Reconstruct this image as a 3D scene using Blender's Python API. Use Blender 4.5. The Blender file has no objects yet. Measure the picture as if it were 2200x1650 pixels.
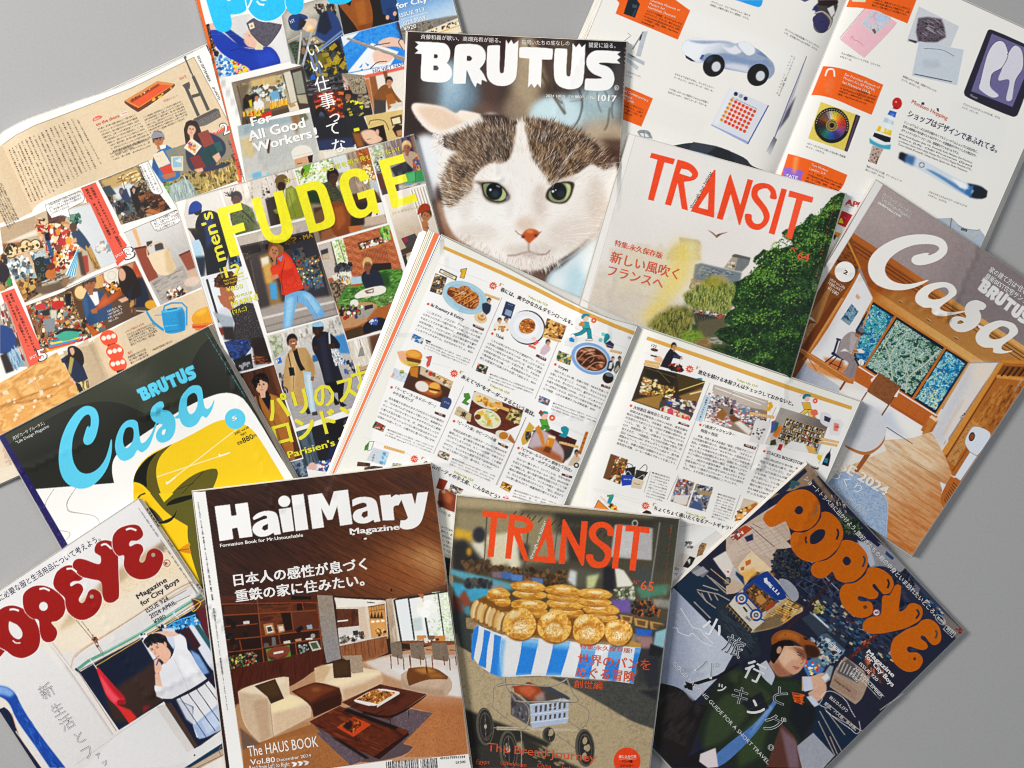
import bpy, math, random
import numpy as np
from mathutils import Vector

# ------------------------------------------------------------------ camera, light, exposure
W, H = 2200, 1650                      # the design grid used to lay the magazines out on the table
S = 1 / 2245.0                         # metres per design unit on the table top
CAMZ = 1.361
scene = bpy.context.scene
COL = scene.collection
cam_d = bpy.data.cameras.new("camera"); cam = bpy.data.objects.new("camera", cam_d)
COL.objects.link(cam)
cam_d.lens = 50; cam_d.sensor_width = 36; cam_d.clip_start = 0.05; cam_d.clip_end = 60
cam.location = (0, 0, CAMZ)
scene.camera = cam

world = bpy.data.worlds.new("World"); scene.world = world; world.use_nodes = True
bg = world.node_tree.nodes["Background"]
bg.inputs[0].default_value = (0.86, 0.93, 1.0, 1); bg.inputs[1].default_value = 0.29

def area_lamp(name, loc, target, size, power, colour):
    d = bpy.data.lights.new(name, 'AREA'); d.shape = 'SQUARE'; d.size = size; d.energy = power; d.color = colour
    o = bpy.data.objects.new(name, d); COL.objects.link(o); o.location = loc
    o.rotation_euler = (Vector(target) - Vector(loc)).to_track_quat('-Z', 'Y').to_euler()
    return o
area_lamp("studio_softbox", (-1.75, 0.75, 1.75), (0.05, 0, 0), 0.7, 68, (1.0, 0.965, 0.92))
area_lamp("studio_fill_lamp", (0.9, 1.3, 2.2), (0.0, 0, 0), 1.2, 10, (0.95, 0.97, 1.0))

scene.view_settings.view_transform = 'Standard'; scene.view_settings.look = 'None'
scene.view_settings.exposure = 0; scene.view_settings.gamma = 1
scene.render.engine = 'CYCLES'
scene.cycles.pixel_filter_type = 'BLACKMAN_HARRIS'; scene.cycles.filter_width = 1.1
# ------------------------------------------------------------------ painting of the printed sheets (plain arithmetic, no files)
def hexc(c):
 if isinstance(c,str):
  if len(c)==3:c=c[0]*2+c[1]*2+c[2]*2
  return np.array([int(c[i:i+2],16)/255 for i in(0,2,4)],np.float32)
 return np.array(c,np.float32)

def clist(c):return c.split()if isinstance(c,str)else c

def pts(s):
 if isinstance(s,str):
  return np.array([[float(v)for v in q.split(',')]for q in s.split()],float)
 return np.array(s,float)

def smooth_pts(p,n=6,closed=True):
 P=np.array(p,float);m=len(P)
 if m<3:return P
 out=[]
 for i in range(m if closed else m-1):
  if closed:a,b,c,d=P[(i-1)%m],P[i],P[(i+1)%m],P[(i+2)%m]
  else:a,b,c,d=P[max(i-1,0)],P[i],P[i+1],P[min(i+2,m-1)]
  for k in range(n):
   t=k/n
   out.append(0.5*(2*b+(c-a)*t+(2*a-5*b+4*c-d)*t*t+(3*b-a-3*c+d)*t**3))
 if not closed:out.append(P[-1])
 return np.array(out)

def ease(p):
 """round off the shallow corners of an outline, keep the sharp ones"""
 for _ in range(2):
  if len(p)<6:return p
  a=np.roll(p,1,0);c=np.roll(p,-1,0);u=p-a;v=c-p
  lu=np.hypot(*u.T);lv=np.hypot(*v.T)
  t=np.degrees(np.arccos(np.clip((u*v).sum(1)/np.maximum(lu*lv,1e-9),-1,1)))
  k=(t<56)&(t>3)
  q=np.stack([np.where(k[:,None],p-u*.25,p),np.where(k[:,None],p+v*.25,p)],1).reshape(-1,2)
  p=q[np.stack([np.ones(len(k),bool),k],1).ravel()]
 return p

def box_blur(m,r):
 r=int(r)
 if r<1:return m
 for ax in(0,1):
  pad=[(0,0),(0,0)];pad[ax]=(r+1,r)
  c=np.cumsum(np.pad(m,pad,mode='edge'),axis=ax)
  n=m.shape[ax]
  m=(np.take(c,range(2*r+1,2*r+1+n),ax)-np.take(c,range(0,n),ax))/(2*r+1)
 return m

def soft(m,s):
 if s<=0:return m
 if s<1.2:
  for ax in(0,1):
   m=0.5*m+0.25*(np.roll(m,1,ax)+np.roll(m,-1,ax))
  return m
 r=max(1,int(round(s*0.6)))
 for _ in range(3):m=box_blur(m,r)
 return m

def vnoise(h,w,cell,rng,ax=1.0):
 gh,gw=int(h/(cell*ax))+3,int(w/cell)+3
 g=rng.random((gh,gw)).astype(np.float32)
 y=(np.arange(h)/(cell*ax));x=np.arange(w)/cell
 yi=y.astype(int);xi=x.astype(int);fy=(y-yi)[:,None];fx=(x-xi)[None]
 fy=fy*fy*(3-2*fy);fx=fx*fx*(3-2*fx)
 a=g[yi][:,xi];b=g[yi][:,xi+1];c=g[yi+1][:,xi];d=g[yi+1][:,xi+1]
 return(a*(1-fx)+b*fx)*(1-fy)+(c*(1-fx)+d*fx)*fy

class Sheet:
 """A printed sheet: an array of ink colours over the box (x0,y0)-(x1,y1) of the layout grid, and a list of lettering."""
 def __init__(s,x0,y0,x1,y1,base='ffffff',seed=1):
  s.x0,s.y0=int(x0),int(y0);s.w,s.h=int(x1-x0),int(y1-y0)
  s.a=np.empty((s.h,s.w,3),np.float32);s.a[:]=hexc(base)
  s.text=[];s.rng=np.random.default_rng(seed);s.clip=None
 def mask(s,polys,f=0.0):
  """coverage of even-odd filled polygons -> (slice, mask)"""
  allp=np.concatenate(polys);m=2+3*f
  bx0=max(0,int(allp[:,0].min()-s.x0-m));bx1=min(s.w,int(allp[:,0].max()-s.x0+m)+2)
  by0=max(0,int(allp[:,1].min()-s.y0-m));by1=min(s.h,int(allp[:,1].max()-s.y0+m)+2)
  if bx1<=bx0 or by1<=by0:return None
  w,h=bx1-bx0,by1-by0
  SS=3 if h<260 else 2
  X0=[];Y0=[];X1=[];Y1=[]
  for P in polys:
   Q=np.roll(P,-1,0)
   X0.append(P[:,0]);Y0.append(P[:,1]);X1.append(Q[:,0]);Y1.append(Q[:,1])
  X0,Y0,X1,Y1=[np.concatenate(v)for v in(X0,Y0,X1,Y1)]
  X0=X0-s.x0-bx0;X1=X1-s.x0-bx0
  mk=np.zeros((h,w),np.float32)
  for r in range(h*SS):
   yy=s.y0+by0+(r+0.5)/SS
   k=(Y0<=yy)!=(Y1<=yy)
   if not k.any():continue
   xs=np.sort(X0[k]+(yy-Y0[k])/(Y1[k]-Y0[k])*(X1[k]-X0[k]))
   row=mk[r//SS]
   for i in range(0,len(xs)-1,2):
    a=max(xs[i],0.0);b=min(xs[i+1],float(w))
    if b<=a:continue
    ia,ib=int(a),int(b)
    if ia==ib:row[ia]+=(b-a)/SS
    else:
     row[ia]+=(ia+1-a)/SS
     row[ia+1:ib]+=1.0/SS
     if ib<w:row[ib]+=(b-ib)/SS
  mk=soft(np.minimum(mk,1),f)
  if s.clip is not None:mk=mk*s.clip[by0:by1,bx0:bx1]
  return(slice(by0,by1),slice(bx0,bx1)),mk
 def setclip(s,p=None,sm=0):
  s.clip=None
  if p is not None:
   q=smooth_pts(pts(p))if sm else pts(p)
   r=s.mask([q])
   c=np.zeros((s.h,s.w),np.float32)
   if r:c[r[0]]=r[1]
   s.clip=c
 def put(s,r,col,a=1.0):
  if r is None:return
  sl,m=r;m=(m*a)[...,None]
  s.a[sl]=s.a[sl]*(1-m)+m*col
 def P(s,p,c,f=0,a=1.0,sm=0,holes=()):
  L=[smooth_pts(pts(q))if sm else ease(pts(q))for q in(p,*holes)]
  s.put(s.mask(L,f),hexc(c),a)
 def R(s,p,c0,c1,g0,g1,f=0,a=1.0,sm=0):
  """polygon with a run of colour from c0 at g0 to c1 at g1"""
  r=s.mask([smooth_pts(pts(p))if sm else pts(p)],f)
  if r is None:return
  ys,xs=np.mgrid[r[0][0],r[0][1]]
  d=np.array(g1,float)-np.array(g0,float)
  t=((xs+s.x0-g0[0])*d[0]+(ys+s.y0-g0[1])*d[1])/(d@d)
  t=np.clip(t,0,1)[...,None];t=t*t*(3-2*t)
  s.put(r,(hexc(c0)*(1-t)+hexc(c1)*t).astype(np.float32),a)
 def N(s,p,cols,cell=8,ang=0.0,stretch=1.0,f=0,a=1.0,sm=0,k=1.0,octv=3):
  """polygon filled with mottled colours; stretch > 1 draws the mottle out along direction ang (degrees)"""
  r=s.mask([smooth_pts(pts(p))if sm else pts(p)],f)
  if r is None:return
  h,w=r[1].shape;cols=clist(cols)
  D=int(math.hypot(h,w))+4
  n=np.zeros((D,D),np.float32);amp=1;tot=0;c=cell
  for o in range(octv):
   n+=amp*(vnoise(D,D,max(c*stretch,1.0),s.rng,1.0/stretch)-0.5);tot+=amp;amp*=0.62;c*=0.5
  n=n/tot
  if ang:
   ca,sa=math.cos(math.radians(ang)),math.sin(math.radians(ang))
   ys,xs=np.mgrid[0:h,0:w];xs=xs-w/2;ys=ys-h/2
   u=np.clip((xs*ca+ys*sa+D/2).astype(int),0,D-1);v=np.clip((-xs*sa+ys*ca+D/2).astype(int),0,D-1)
   n=n[v,u]
  else:n=n[:h,:w]
  t=np.clip(0.5+n*2.2*k,0,0.9999)*(len(cols)-1)
  C=np.array([hexc(c)for c in cols]);i=t.astype(int);fr=(t-i)[...,None]
  s.put(r,C[i]*(1-fr)+C[i+1]*fr,a)
 def M(s,g,txt):
  """a run of plain shapes: "points/colour options;..." with 9x8 = radii of an oval, r = its turn, w = line width, f = softness, a = strength, s = rounded; g places the points"""
  for it in txt.split(';'):
   p,o=it.split('/');k={'f':0,'a':1.0,'s':0,'w':0,'r':0};c='000000'
   for t in o.split():
    if 'x' in t:k['e']=[float(v)for v in t.split('x')]
    elif len(t)==6 and '.' not in t:c=t
    elif t=='s':k['s']=1
    else:k[t[0]]=float(t[1:])
   if 'x' in o:s.oval(*g(p)[0],*k['e'],c,k['r'],k['f'],k['a'])
   elif k['w']:s.L(g(p),k['w'],c,k['f'],k['a'],k['s'])
   else:s.P(g(p),c,k['f'],k['a'],k['s'])
 def E(s,cx,*v,**k):
  if not np.isscalar(cx):v=(cx[0][1],)+v;cx=cx[0][0]
  s.oval(cx,*v,**k)
 def oval(s,cx,cy,rx,ry=None,c='000000',rot=0,f=0,a=1.0,hole=None,n=None):
  ry=rx if ry is None else ry
  n=n or max(10,min(60,int(4*math.sqrt(max(rx,ry))+8)))
  t=np.linspace(0,2*math.pi,n,endpoint=False)
  ca,sa=math.cos(math.radians(rot)),math.sin(math.radians(rot))
  def ring(k):return np.stack([cx+k*rx*np.cos(t)*ca-k*ry*np.sin(t)*sa,cy+k*rx*np.cos(t)*sa+k*ry*np.sin(t)*ca],1)
  L=[ring(1.0)]
  if hole:L.append(ring(hole))
  s.put(s.mask(L,f),hexc(c),a)
 def L(s,p,w,c,f=0,a=1.0,sm=0,closed=False,w1=None):
  q=pts(p)
  if closed:q=np.concatenate([q,q[:1]])
  if sm:q=smooth_pts(q,6,False)
  d=np.gradient(q,axis=0);d/=np.maximum(np.hypot(d[:,0],d[:,1]),1e-6)[:,None]
  nn=np.stack([-d[:,1],d[:,0]],1)
  ww=(w if w1 is None else np.linspace(w,w1,len(q))[:,None])
  if sm or len(q)==2:
   poly=np.concatenate([q+nn*ww/2,(q-nn*ww/2)[::-1]])
   s.put(s.mask([poly],f),hexc(c),a)
  else:
   for i in range(len(q)-1):
    e=q[i+1]-q[i];l=max(np.hypot(*e),1e-6);e=e/l;n1=np.array([-e[1],e[0]])*w/2
    ex=e*w*0.25
    s.put(s.mask([np.array([q[i]-ex+n1,q[i+1]+ex+n1,q[i+1]+ex-n1,q[i]-ex-n1])],f),hexc(c),a)
 def inside(s,p,n):
  """n random points inside a polygon"""
  q=pts(p);lo,hi=q.min(0),q.max(0);out=[]
  X,Y=q[:,0],q[:,1];X1,Y1=np.roll(X,-1),np.roll(Y,-1)
  tries=0
  while len(out)<n and tries<60:
   tries+=1
   c=lo+s.rng.random((n,2))*(hi-lo)
   k=(Y[None]<=c[:,1:])!=(Y1[None]<=c[:,1:])
   xi=X[None]+(c[:,1:]-Y[None])/np.where(Y1==Y,1e-9,Y1-Y)[None]*(X1-X)[None]
   ins=((k&(xi>c[:,:1])).sum(1)%2)==1
   out.extend(c[ins].tolist())
  return np.array(out[:n])
 def K(s,p,n,cols,size=(4,8),ang=None,asp=1.0,a=1.0,f=0,kind='r'):
  """n small marks (r: rectangles, e: ovals, l: strokes) of mixed colours scattered in a polygon"""
  C=[hexc(c)for c in clist(cols)]
  for x,y in s.inside(p,int(n*1.35)):
   sz=s.rng.uniform(*size)*0.41
   t=math.radians((s.rng.uniform(0,180)if ang is None else ang+s.rng.normal()*6))
   ca,sa=math.cos(t),math.sin(t);b=sz/asp*s.rng.uniform(0.75,1.3)
   if kind=='r':q=[(-sz,-b),(sz,-b),(sz,b),(-sz,b)]
   elif kind=='l':q=[(-sz,-b),(sz,0),(-sz,b)]
   else:q=[(sz*math.cos(k),b*math.sin(k))for k in np.linspace(0,6.28,8,endpoint=False)]
   s.put(s.mask([np.array([(x+u*ca-v*sa,y+u*sa+v*ca)for u,v in q])],f),C[s.rng.integers(len(C))],a)
 def fur(s,p,n,cols,ln,dirf,w=1.6,a=0.8):
  """hair strokes: dirf(x, y) gives the direction in degrees"""
  C=[hexc(c)for c in clist(cols)]
  for x,y in s.inside(p,n):
   t=math.radians(dirf(x,y)+s.rng.normal()*9);l=ln*s.rng.uniform(0.6,1.35)
   ca,sa=math.cos(t),math.sin(t);q=s.rng.uniform(-.22,.22)
   mx,my=x+ca*l*.5-sa*l*q*.5,y+sa*l*.5+ca*l*q*.5
   s.put(s.mask([np.array([(x-sa*w/2,y+ca*w/2),(mx-sa*w*.4,my+ca*w*.4),(x+ca*l,y+sa*l),(mx+sa*w*.4,my-ca*w*.4),(x+sa*w/2,y-ca*w/2)])]),C[s.rng.integers(len(C))],a)
 def grain(s,amt):
  s.a+=(s.rng.random(s.a.shape[:2]).astype(np.float32)[...,None]-0.5)*amt
 def finish(s,tex):
  """the look of a four colour print: crisp edges, full contrast and a fine tonal grain in the pictures"""
  A=s.a
  n=sum(k*(vnoise(s.h,s.w,c,s.rng)-.5)for c,k in((1.7,1.0),(3.4,.9),(7,.5)))[...,None]
  l=A.mean(-1,keepdims=True);A=A*(1+tex*np.clip((.9-l)/.2,0,1)*n*2)
  A=A+.55*(A-np.stack([soft(A[...,i],2)for i in range(3)],-1))
  A=np.clip(A,0,1);A=A*.68+.32*A*A*(3-2*A)
  l=A.mean(-1,keepdims=True);s.a=np.clip(l+(A-l)*1.07,0,1).astype(np.float32)
 # ---- lettering (true glyph outlines, laid on the sheet when it is built)
 def T(s,txt,*v):
  """one line of lettering from (x0,y0) to (x1,y1) on its base line, h = body height (CJK square / latin cap height)"""
  if not np.isscalar(v[0]):v=(*v[0][0],*v[0][1])+v[1:]
  s.line(txt,*v)
 def line(s,txt,x0,y0,x1,y1,h,c,b=0.0,sk=0.0,res=2):
  s.text.append(('h',txt,(x0,y0),(x1,y1),h,c,b,sk,res))
 def TV(s,txt,x0,y0,x1,y1,h,c,b=0.0,tilt=None):
  """a column of lettering: first glyph centred at (x0,y0), last at (x1,y1)"""
  s.text.append(('v',txt,(x0,y0),(x1,y1),h,c,b,tilt,1))
 def TB(s,lines,*v):
  """a block of small text: lines step by (dx,dy); the first indented, the last one shortened"""
  if not np.isscalar(v[0]):v=(*v[0][0],*v[0][1])+v[1:]
  s.textblock(lines,*v)
 def textblock(s,lines,x0,y0,x1,y1,dx,dy,h,c,b=0.0,last=1.0,first=0.0):
  n=len(lines)
  for i,t in enumerate(lines):
   e=1.0
   if i==n-1:e=last
   st=first if i==0 else 0.0
   ox,oy=i*dx,i*dy
   ax,ay=x0+(x1-x0)*st+ox,y0+(y1-y0)*st+oy
   s.line(t,ax,ay,x0+(x1-x0)*e+ox,y0+(y1-y0)*e+oy,h,c,b,0,1)
# ------------------------------------------------------------------ geometry of the magazines
def unproject(px,py,z):
 k=S*(CAMZ-z)/CAMZ
 return np.stack([(px-1100.0)*k,(825.0-py)*k,z],-1)

def lin(c):
 c=np.clip(np.asarray(c,np.float32),0,1)
 return np.where(c<=0.04045,c/12.92,((c+0.055)/1.055)**2.4)

def make_mesh(name,co,faces,mat,cols=None,smooth=True,parent=None):
 """faces: list of index arrays (k, 3) or (k, 4)"""
 me=bpy.data.meshes.new(name)
 co=np.ascontiguousarray(co,np.float32);me.vertices.add(len(co));me.vertices.foreach_set("co",co.ravel())
 loops=np.concatenate([f.ravel()for f in faces]).astype(np.int32)
 tot=np.concatenate([np.full(len(f),f.shape[1],np.int32)for f in faces])
 st=np.concatenate([[0],np.cumsum(tot)[:-1]]).astype(np.int32)
 me.loops.add(len(loops));me.loops.foreach_set("vertex_index",loops)
 me.polygons.add(len(tot));me.polygons.foreach_set("loop_start",st);me.polygons.foreach_set("loop_total",tot)
 me.polygons.foreach_set("use_smooth",np.full(len(tot),smooth,bool))
 if cols is not None:
  at=me.color_attributes.new("ink",'FLOAT_COLOR','POINT')
  rgba=np.ones((len(co),4),np.float32);rgba[:,:3]=cols
  at.data.foreach_set("color",rgba.ravel())
 me.materials.append(mat);me.update();me.validate()
 o=bpy.data.objects.new(name,me);COL.objects.link(o)
 if parent is not None:o.parent=parent
 return o

def node_mat(name,rough,build,spec=0.5,coat=0.0):
 m=bpy.data.materials.new(name);m.use_nodes=True;nt=m.node_tree
 b=nt.nodes["Principled BSDF"];b.inputs["Roughness"].default_value=rough
 b.inputs["Specular IOR Level"].default_value=spec
 if coat:b.inputs["Coat Weight"].default_value=coat;b.inputs["Coat Roughness"].default_value=0.25
 build(nt,b);return m

def printed(name,rough,spec,waviness=0.02):
 def f(nt,b):
  a=nt.nodes.new("ShaderNodeAttribute");a.attribute_name="ink"
  tc=nt.nodes.new("ShaderNodeTexCoord")
  n=nt.nodes.new("ShaderNodeTexNoise");n.inputs["Scale"].default_value=900;n.inputs["Detail"].default_value=3
  nt.links.new(tc.outputs["Object"],n.inputs["Vector"])
  mx=nt.nodes.new("ShaderNodeMix");mx.data_type='RGBA';mx.blend_type='MULTIPLY';mx.inputs[0].default_value=0.08
  nt.links.new(a.outputs["Color"],mx.inputs[6]);nt.links.new(n.outputs["Fac"],mx.inputs[7])
  nt.links.new(mx.outputs[2],b.inputs["Base Color"])
  n2=nt.nodes.new("ShaderNodeTexNoise");n2.inputs["Scale"].default_value=14;n2.inputs["Detail"].default_value=2
  nt.links.new(tc.outputs["Object"],n2.inputs["Vector"])
  bp=nt.nodes.new("ShaderNodeBump");bp.inputs["Strength"].default_value=waviness*4;bp.inputs["Distance"].default_value=0.004
  nt.links.new(n2.outputs["Fac"],bp.inputs["Height"]);nt.links.new(bp.outputs["Normal"],b.inputs["Normal"])
 return node_mat(name,rough,f,spec)

M_GLOSS=printed("glossy_printed_cover",0.4,0.22)
M_MATT=printed("uncoated_printed_page",0.6,0.22,0.012)

def edge_paper(name,c0,c1):
 def f(nt,b):
  tc=nt.nodes.new("ShaderNodeTexCoord");mp=nt.nodes.new("ShaderNodeMapping");mp.inputs["Scale"].default_value=(40,40,4200)
  n=nt.nodes.new("ShaderNodeTexNoise");n.inputs["Scale"].default_value=1;n.inputs["Detail"].default_value=2
  r=nt.nodes.new("ShaderNodeValToRGB");r.color_ramp.elements[0].position=0.35;r.color_ramp.elements[1].position=0.62
  r.color_ramp.elements[0].color=(*lin(hexc(c0)),1);r.color_ramp.elements[1].color=(*lin(hexc(c1)),1)
  nt.links.new(tc.outputs["Object"],mp.inputs["Vector"]);nt.links.new(mp.outputs["Vector"],n.inputs["Vector"])
  nt.links.new(n.outputs["Fac"],r.inputs["Fac"]);nt.links.new(r.outputs["Color"],b.inputs["Base Color"])
 return node_mat(name,0.75,f,0.2)

def flat(name,c,rough=0.5):
 def f(nt,b):
  n=nt.nodes.new("ShaderNodeTexNoise");n.inputs["Scale"].default_value=300
  mx=nt.nodes.new("ShaderNodeMix");mx.data_type='RGBA';mx.blend_type='MULTIPLY';mx.inputs[0].default_value=0.18
  mx.inputs[6].default_value=(*lin(hexc(c)),1);nt.links.new(n.outputs["Fac"],mx.inputs[7])
  nt.links.new(mx.outputs[2],b.inputs["Base Color"])
 return node_mat(name,rough,f,0.3)

# ---- the pile: a height field that every new magazine rests on
CELL=10;GX0,GY0=-420,-420
GW,GH=(2620-GX0)//CELL,(2120-GY0)//CELL
PILE=np.zeros((GH,GW),np.float32)
gy,gx=np.mgrid[0:GH,0:GW];GPX=GX0+(gx+.5)*CELL;GPY=GY0+(gy+.5)*CELL

def poly_mask(q,grow=0):
 q=np.array(q,float)
 X,Y=q[:,0],q[:,1];X1,Y1=np.roll(X,-1),np.roll(Y,-1)
 ins=np.zeros(GPX.shape,bool)
 for a,b,c,d in zip(X,Y,X1,Y1):
  if b==d:continue
  k=((b<=GPY)!=(d<=GPY))&(GPX<a+(GPY-b)/(d-b)*(c-a));ins^=k
 for _ in range(grow):
  m=ins.copy();m[1:]|=ins[:-1];m[:-1]|=ins[1:];m[:,1:]|=ins[:,:-1];m[:,:-1]|=ins[:,1:];ins=m
 return ins

def nblur(z,m,r):
 w=m.astype(np.float32);zz=z*w
 for _ in range(2):zz=box_blur(zz,r);w=box_blur(w,r)
 return np.where(w>1e-4,zz/np.maximum(w,1e-4),z)

def drape(outline,stiff=5,sag=0.00028,it=90):
 """settle a limp sheet over the pile inside the outline"""
 m=poly_mask(outline,1);ins=poly_mask(outline,4)
 Hh=np.where(m,PILE,0.0)
 z=np.full(PILE.shape,PILE[m].max()+0.001,np.float32)
 for i in range(it):
  z=np.maximum(nblur(z,ins,stiff)-sag,Hh+0.0006)
 z=nblur(z,ins,3)
 need=np.where(m,Hh+0.0005-z,-1);lift=np.maximum(nblur(np.maximum(need,0),ins,4),0)
 z=z+lift*1.6
 return np.maximum(z,np.where(m,Hh+0.0003,0)).astype(np.float32)

def field(z,px,py):
 u=np.clip((px-GX0)/CELL-.5,0,GW-1.001);v=np.clip((py-GY0)/CELL-.5,0,GH-1.001)
 i=u.astype(int);j=v.astype(int);fu=u-i;fv=v-j
 return(z[j,i]*(1-fu)+z[j,i+1]*fu)*(1-fv)+(z[j+1,i]*(1-fu)+z[j+1,i+1]*fu)*fv

STEP=1.35
def grid_uv(P4,top=None,step=STEP):
 """layout points of a sheet with corners TL,TR,BR,BL; top = optional list of points the upper edge runs through"""
 TL,TR,BR,BL=[np.array(p,float)for p in P4]
 nu=int(max(np.hypot(*(TR-TL)),np.hypot(*(BR-BL)))/step)+1
 nv=int(max(np.hypot(*(BL-TL)),np.hypot(*(BR-TR)))/step)+1
 u=np.linspace(0,1,nu)[None,:,None];v=np.linspace(0,1,nv)[:,None,None]
 p=(TL*(1-u)+TR*u)*(1-v)+(BL*(1-u)+BR*u)*v
 if top is not None:
  q=smooth_pts(np.array(top,float),8,False)
  d=np.concatenate([[0],np.cumsum(np.hypot(*np.diff(q,axis=0).T))]);d/=d[-1]
  uu=np.linspace(0,1,nu);c=np.stack([np.interp(uu,d,q[:,0]),np.interp(uu,d,q[:,1])],1)
  off=c-(TL*(1-u)+TR*u)[0]
  p=p+off[None]*(1-0.25*v)
 return p,nu,nv

def sheet_mesh(name,sheet,p,zf,mat,parent,nu,nv,rim=0.0005):
 """the printed paper itself with its lettering, as one mesh"""
 px,py=p[...,0].ravel(),p[...,1].ravel()
 z=zf(px,py)
 co=unproject(px,py,z)
 x=np.clip(px-sheet.x0-.5,0,sheet.w-1.001);y=np.clip(py-sheet.y0-.5,0,sheet.h-1.001)
 i=x.astype(int);j=y.astype(int);fx=(x-i)[:,None];fy=(y-j)[:,None];A=sheet.a
 col=(A[j,i]*(1-fx)+A[j,i+1]*fx)*(1-fy)+(A[j+1,i]*(1-fx)+A[j+1,i+1]*fx)*fy
 idx=np.arange(nu*nv).reshape(nv,nu)
 quads=np.stack([idx[1:,:-1],idx[1:,1:],idx[:-1,1:],idx[:-1,:-1]],-1).reshape(-1,4)
 n0=len(co)
 ring=np.concatenate([idx[0,:],idx[1:,-1],idx[-1,-2::-1],idx[-2:0:-1,0]])
 low=co[ring].copy();low[:,2]-=rim
 k=len(ring);a=ring;b=np.roll(ring,-1);la=n0+np.arange(k);lb=np.roll(la,-1)
 side=np.stack([a,la,lb,b],-1)
 cos=[co,low];cols=[lin(col),np.tile(lin(hexc('e9e6df')),(k,1))];faces=[quads,side]
 n=n0+k
 tv,tf,tcl=lettering(sheet,zf)
 if len(tv):
  cos.append(tv);cols.append(tcl);faces.append(tf+n)
 return make_mesh(name,np.concatenate(cos),faces,mat,np.concatenate(cols),True,parent)

_gl={}
def glyphs(txt,b,res):
 b=min(b,0.0);key=(txt,b,res)# heavy type is struck several times, see strikes()
 if key in _gl:return _gl[key]
 c=bpy.data.curves.new('lettering','FONT');c.body=txt;c.resolution_u=res;c.offset=b
 o=bpy.data.objects.new('lettering',c);COL.objects.link(o)
 dg=bpy.context.evaluated_depsgraph_get();ev=o.evaluated_get(dg);m=ev.to_mesh()
 v=np.empty(len(m.vertices)*3,np.float32);m.vertices.foreach_get('co',v);v=v.reshape(-1,3)[:,:2].copy()
 m.calc_loop_triangles()
 t=np.empty(len(m.loop_triangles)*3,np.int32);m.loop_triangles.foreach_get('vertices',t);t=t.reshape(-1,3)
 ev.to_mesh_clear();bpy.data.objects.remove(o);bpy.data.curves.remove(c)
 _gl[key]=(v,t);return v,t

def strikes(b):
 return[(0,0)]if b<.008 else[(-b*.62,-b*.3),(b*.62,-b*.3),(-b*.62,b*.4),(b*.62,b*.4)]

def lettering(sheet,zf):
 V,F,C=[],[],[];n=0;layer=0
 def add(q,t,col):
  nonlocal n,layer
  if len(q)==0 or len(t)==0:return
  for _ in range(9):# long triangles are halved so that the ink follows the paper
   P3=q[t];ed=np.hypot(*np.moveaxis(np.roll(P3,-1,1)-P3,-1,0));k=ed.argmax(1);big=ed.max(1)>7
   if not big.any():break
   tb=t[big];kb=k[big];r=np.arange(len(tb));i0,i1,i2=tb[r,kb],tb[r,(kb+1)%3],tb[r,(kb+2)%3]
   m=len(q)+r;q=np.concatenate([q,(q[i0]+q[i1])/2])
   t=np.concatenate([t[~big],np.stack([i0,m,i2],1),np.stack([m,i1,i2],1)])
  z=zf(q[:,0],q[:,1])+0.00034+0.000004*(layer%12);layer+=1
  co=unproject(q[:,0],q[:,1],z)
  a,b,c=co[t[:,0]],co[t[:,1]],co[t[:,2]]
  nz=(b[:,0]-a[:,0])*(c[:,1]-a[:,1])-(b[:,1]-a[:,1])*(c[:,0]-a[:,0])
  t=np.where((nz<0)[:,None],t[:,::-1],t)
  V.append(co);F.append(t+n);C.append(np.tile(lin(hexc(col)),(len(q),1)));n+=len(q)
 for kind,txt,p0,p1,h,col,b,sk,res in sheet.text:
  p0=np.array(p0,float);p1=np.array(p1,float)
  if kind=='h':
   v,t=glyphs(txt,b,res)
   if not len(v):continue
   cjk=any(ord(ch)>0x2e80 for ch in txt)
   xa,xb=v[:,0].min(),v[:,0].max()
   e=(p1-p0)/max(xb-xa,1e-6);d=(p1-p0)/np.hypot(*(p1-p0));up=np.array([d[1],-d[0]])
   yy=(v[:,1]+0.08)/0.93 if cjk else v[:,1]/0.727
   q=p0+(v[:,0:1]-xa)*e+(yy[:,None]*h)*up+(yy[:,None]*h*sk)*d
   for bx,by in strikes(b):add(q+e*bx+up*(by*h),t,col)
  else:
   m=len(txt)
   for i,ch in enumerate(txt):
    if ch in ' 　':continue
    c0=p0+(p1-p0)*(i/max(m-1,1))
    if sk is None:
     d=p1-p0;d=d/max(np.hypot(*d),1e-6);right=np.array([d[1],-d[0]])
    else:right=np.array([math.cos(math.radians(sk)),math.sin(math.radians(sk))])
    up=np.array([right[1],-right[0]])
    v,t=glyphs(ch,b,2 if h>20 else 1)
    if not len(v):continue
    if ch in 'ー〜…（）「」『』()':# turned in upright setting
     v=np.stack([v[:,1]-.38+.5,-(v[:,0]-.5)+.38],1)
    w=v[:,0].max()+v[:,0].min()if ord(ch)<0x2e80 else 1.0
    q=c0+(v[:,0:1]-w/2)*right*h+(v[:,1:2]-.38)*up*h
    for bx,by in strikes(b):add(q+right*(bx*h)+up*(by*h),t,col)
 if not V:return np.zeros((0,3)),np.zeros((0,3),int),np.zeros((0,3))
 return np.concatenate(V),np.concatenate(F),np.concatenate(C)

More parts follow.
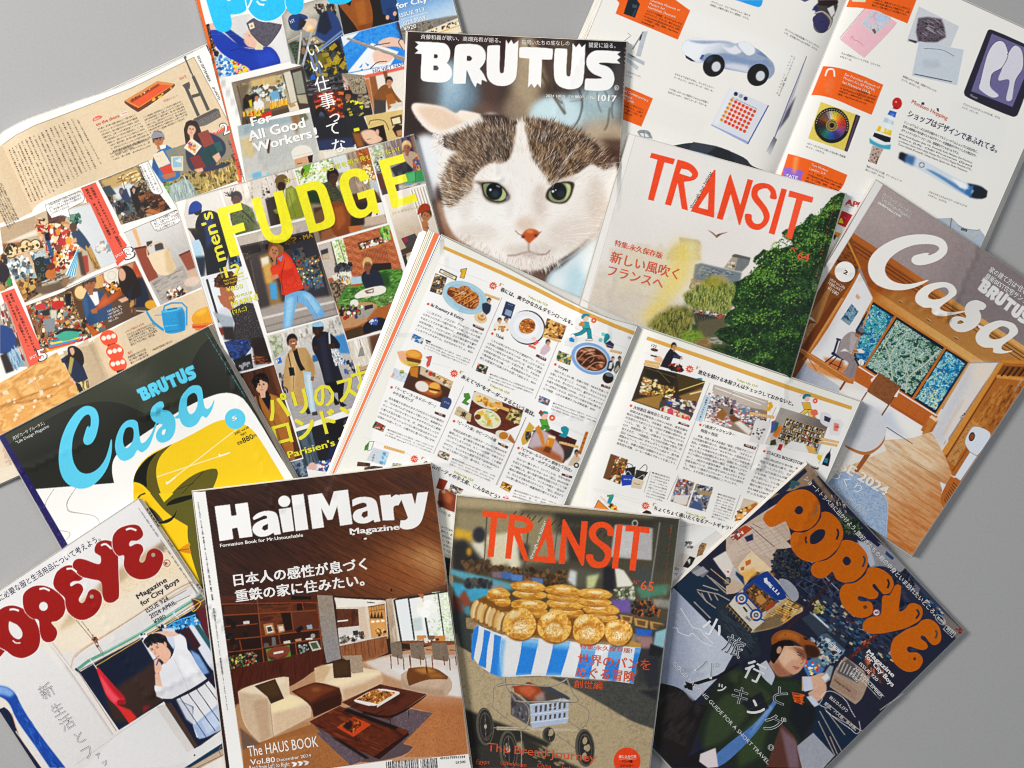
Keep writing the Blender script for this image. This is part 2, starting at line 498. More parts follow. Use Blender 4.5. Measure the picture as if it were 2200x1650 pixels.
def block(name,outline,flare,ztop,zbot,mat,parent,layers=5):
 """walls of a stack of leaves under an outline (list of corner points), spreading by flare[i] on side i"""
 q=np.array(outline,float);m=len(q)
 out=[]
 for i in range(m):# subdivide the sides
  a,b=q[i],q[(i+1)%m];k=max(2,int(np.hypot(*(b-a))/25))
  nrm=np.array([(b-a)[1],-(b-a)[0]]);nrm/=np.hypot(*nrm)
  for j in range(k):
   t=j/k;out.append((a*(1-t)+b*t,i,t,nrm))
 base=np.array([o[0]for o in out]);nv=len(base)
 cen=q.mean(0)
 off=np.zeros_like(base)
 for s,(p,i,t,nrm)in enumerate(out):
  n1=nrm if(nrm@(p-cen))>0 else-nrm
  off[s]=n1*flare[i]
  if t<1e-6:
   a,b=q[i-1],q[i];n0=np.array([(b-a)[1],-(b-a)[0]]);n0/=np.hypot(*n0)
   if n0@(b-cen)<0:n0=-n0
   off[s]=n1*flare[i]+n0*flare[i-1]
 cos=[];
 for l in range(layers+1):
  f=l/layers;p=base+off*f
  zt=ztop(base[:,0],base[:,1])-0.0006;zb=zbot(base[:,0],base[:,1])
  cos.append(unproject(p[:,0],p[:,1],zt*(1-f)+zb*f))
 fs=[]
 for l in range(layers):
  a=l*nv+np.arange(nv);b=l*nv+np.roll(np.arange(nv),-1)
  fs.append(np.stack([a,a+nv,b+nv,b],-1))
 co=np.concatenate(cos)
 # fans closing top and bottom
 ct=np.append(cen,0);n=len(co)
 c0=unproject(cen[0:1],cen[1:2],ztop(cen[0:1],cen[1:2])-0.0011);c1=unproject(cen[0:1],cen[1:2],zbot(cen[0:1],cen[1:2]))
 ar=np.arange(nv)
 tri=[np.stack([np.full(nv,n+1),layers*nv+np.roll(ar,-1),layers*nv+ar],-1)]
 return make_mesh(name,np.concatenate([co,c0,c1]),fs+tri,mat,None,False,parent)

def thing(name,label,cat,at,group=None):
 o=bpy.data.objects.new(name,None);COL.objects.link(o);o.empty_display_size=0.02
 o['label']=label;o['category']=cat
 if group:o['group']=group
 return o

GROUP="magazines piled on the table"
M_EDGE=edge_paper("page_edges",'b9b2a6','efece4')

def settle(outline,thick):
 global PILE
 base=drape(outline)
 m=poly_mask(outline,0)
 top=base+thick
 PILE=np.where(m,np.maximum(PILE,top),PILE)
 return base

def closed_magazine(name,label,sheet,quad,thick,flare=(0,0,0,0),mat=None,edge=None,spine=None,tex=0.026):
 """front cover sheet + page block + back cover; flare: how far the leaves spread on the top, right, bottom, left side"""
 sheet.finish(tex)
 base=settle(quad,thick)
 zb=lambda x,y:field(base,x,y)
 zt=lambda x,y:field(base,x,y)+thick
 root=thing(name,label,"magazine",quad[0],GROUP)
 p,nu,nv=grid_uv(quad)
 cover=sheet_mesh("front_cover",sheet,p,zt,mat or M_GLOSS,root,nu,nv)
 block("page_block",quad,flare,lambda x,y:zt(x,y),lambda x,y:zb(x,y)+0.0008,edge or M_EDGE,root)
 q=np.array(quad,float);c=q.mean(0);big=[tuple(c+(v-c)*(1+2.0/np.hypot(*(v-c))))for v in q]
 block("back_cover",big,flare,lambda x,y:zb(x,y)+0.0012,lambda x,y:zb(x,y)+0.0001,flat(name+"_back_cover_paper",'e6e2da'),root,1)
 return root,zt,zb
# ------------------------------------------------------------------ the printed covers and pages
def Zm(ox,oy,k):
 return lambda s:pts(s)/k+np.array((ox,oy),float)

BRUTUS_LETTERS=[
 ["137,172 400,182 440,200 468,240 475,290 462,345 440,375 475,410 493,460 482,515 440,553 380,563 230,552 200,535 190,500 203,290 135,287 170,258 140,230 172,200","320,292 345,294 358,312 345,330 318,328","315,398 350,402 365,425 350,446 313,443"],
 ["512,240 530,204 575,193 720,197 775,222 805,270 810,310 798,375 750,430 790,480 822,555 770,533 766,582 725,563 712,608 680,560 650,490 628,440 617,572 502,571 497,555","630,308 662,310 681,332 665,355 628,354"],
 ["822,222 832,208 935,206 945,216 936,455 950,473 970,472 982,455 998,155 1022,195 1048,157 1072,197 1117,162 1103,480 1085,540 1030,586 960,596 890,585 833,540 813,470"],
 ["1125,236 1136,222 1435,236 1445,250 1438,338 1426,346 1340,341 1328,612 1298,572 1268,612 1240,570 1207,608 1220,333 1132,328 1122,318"],
 ["1458,248 1468,236 1572,240 1581,252 1566,480 1578,501 1598,504 1612,488 1630,187 1660,228 1690,190 1716,228 1750,195 1736,530 1710,598 1640,627 1560,622 1485,588 1447,510"],
 ["2087,268 2050,292 2083,322 2048,348 2080,382 1890,370 1876,378 1884,388 1965,408 2015,460 2028,540 1998,612 1930,640 1752,634 1740,622 1746,530 1758,520 1895,525 1908,517 1900,508 1810,475 1756,400 1760,320 1815,264 1880,253"]]

def art_cat():
 s=Sheet(840,40,1380,790,'3c2f2c',3);z1,Z1=Zm2(860,50,4.4);z2,Z2=Zm2(860,330,4.4)
 s.M(pts,"900,200/40x150 362b29 f20;1150,90/120x60 35211f f25;985,215/60x70 6d7f8c f30;960,190/40x48 93abba f18;968,160/18x34 a9bfca f12 a.7;925,190/22x60 4d4542 f14 a.7;935,95/50x30 322523 f12;1055,180/22x90 54413b f14;1040,250/30x30 6c564c f14;1130,180/34x110 a09079 f16;1105,245/30x40 8f7f6d f14 a.8;1215,130/40x60 5b4d40 f18")
 s.M(Z1,"377,43 36,4 54,140 -24,13 -40,-60/b0a284 f8 a.6");s.M(pts,"1320,120/45x45 1a1618 f16;1295,95/60x18 181316 f10;1330,200/20x90 4a4444 f14;1270,235/65x45 9db0b4 f16;1195,250/58x46 bed3d9 f9;1290,200/30x22 a9bcc0 f10 a.7;1300,290/60x34 b2a28d f16;1310,330/40x40 8b7763 f14")
 for L,w,c in(("1190,150 1300,400 1420,640 1560,860",26,'4d4030'),("1320,140 1420,430 1440,650 1530,760",18,'57493a'),("1400,600 1520,720 1560,840",6,'3a3030'),
     ("1690,620 1720,760 1690,900 1620,1010",16,'3b3330'),("1860,650 1870,760 1900,840",8,'433a3a'),("1930,640 1990,720 2040,700 2090,640",8,'3d3637'),
     ("1980,800 1960,950 1930,1010",16,'5c5552'),("2040,640 2000,800 2010,900",12,'4d4746'),("1780,640 1720,720 1600,740",5,'4b4543')):
  s.L(z1(L),w/4.4,c,f=2.2,a=.75,sm=1)
 # coat and cushion round the head
 s.M(pts,"915,350/42x62 dfe2e4 f9;905,420/30x50 cfcac8 f9;900,430 960,440 985,515 1040,560 1120,600 900,600/93705d f9;950,470 1010,520 1080,570 1180,620 1100,660 900,560/8d6a55 f6;940,470/16x40 a98a78 f8;1060,560 1180,590 1200,700 1100,700/6b564b f6;1290,300 1335,330 1330,420 1310,480 1230,560 1170,590 1160,640 1210,700 1330,700 1346,300/5d483e f5;1328,400/26x55 bcc8ca f4;1210,570 1250,535 1320,470 1340,470 1340,760 1180,760 1172,610/ccdbe0 f5 s;1210,640/34x50 dfe9ec f12;1240,620/28x50 a9c6d3 f14 a.7;1290,560/40x50 e2e8e8 f14")
 s.L("1172,610 1200,570 1250,535 1310,480",5,'9fb6c2',f=2,sm=1,a=.7);s.M(pts,"1303,452/5x10 d2be2a r20;1240,650/15x12 f0efec;1302,330 1330,320 1346,330 1330,390 1302,370/4f392f f4")
 # ears and head
 s.M(Z1,"35,263 8,-11 24,0 66,11 40,20 19,-9 41,8 34,11 20,37 -54,40 -113,-20 -33,-13 -27,-27 -20,-30/efe2d5 f2.2 s;53,267 34,-7 53,10 33,20 14,10 46,33 -93,7 -60,-33/ddc3ad f7 s;187,287 46,-4 20,10 4,17 -40,10/efdcca f4")
 s.M(pts,"928,300 985,268 1030,250 1060,243 1120,262 1180,262 1240,285 1290,312 1322,350 1327,400 1312,440 1290,480 1250,522 1200,560 1150,580 1100,574 1040,545 985,512 958,470 950,420 938,380 942,340/ebe5de f3 s;1010,470/42x40 f3efea f14;1085,430/40x60 f1ede8 f14;1260,460/40x50 e6ded5 f14;1140,555/50x24 ddd3cb f9;1160,440/20x45 dccfc5 f9 a.7;1200,520/50x30 dcd1c7 f12 a.7;1290,470/20x50 cdbfb2 f9 a.7")
 left="938,300 985,284 1040,262 1090,258 1108,270 1106,300 1098,335 1080,350 1050,352 1020,378 1010,412 985,436 965,446 954,425 950,385 966,352 985,330 960,318"
 right="1124,258 1180,260 1240,282 1296,320 1318,345 1300,365 1270,352 1240,372 1205,386 1185,398 1165,370 1144,340 1132,300"
 s.N(left,'2f2521 5b483c 9a8169 6f5a4a',15,115,3.0,f=4,sm=1,k=1.3);s.N(right,'2f2522 5a4638 a08467 54412f',15,60,3.0,f=4,sm=1,k=1.3);s.N("1030,245 1075,245 1115,262 1100,275 1050,268",'2f2320 4c3a33',8,f=4)
 s.N(Z2("133,100 24,-20 60,0 16,20 -20,33 -40,24 -26,3"),'8b7057 b1926f 6a5443',8,100,2,f=5);s.M(pts,"1310,335/18x22 4a352c f6;1125,300/9x50 eae2da f5;1072,296/24x14 2f2622 r-20 f5;1086,326/8x20 2c2522 f4;1050,330/10x18 3a302a r20 f5;968,385/14x26 9a7d5e f6;985,345/20x12 8a7057 f6;1172,292/30x18 3a2e28 f6;1196,350/13x26 3c2d24 r-25 f5;1255,330/24x22 94785c f8;1290,340/14x16 5a4234 f5;1022,500/46x20 d6cbc2 f10 a.8;1000,440/16x40 dcd3cb f9 a.7;1160,430/12x36 c9bbb0 f7 a.7;1095,430/10x40 ddd5cd f7 a.6;1235,500/56x34 d3c6bb f14 a.75;1140,535/60x12 c9bcb2 f6 a.6;1280,430/22x50 cdbfb3 f10 a.7;1060,400/34x8 cfc0b3 f4 a.6 r8;1205,388/34x8 c4b3a4 f4 a.6 r-12")
 import math as _m
 away=lambda x,y:_m.degrees(_m.atan2(y-470,x-1130))
 head="940,305 1040,255 1180,262 1290,315 1322,390 1290,480 1200,560 1100,572 985,510 950,420"
 s.fur(left,2600,'1f1815 382c26 6b5746 8f7a64 57483c 4a3b31 a8927a',15,away,1.1,.5);s.fur(right,2300,'211916 3b2d25 6d5540 8f745a 5a4638 4a382b a58a6c',15,away,1.1,.5);s.fur(head,1500,'f7f3ee e2d9d0 f2ede7 cdbfb3',13,away,1.0,.5)
 edge="938,300 985,436 1015,420 1025,380 1052,355 1082,352 1104,330 1112,262 1124,262 1136,312 1165,370 1188,402 1245,376 1318,350 1320,372 1200,412 1160,392 1130,330 1112,345 1060,372 1030,440 960,456"
 s.fur(edge,520,'efe8e0 ded3c7 c9b9a8 f3eee8',15,away,1.0,.65);s.fur(left,240,'d5c5b2 b9a48c',18,away,.9,.55);s.fur(right,220,'d5c5b2 bfa78a',18,away,.9,.55);s.fur(Z1("35,267 32,33 43,40 -10,60 40,17 0,-64 -57,-33"),180,'f3efeb e3dad2 cfc8c4',10,lambda x,y:140,1.4,.7)
 s.fur("985,512 1040,548 1100,578 1160,584 1210,560 1190,540 1100,555 1000,495",260,'f2ede7 d9cdc2 b9a698',14,lambda x,y:90+(x-1120)*-.25,1.3,.7)
 # eyes, nose, mouth
 s.M(Z2,"230,87 27,2 43,2 28,17 17,25 -5,14 -27,10 -33,-6 -18,-18 -9,-33/54433b f3 s;257,97 13,-6 32,2 25,16 10,19 -4,16 -23,9 -25,-6 -20,-15/231c1a f.8 s;261,100 11,-6 28,2 23,15 10,17 -4,14 -19,8 -23,-5 -19,-15/848f6c f.6 s;320,110 13,18 -5,15 -18,6 8,-16/b9c68e f2 s a.8;296,119/17.5x18.5 171b20 f.8;300,127/9x8 39444c f4 a.8;284,114/2.6x2.6 f5f7f8 f.6;308,103/5x2 7d8a92 r25 f1;337,140/3x5 8d7f9a f1.5 r20;458,137 6,-22 18,-15 33,-12 32,4 -3,25 -9,23 -17,16 -28,1 -22,-8/3a2c27 f2.2 s;467,133 5,-16 15,-14 26,-10 20,4 4,16 -6,22 -16,16 -23,2 -17,-6/87926c f.6 s;520,95 15,5 1,17 -9,20 -9,10 9,-34/c3cf96 f2 s a.85;499,119/17x19 161a1f f.8;507,127/9x8 353a40 f4 a.8;481,119/2.8x2.6 f3f6f7 f.6;490,115/1.4x1.4 e5eaec")
 s.M(pts,"1129,482/22x16 c9a893 f8 a.6");s.M(Z2,"383,256 17,-17 21,-1 18,11 -11,15 -15,14 -8,5 -12,-12/b25c34 f1.2 s;408,245/8x4 d0814f f2;387,262/4x3 5a2d1e f1.4;427,258/4x3 5a2d1e f1.4;362,242 11,11 12,5/w1.6 7a5a4c f.8 s;430,258 15,-13/w1.6 7a5a4c f.8;405,283 -1,17 4,12/w2 8a6c60 f1.2;337,321 26,-1 24,-7 20,-3 23,7 27,0 16,-14/w2.4 85716a f1.6 s")
 s.N(Z2("377,310 56,0 -6,23 -30,-3"),'cbbdb6 a99890',4,f=4,a=.6)
 for L in("1570,640 1700,610 1920,600","1600,690 1750,665 1890,690","1580,720 1750,690 1900,680","1560,770 1740,755 1880,740","1540,800 1700,790 1830,810","1540,820 1650,830 1720,900","700,930 820,870","770,960 840,900",
     "860,990 900,940","640,770 780,775 900,750","1290,1060 1350,1120","1440,1000 1500,920","1500,180 1580,40 1680,-60","1440,330 1500,150 1640,-40","1300,100 1500,-40","480,100 500,300","870,20 900,120"):
  s.L(z2(L),.9,'f4f1ec',sm=1,a=.75,f=.3)
 for q in BRUTUS_LETTERS:s.P(z1(q[0]),'f3f1ee',holes=[z1(h)for h in q[1:]])
 s.T('斉藤和義が歌い、高畑充希が語る。',Z1("64,50 253,12"),10.5,'eeeae6');s.T('猫飼いたちの底なしの',Z1("382,67 151,4"),10.5,'eeeae6');s.T('猫愛に迫る。',Z1("593,76 85,3"),11,'eeeae6');s.T('2024 10/15',Z1("459,232 60,2"),5.5,'f0ede9',.02)
 s.T('定価',Z1("528,236 19,1"),7,'e5e1dd');s.T('880',Z1("550,236 21,1"),6.5,'f0ede9',.02);s.T('円',Z1("572,237 9,1"),6.5,'e5e1dd');s.T('No.',Z1("599,238 18,1"),6,'f0ede9',.03)
 s.T('1017',Z1("623,244 57,3"),13.5,'f6f4f1',.045);s.L([(1324.6+4.6*math.cos(t),188.5+4.8*math.sin(t))for t in np.linspace(0,6.28,20)],.9,'ece9e5');s.T('R',1322.2,191.3,1327,191.6,5.4,'ece9e5',.02);s.TV('雑誌特集号二〇二四年十月十五日発行第四十五巻第十九号通巻',1344,104,1331,350,4,'a59f98')
 s.T('c',1243,643,1247,645,6,'444444');s.grain(.02);return s

TRANSIT_LETTERS=[# each letter in a unit box: x right, y down, 0-1 cap height
 ["0,0 .56,0 .56,.14 .36,.14 .36,1 .2,1 .2,.14 0,.14"],
 ["0,0 .28,0 .4,.03 .49,.1 .54,.2 .54,.29 .49,.39 .4,.46 .33,.49 .56,1 .4,1 .19,.53 .155,.6 .155,1 0,1",".155,.14 .28,.14 .36,.17 .39,.24 .37,.31 .29,.35 .155,.35"],
 [".0,1 .3,.0 .34,.0 .56,1",".17,.87 .36,.87 .31,.42"],
 ["0,1 .1,.02 .14,0 .17,.02 .4,.6 .4,0 .56,0 .56,1 .48,1 .155,.4 .155,1"],
 [".54,.3 .4,.3 .36,.18 .27,.135 .19,.17 .165,.25 .2,.33 .3,.42 .45,.53 .55,.65 .57,.78 .51,.91 .38,1.0 .24,1.01 .1,.95 .02,.84 .0,.7 .15,.7 .18,.81 .27,.87 .36,.85 .41,.77 .38,.68 .27,.58 .12,.48 .03,.36 .01,.24 .06,.1 .17,.02 .3,0 .44,.05 .52,.16"],
 ["0,0 .155,0 .155,1 0,1"],
 ["0,0 .56,0 .56,.14 .36,.14 .36,1 .2,1 .2,.14 0,.14"]]

def transit_title(s,boxes,col,smooth_ids=(4,)):
 for(o,e,d),q in zip(boxes,TRANSIT_LETTERS):
  o,e,d=[np.array(v,float)for v in(o,e,d)]
  f=lambda t:o+pts(t)[:,0:1]/.56*e+pts(t)[:,1:2]*d
  r=[f(t)for t in q]
  if q is TRANSIT_LETTERS[4]:r[0]=smooth_pts(r[0],4)
  s.P(r[0],col,holes=r[1:])

def art_france():
 s=Sheet(1140,260,1840,1040,'e0dad3',5);a,A=Zm2(1240,280,3.793);b,B=Zm2(1240,540,3.793)
 s.M(pts,"1340,280 1830,400 1800,520 1300,470/e4dfd9 f30;1240,600 1420,560 1480,700 1420,860 1180,860/cfc4b4 f30;1250,660 1330,640 1350,800 1200,800/c6bbb0 f25")
 # misty left side
 s.N(B("33,40 200,20 20,80 -53,47 -147,-44"),'cdc2b3 d6ccbf c7bbab',14,12,3,f=14,a=.6);s.M(A,"87,320 70,-3 3,-12 37,5 6,15 17,-8 3,-10 10,3 0,13 20,-3 20,-20 4,54 -190,0/d3c8b6 f3 a.8");s.M(B,"140,-7 193,0 -13,87 -67,40 -153,-10 10,-77/d9ccb2 f14 a.7")
 s.N(A("240,353 13,-30 24,-13 3,-17 50,9 8,11 -5,20 5,21"),'d4c08f c9b98f bfb59d',6,f=3);s.M(A,"277,290 53,8 7,10 -7,2 -53,-10/b9a98c f2 a.8")
 # palace roof and stone front
 s.M(B,"320,35 17,-3 110,26 -7,42 -127,-17/747d82 f1.5;398,45 24,-32 8,-4 40,11 -3,15 -20,22/a49a88 f1;437,17 33,4 -5,16 -17,16 -20,-1/73777a f1;421,10 9,-3 41,10 -2,6 -48,-8/5d5c58 f1");s.K(B("337,37 96,23 -3,13 -110,-6"),60,'5b646b 8e9698 9a9484',(3,9),15,2.5)
 s.N(B("310,72 123,28 -3,33 -97,-23 -30,-10"),'b09f80 8d7d63 c2b292',5,15,2);s.M(B,"360,67 33,-4 24,15 -10,9 -40,-9/9b8d74 f1");s.K(B("313,87 104,16 -4,14 -93,-17"),26,'4b4a44 615b50',(4,7),102,1.8);s.K(B("410,30 20,0 -3,17 -20,0"),8,'5c4f3e d8d0bf',(3,6))
 # willows, bridge, bushes
 s.N(B("287,117 30,-20 50,-27 66,20 10,20 -33,63 -23,9 -67,-22 -27,-20"),'47552a 7b8246 9a9c5d 5d6a34',7,80,2.2,f=4);s.M(B,"370,87/22x14 9c9440 f6 a.8");s.fur(B("293,120 74,-33 70,10 -30,63 -90,-10"),420,'a3a55f 59672f 7d8a45 b8b878 39451f',9,lambda x,y:95,1.5)
 s.M(B,"310,157 90,25 -7,25 -26,13 -47,-23/3a3b33 f2;320,163 80,19/w2.5 7c705e");s.K(B("320,157 90,16 -3,9 -90,-15"),60,'d8d2c8 b3463a 4a5a7a 8f8a80 2e2c2a',(3,5));s.M(B,"387,180/5x3 c7553f")
 for k in range(9):s.L(b("%d,%d %d,%d"%(970+k*22,520+k*5,990+k*20,590+k*3)),1,'69645a')
 s.N(B("187,200 26,-27 40,-23 47,-3 20,20 -3,33 -24,33 -26,7 -34,-10"),'4b5228 6f6f3a 8c8549 3a4121',8,95,2.4,f=6);s.fur(B("200,200 33,-33 60,-14 20,34 -30,46 -56,-6"),520,'8f8a4a 515a2a 6f7338 a39c5d 333b1c',10,lambda x,y:97,1.5)
 s.N(B("313,197 34,3 10,20 -24,10 -23,-10"),'2c3d1d 46592b',5,f=2);s.M(pts,"1500,690 1560,680 1600,830 1480,790/5e5a45 f4");s.N(B("277,227 30,-14 30,5 13,22 -17,13 -43,-6"),'5d7a2c 86993f 48652a',5,f=3);s.N(B("310,250 40,-17 20,7 -7,23"),'94624a 7a6a3f a77a5c',4,f=3)
 s.N(B("353,233 47,0 -7,20 -33,-3"),'b0aca0 87837a 5f6b40',4,10,3,f=2);s.N(B("363,257 54,-4 -4,40 -40,-16"),'26371b 3c5427',6,f=4)
 # the big chestnut tree
 tree="1830,400 1806,415 1790,422 1782,432 1776,440 1768,448 1764,460 1752,466 1742,458 1734,470 1724,482 1712,486 1700,494 1690,492 1680,500 1686,512 1700,516 1704,526 1690,530 1676,536 1664,533 1650,540 1640,536 1632,545 1622,552 1618,562 1632,570 1622,578 1614,590 1600,596 1590,604 1576,606 1582,622 1578,640 1572,650 1580,662 1562,672 1556,690 1570,700 1548,706 1536,716 1546,730 1572,742 1556,752 1564,768 1548,780 1700,860 1760,700 1822,440"
 s.P(tree,'17301a',f=1);s.N(tree,'0f2414 244022 3a5d2a 16301a',22,f=1.5,a=.85,k=1.5);s.K(tree,3800,'2c4d22 1c3a1d 37602a 0f2616 24441f 14301a',(4,8),None,1.8,.9,kind='e')
 up="1806,418 1742,462 1690,500 1632,548 1600,600 1580,640 1640,640 1700,600 1760,560 1806,480"
 s.K(up,760,'567f33 6f9440 48742c 8ba652 345a26 24441f',(3,7),None,1.7,.9,kind='e')
 for cx,cy,r in((1640,600,26),(1700,560,26),(1760,520,24),(1770,470,18),(1600,690,22),(1650,680,24),(1710,640,28),(1770,620,20),(1600,740,18),(1690,720,22),(1740,690,20),(1640,770,16),(1790,450,14)):
  q=[(cx+r*1.3*math.cos(t),cy+r*.8*math.sin(t))for t in np.linspace(0,6.28,10)]
  s.K(q,80,'4d7830 3f6829 668c3e 7d9c48',(3,7),None,1.7,.85,kind='e');s.K([(x+6,y+r*.8)for x,y in q],46,'0f2415 16301a',(6,12),None,1.6,.75,kind='e')
 s.K(tree,200,'93ab54 a9bb66 7d9c48',(2,5),None,1.8,.9,kind='e');s.M(pts,"1640,830 1700,700 1760,560 1820,420 1830,640 1720,860/10241a f30 a.35");s.K("1785,425 1700,490 1640,545 1600,590 1690,500",60,'e0dad3 d6d2c8',(2,4),None,1.2,.8,kind='e')
 # warm glow between mist and park
 s.M(B,"267,-33 53,13 -7,80 -33,53 -40,30 -27,17 -26,40 -20,-13 66,-87/e2c96e f16 a.7;187,187 26,-20 40,-27 -20,-7 -46,34/d9bf68 f9 a.7");s.M(A,"300,300 20,0 0,54 -20,0/d9d6a0 f6 a.6;353,270 14,6 10,9 10,-5 25,-4 -22,7 -8,7 -5,0 -10,-10/7a4a42 f.5;379,289/3x2.4 8a7a58")
 # binding edge
 s.M(pts,"1351,288 1365,292 1262,660 1190,890 1176,884 1250,644/e9e5df");s.L("1365,292 1264,645",1.1,'c9c1b8')
 ux,uy=np.array((324,92.))/336.7,0
 e=np.array((.9602,.2732));d=np.array((-7.5,28.2))*3.62
 def bx(x,y,wv,hv=1.0):return(a("%f,%f"%(x,y))[0],e*wv,(a("%f,%f"%hv)[0]-a("%f,%f"%(x,y))[0])if isinstance(hv,tuple)else d*hv)
 c='e4512a'
 s.P(A("202,61 64,17 -5,15 -24,-6 -29,105 -16,-4 26,-108 -21,-6"),c);s.P(A("273,79 27,7 18,11 12,18 -3,13 -12,9 -25,3 11,78 -17,-5 -11,-71 -18,63 -17,-4"),c,holes=[A("283,104 17,3 9,7 4,7 -5,6 -30,-10")]);s.P(A("371,108 5,-1 -4,131 -64,-18"),c,holes=[A("357,168 -2,48 -26,-7")])
 s.P(A("413,121 4,-2 26,84 20,-71 15,4 -35,121 -4,0 -22,-84 -22,71 -16,-5"),c);s.P(A("541,187 -17,-3 1,-14 -8,-11 -10,-1 -10,3 -6,6 0,10 9,13 15,20 8,20 -3,17 -12,16 -18,8 -20,-6 -12,-15 -2,-22 17,1 2,14 8,10 14,0 8,-10 1,-11 -9,-19 -17,-20 -7,-16 2,-17 8,-12 17,-5 20,3 15,11 6,15"),c,sm=1)
 s.P(A("555,157 15,4 -34,123 -16,-5"),c);s.M(A,"577,163 65,19 -4,15 -25,-6 -30,105 -16,-5 28,-106 -22,-5/e65a38");s.T('through our habitat',A("312,213 56,-98"),7.5,'3a3a3a',0,0);s.T('特集:永久保存版',A("100,313 129,36"),13.5,'dd5334',.012)
 s.T('新しい風吹く',B("87,29 184,48"),25,'de5230',.012);s.T('フランスへ',B("80,65 150,38"),24,'de5230',.012);s.T('N°',A("580,327 17,5"),9,'e2553a',.01);s.T('64',A("597,349 31,8"),18,'e2553a',.02)
 s.TV('TRANSIT N゜64 Summer 2024 www.transit.ne.jp'.replace('www.transit.ne.jp',''),1793,435,1752,600,5.5,'c4553c');s.grain(.025);return s

CASA=[# script word traced inside a 2200-wide enlargement of the dark green cover
 "1110,1130 1085,1165 1040,1300 985,1390 910,1450 840,1460 770,1420 720,1330 708,1220 725,1090 770,970 830,895 870,872 895,900 893,960 872,990 850,985 830,1050 820,1110 835,1160 870,1172 915,1140 955,1060 975,960 970,880 935,815 880,790 820,800 740,860 660,980 600,1130 578,1290 590,1430 640,1530 720,1590 810,1605 900,1580 990,1500 1060,1390 1095,1260 1105,1170"]

def Zm2(ox,oy,k):
 """two ways to place points: absolute, or (at a coarser step) the first absolute and each next one relative to the last"""
 f=Zm(ox,oy,k);return f,lambda s:f(np.cumsum(pts(s),0)*3)
def casa_word(s,z,col):
 s.P(z("1102,1128 1088,1132 1075,1190 1040,1300 985,1385 915,1440 840,1455 775,1425 725,1340 708,1225 722,1095 765,985 820,900 868,872 893,905 890,985 870,1000 875,985 855,1000 828,1080 820,1130 838,1165 870,1172 912,1145 950,1070 973,960 968,880 938,818 880,790 815,800 735,865 655,985 598,1135 578,1290 592,1430 640,1530 720,1588 812,1604 905,1575 995,1495 1062,1385 1098,1255"),col,sm=1)
 s.P(z("1250,935 1310,925 1350,945 1362,990 1382,1130 1400,1155 1440,1130 1490,1060 1530,965 1545,960 1510,1080 1470,1180 1420,1235 1385,1243 1352,1225 1310,1290 1240,1328 1190,1320 1150,1270 1132,1180 1150,1080 1195,985"),col,sm=1,holes=[z("1240,1010 1290,998 1315,1030 1312,1110 1280,1180 1240,1203 1215,1160 1212,1090")])
 s.P(z("1560,750 1600,748 1615,790 1600,825 1655,835 1705,880 1728,945 1722,1040 1680,1115 1610,1150 1555,1135 1535,1080 1560,1020 1600,975 1545,958 1500,925 1480,870 1500,800"),col,sm=1,holes=[z("1600,1030 1630,1018 1628,1050 1612,1075 1594,1065")])
 s.P(z("1715,905 1760,870 1800,900 1740,915"),col);s.P(z("1870,600 1940,585 1980,605 1995,660 2010,780 2030,815 2060,810 2090,770 2105,730 2108,760 2080,840 2030,905 1990,890 1940,965 1870,1000 1800,975 1762,890 1762,790 1790,690"),col,sm=1,holes=[z("1850,700 1905,660 1940,690 1945,770 1920,840 1880,870 1850,840 1840,770")])

def brutus_word(s,fwd,col):
 """the masthead in small: fwd maps the enlargement of the big masthead onto the sheet"""
 for q in BRUTUS_LETTERS:s.P(fwd(q[0]),col,holes=[fwd(h)for h in q[1:]])

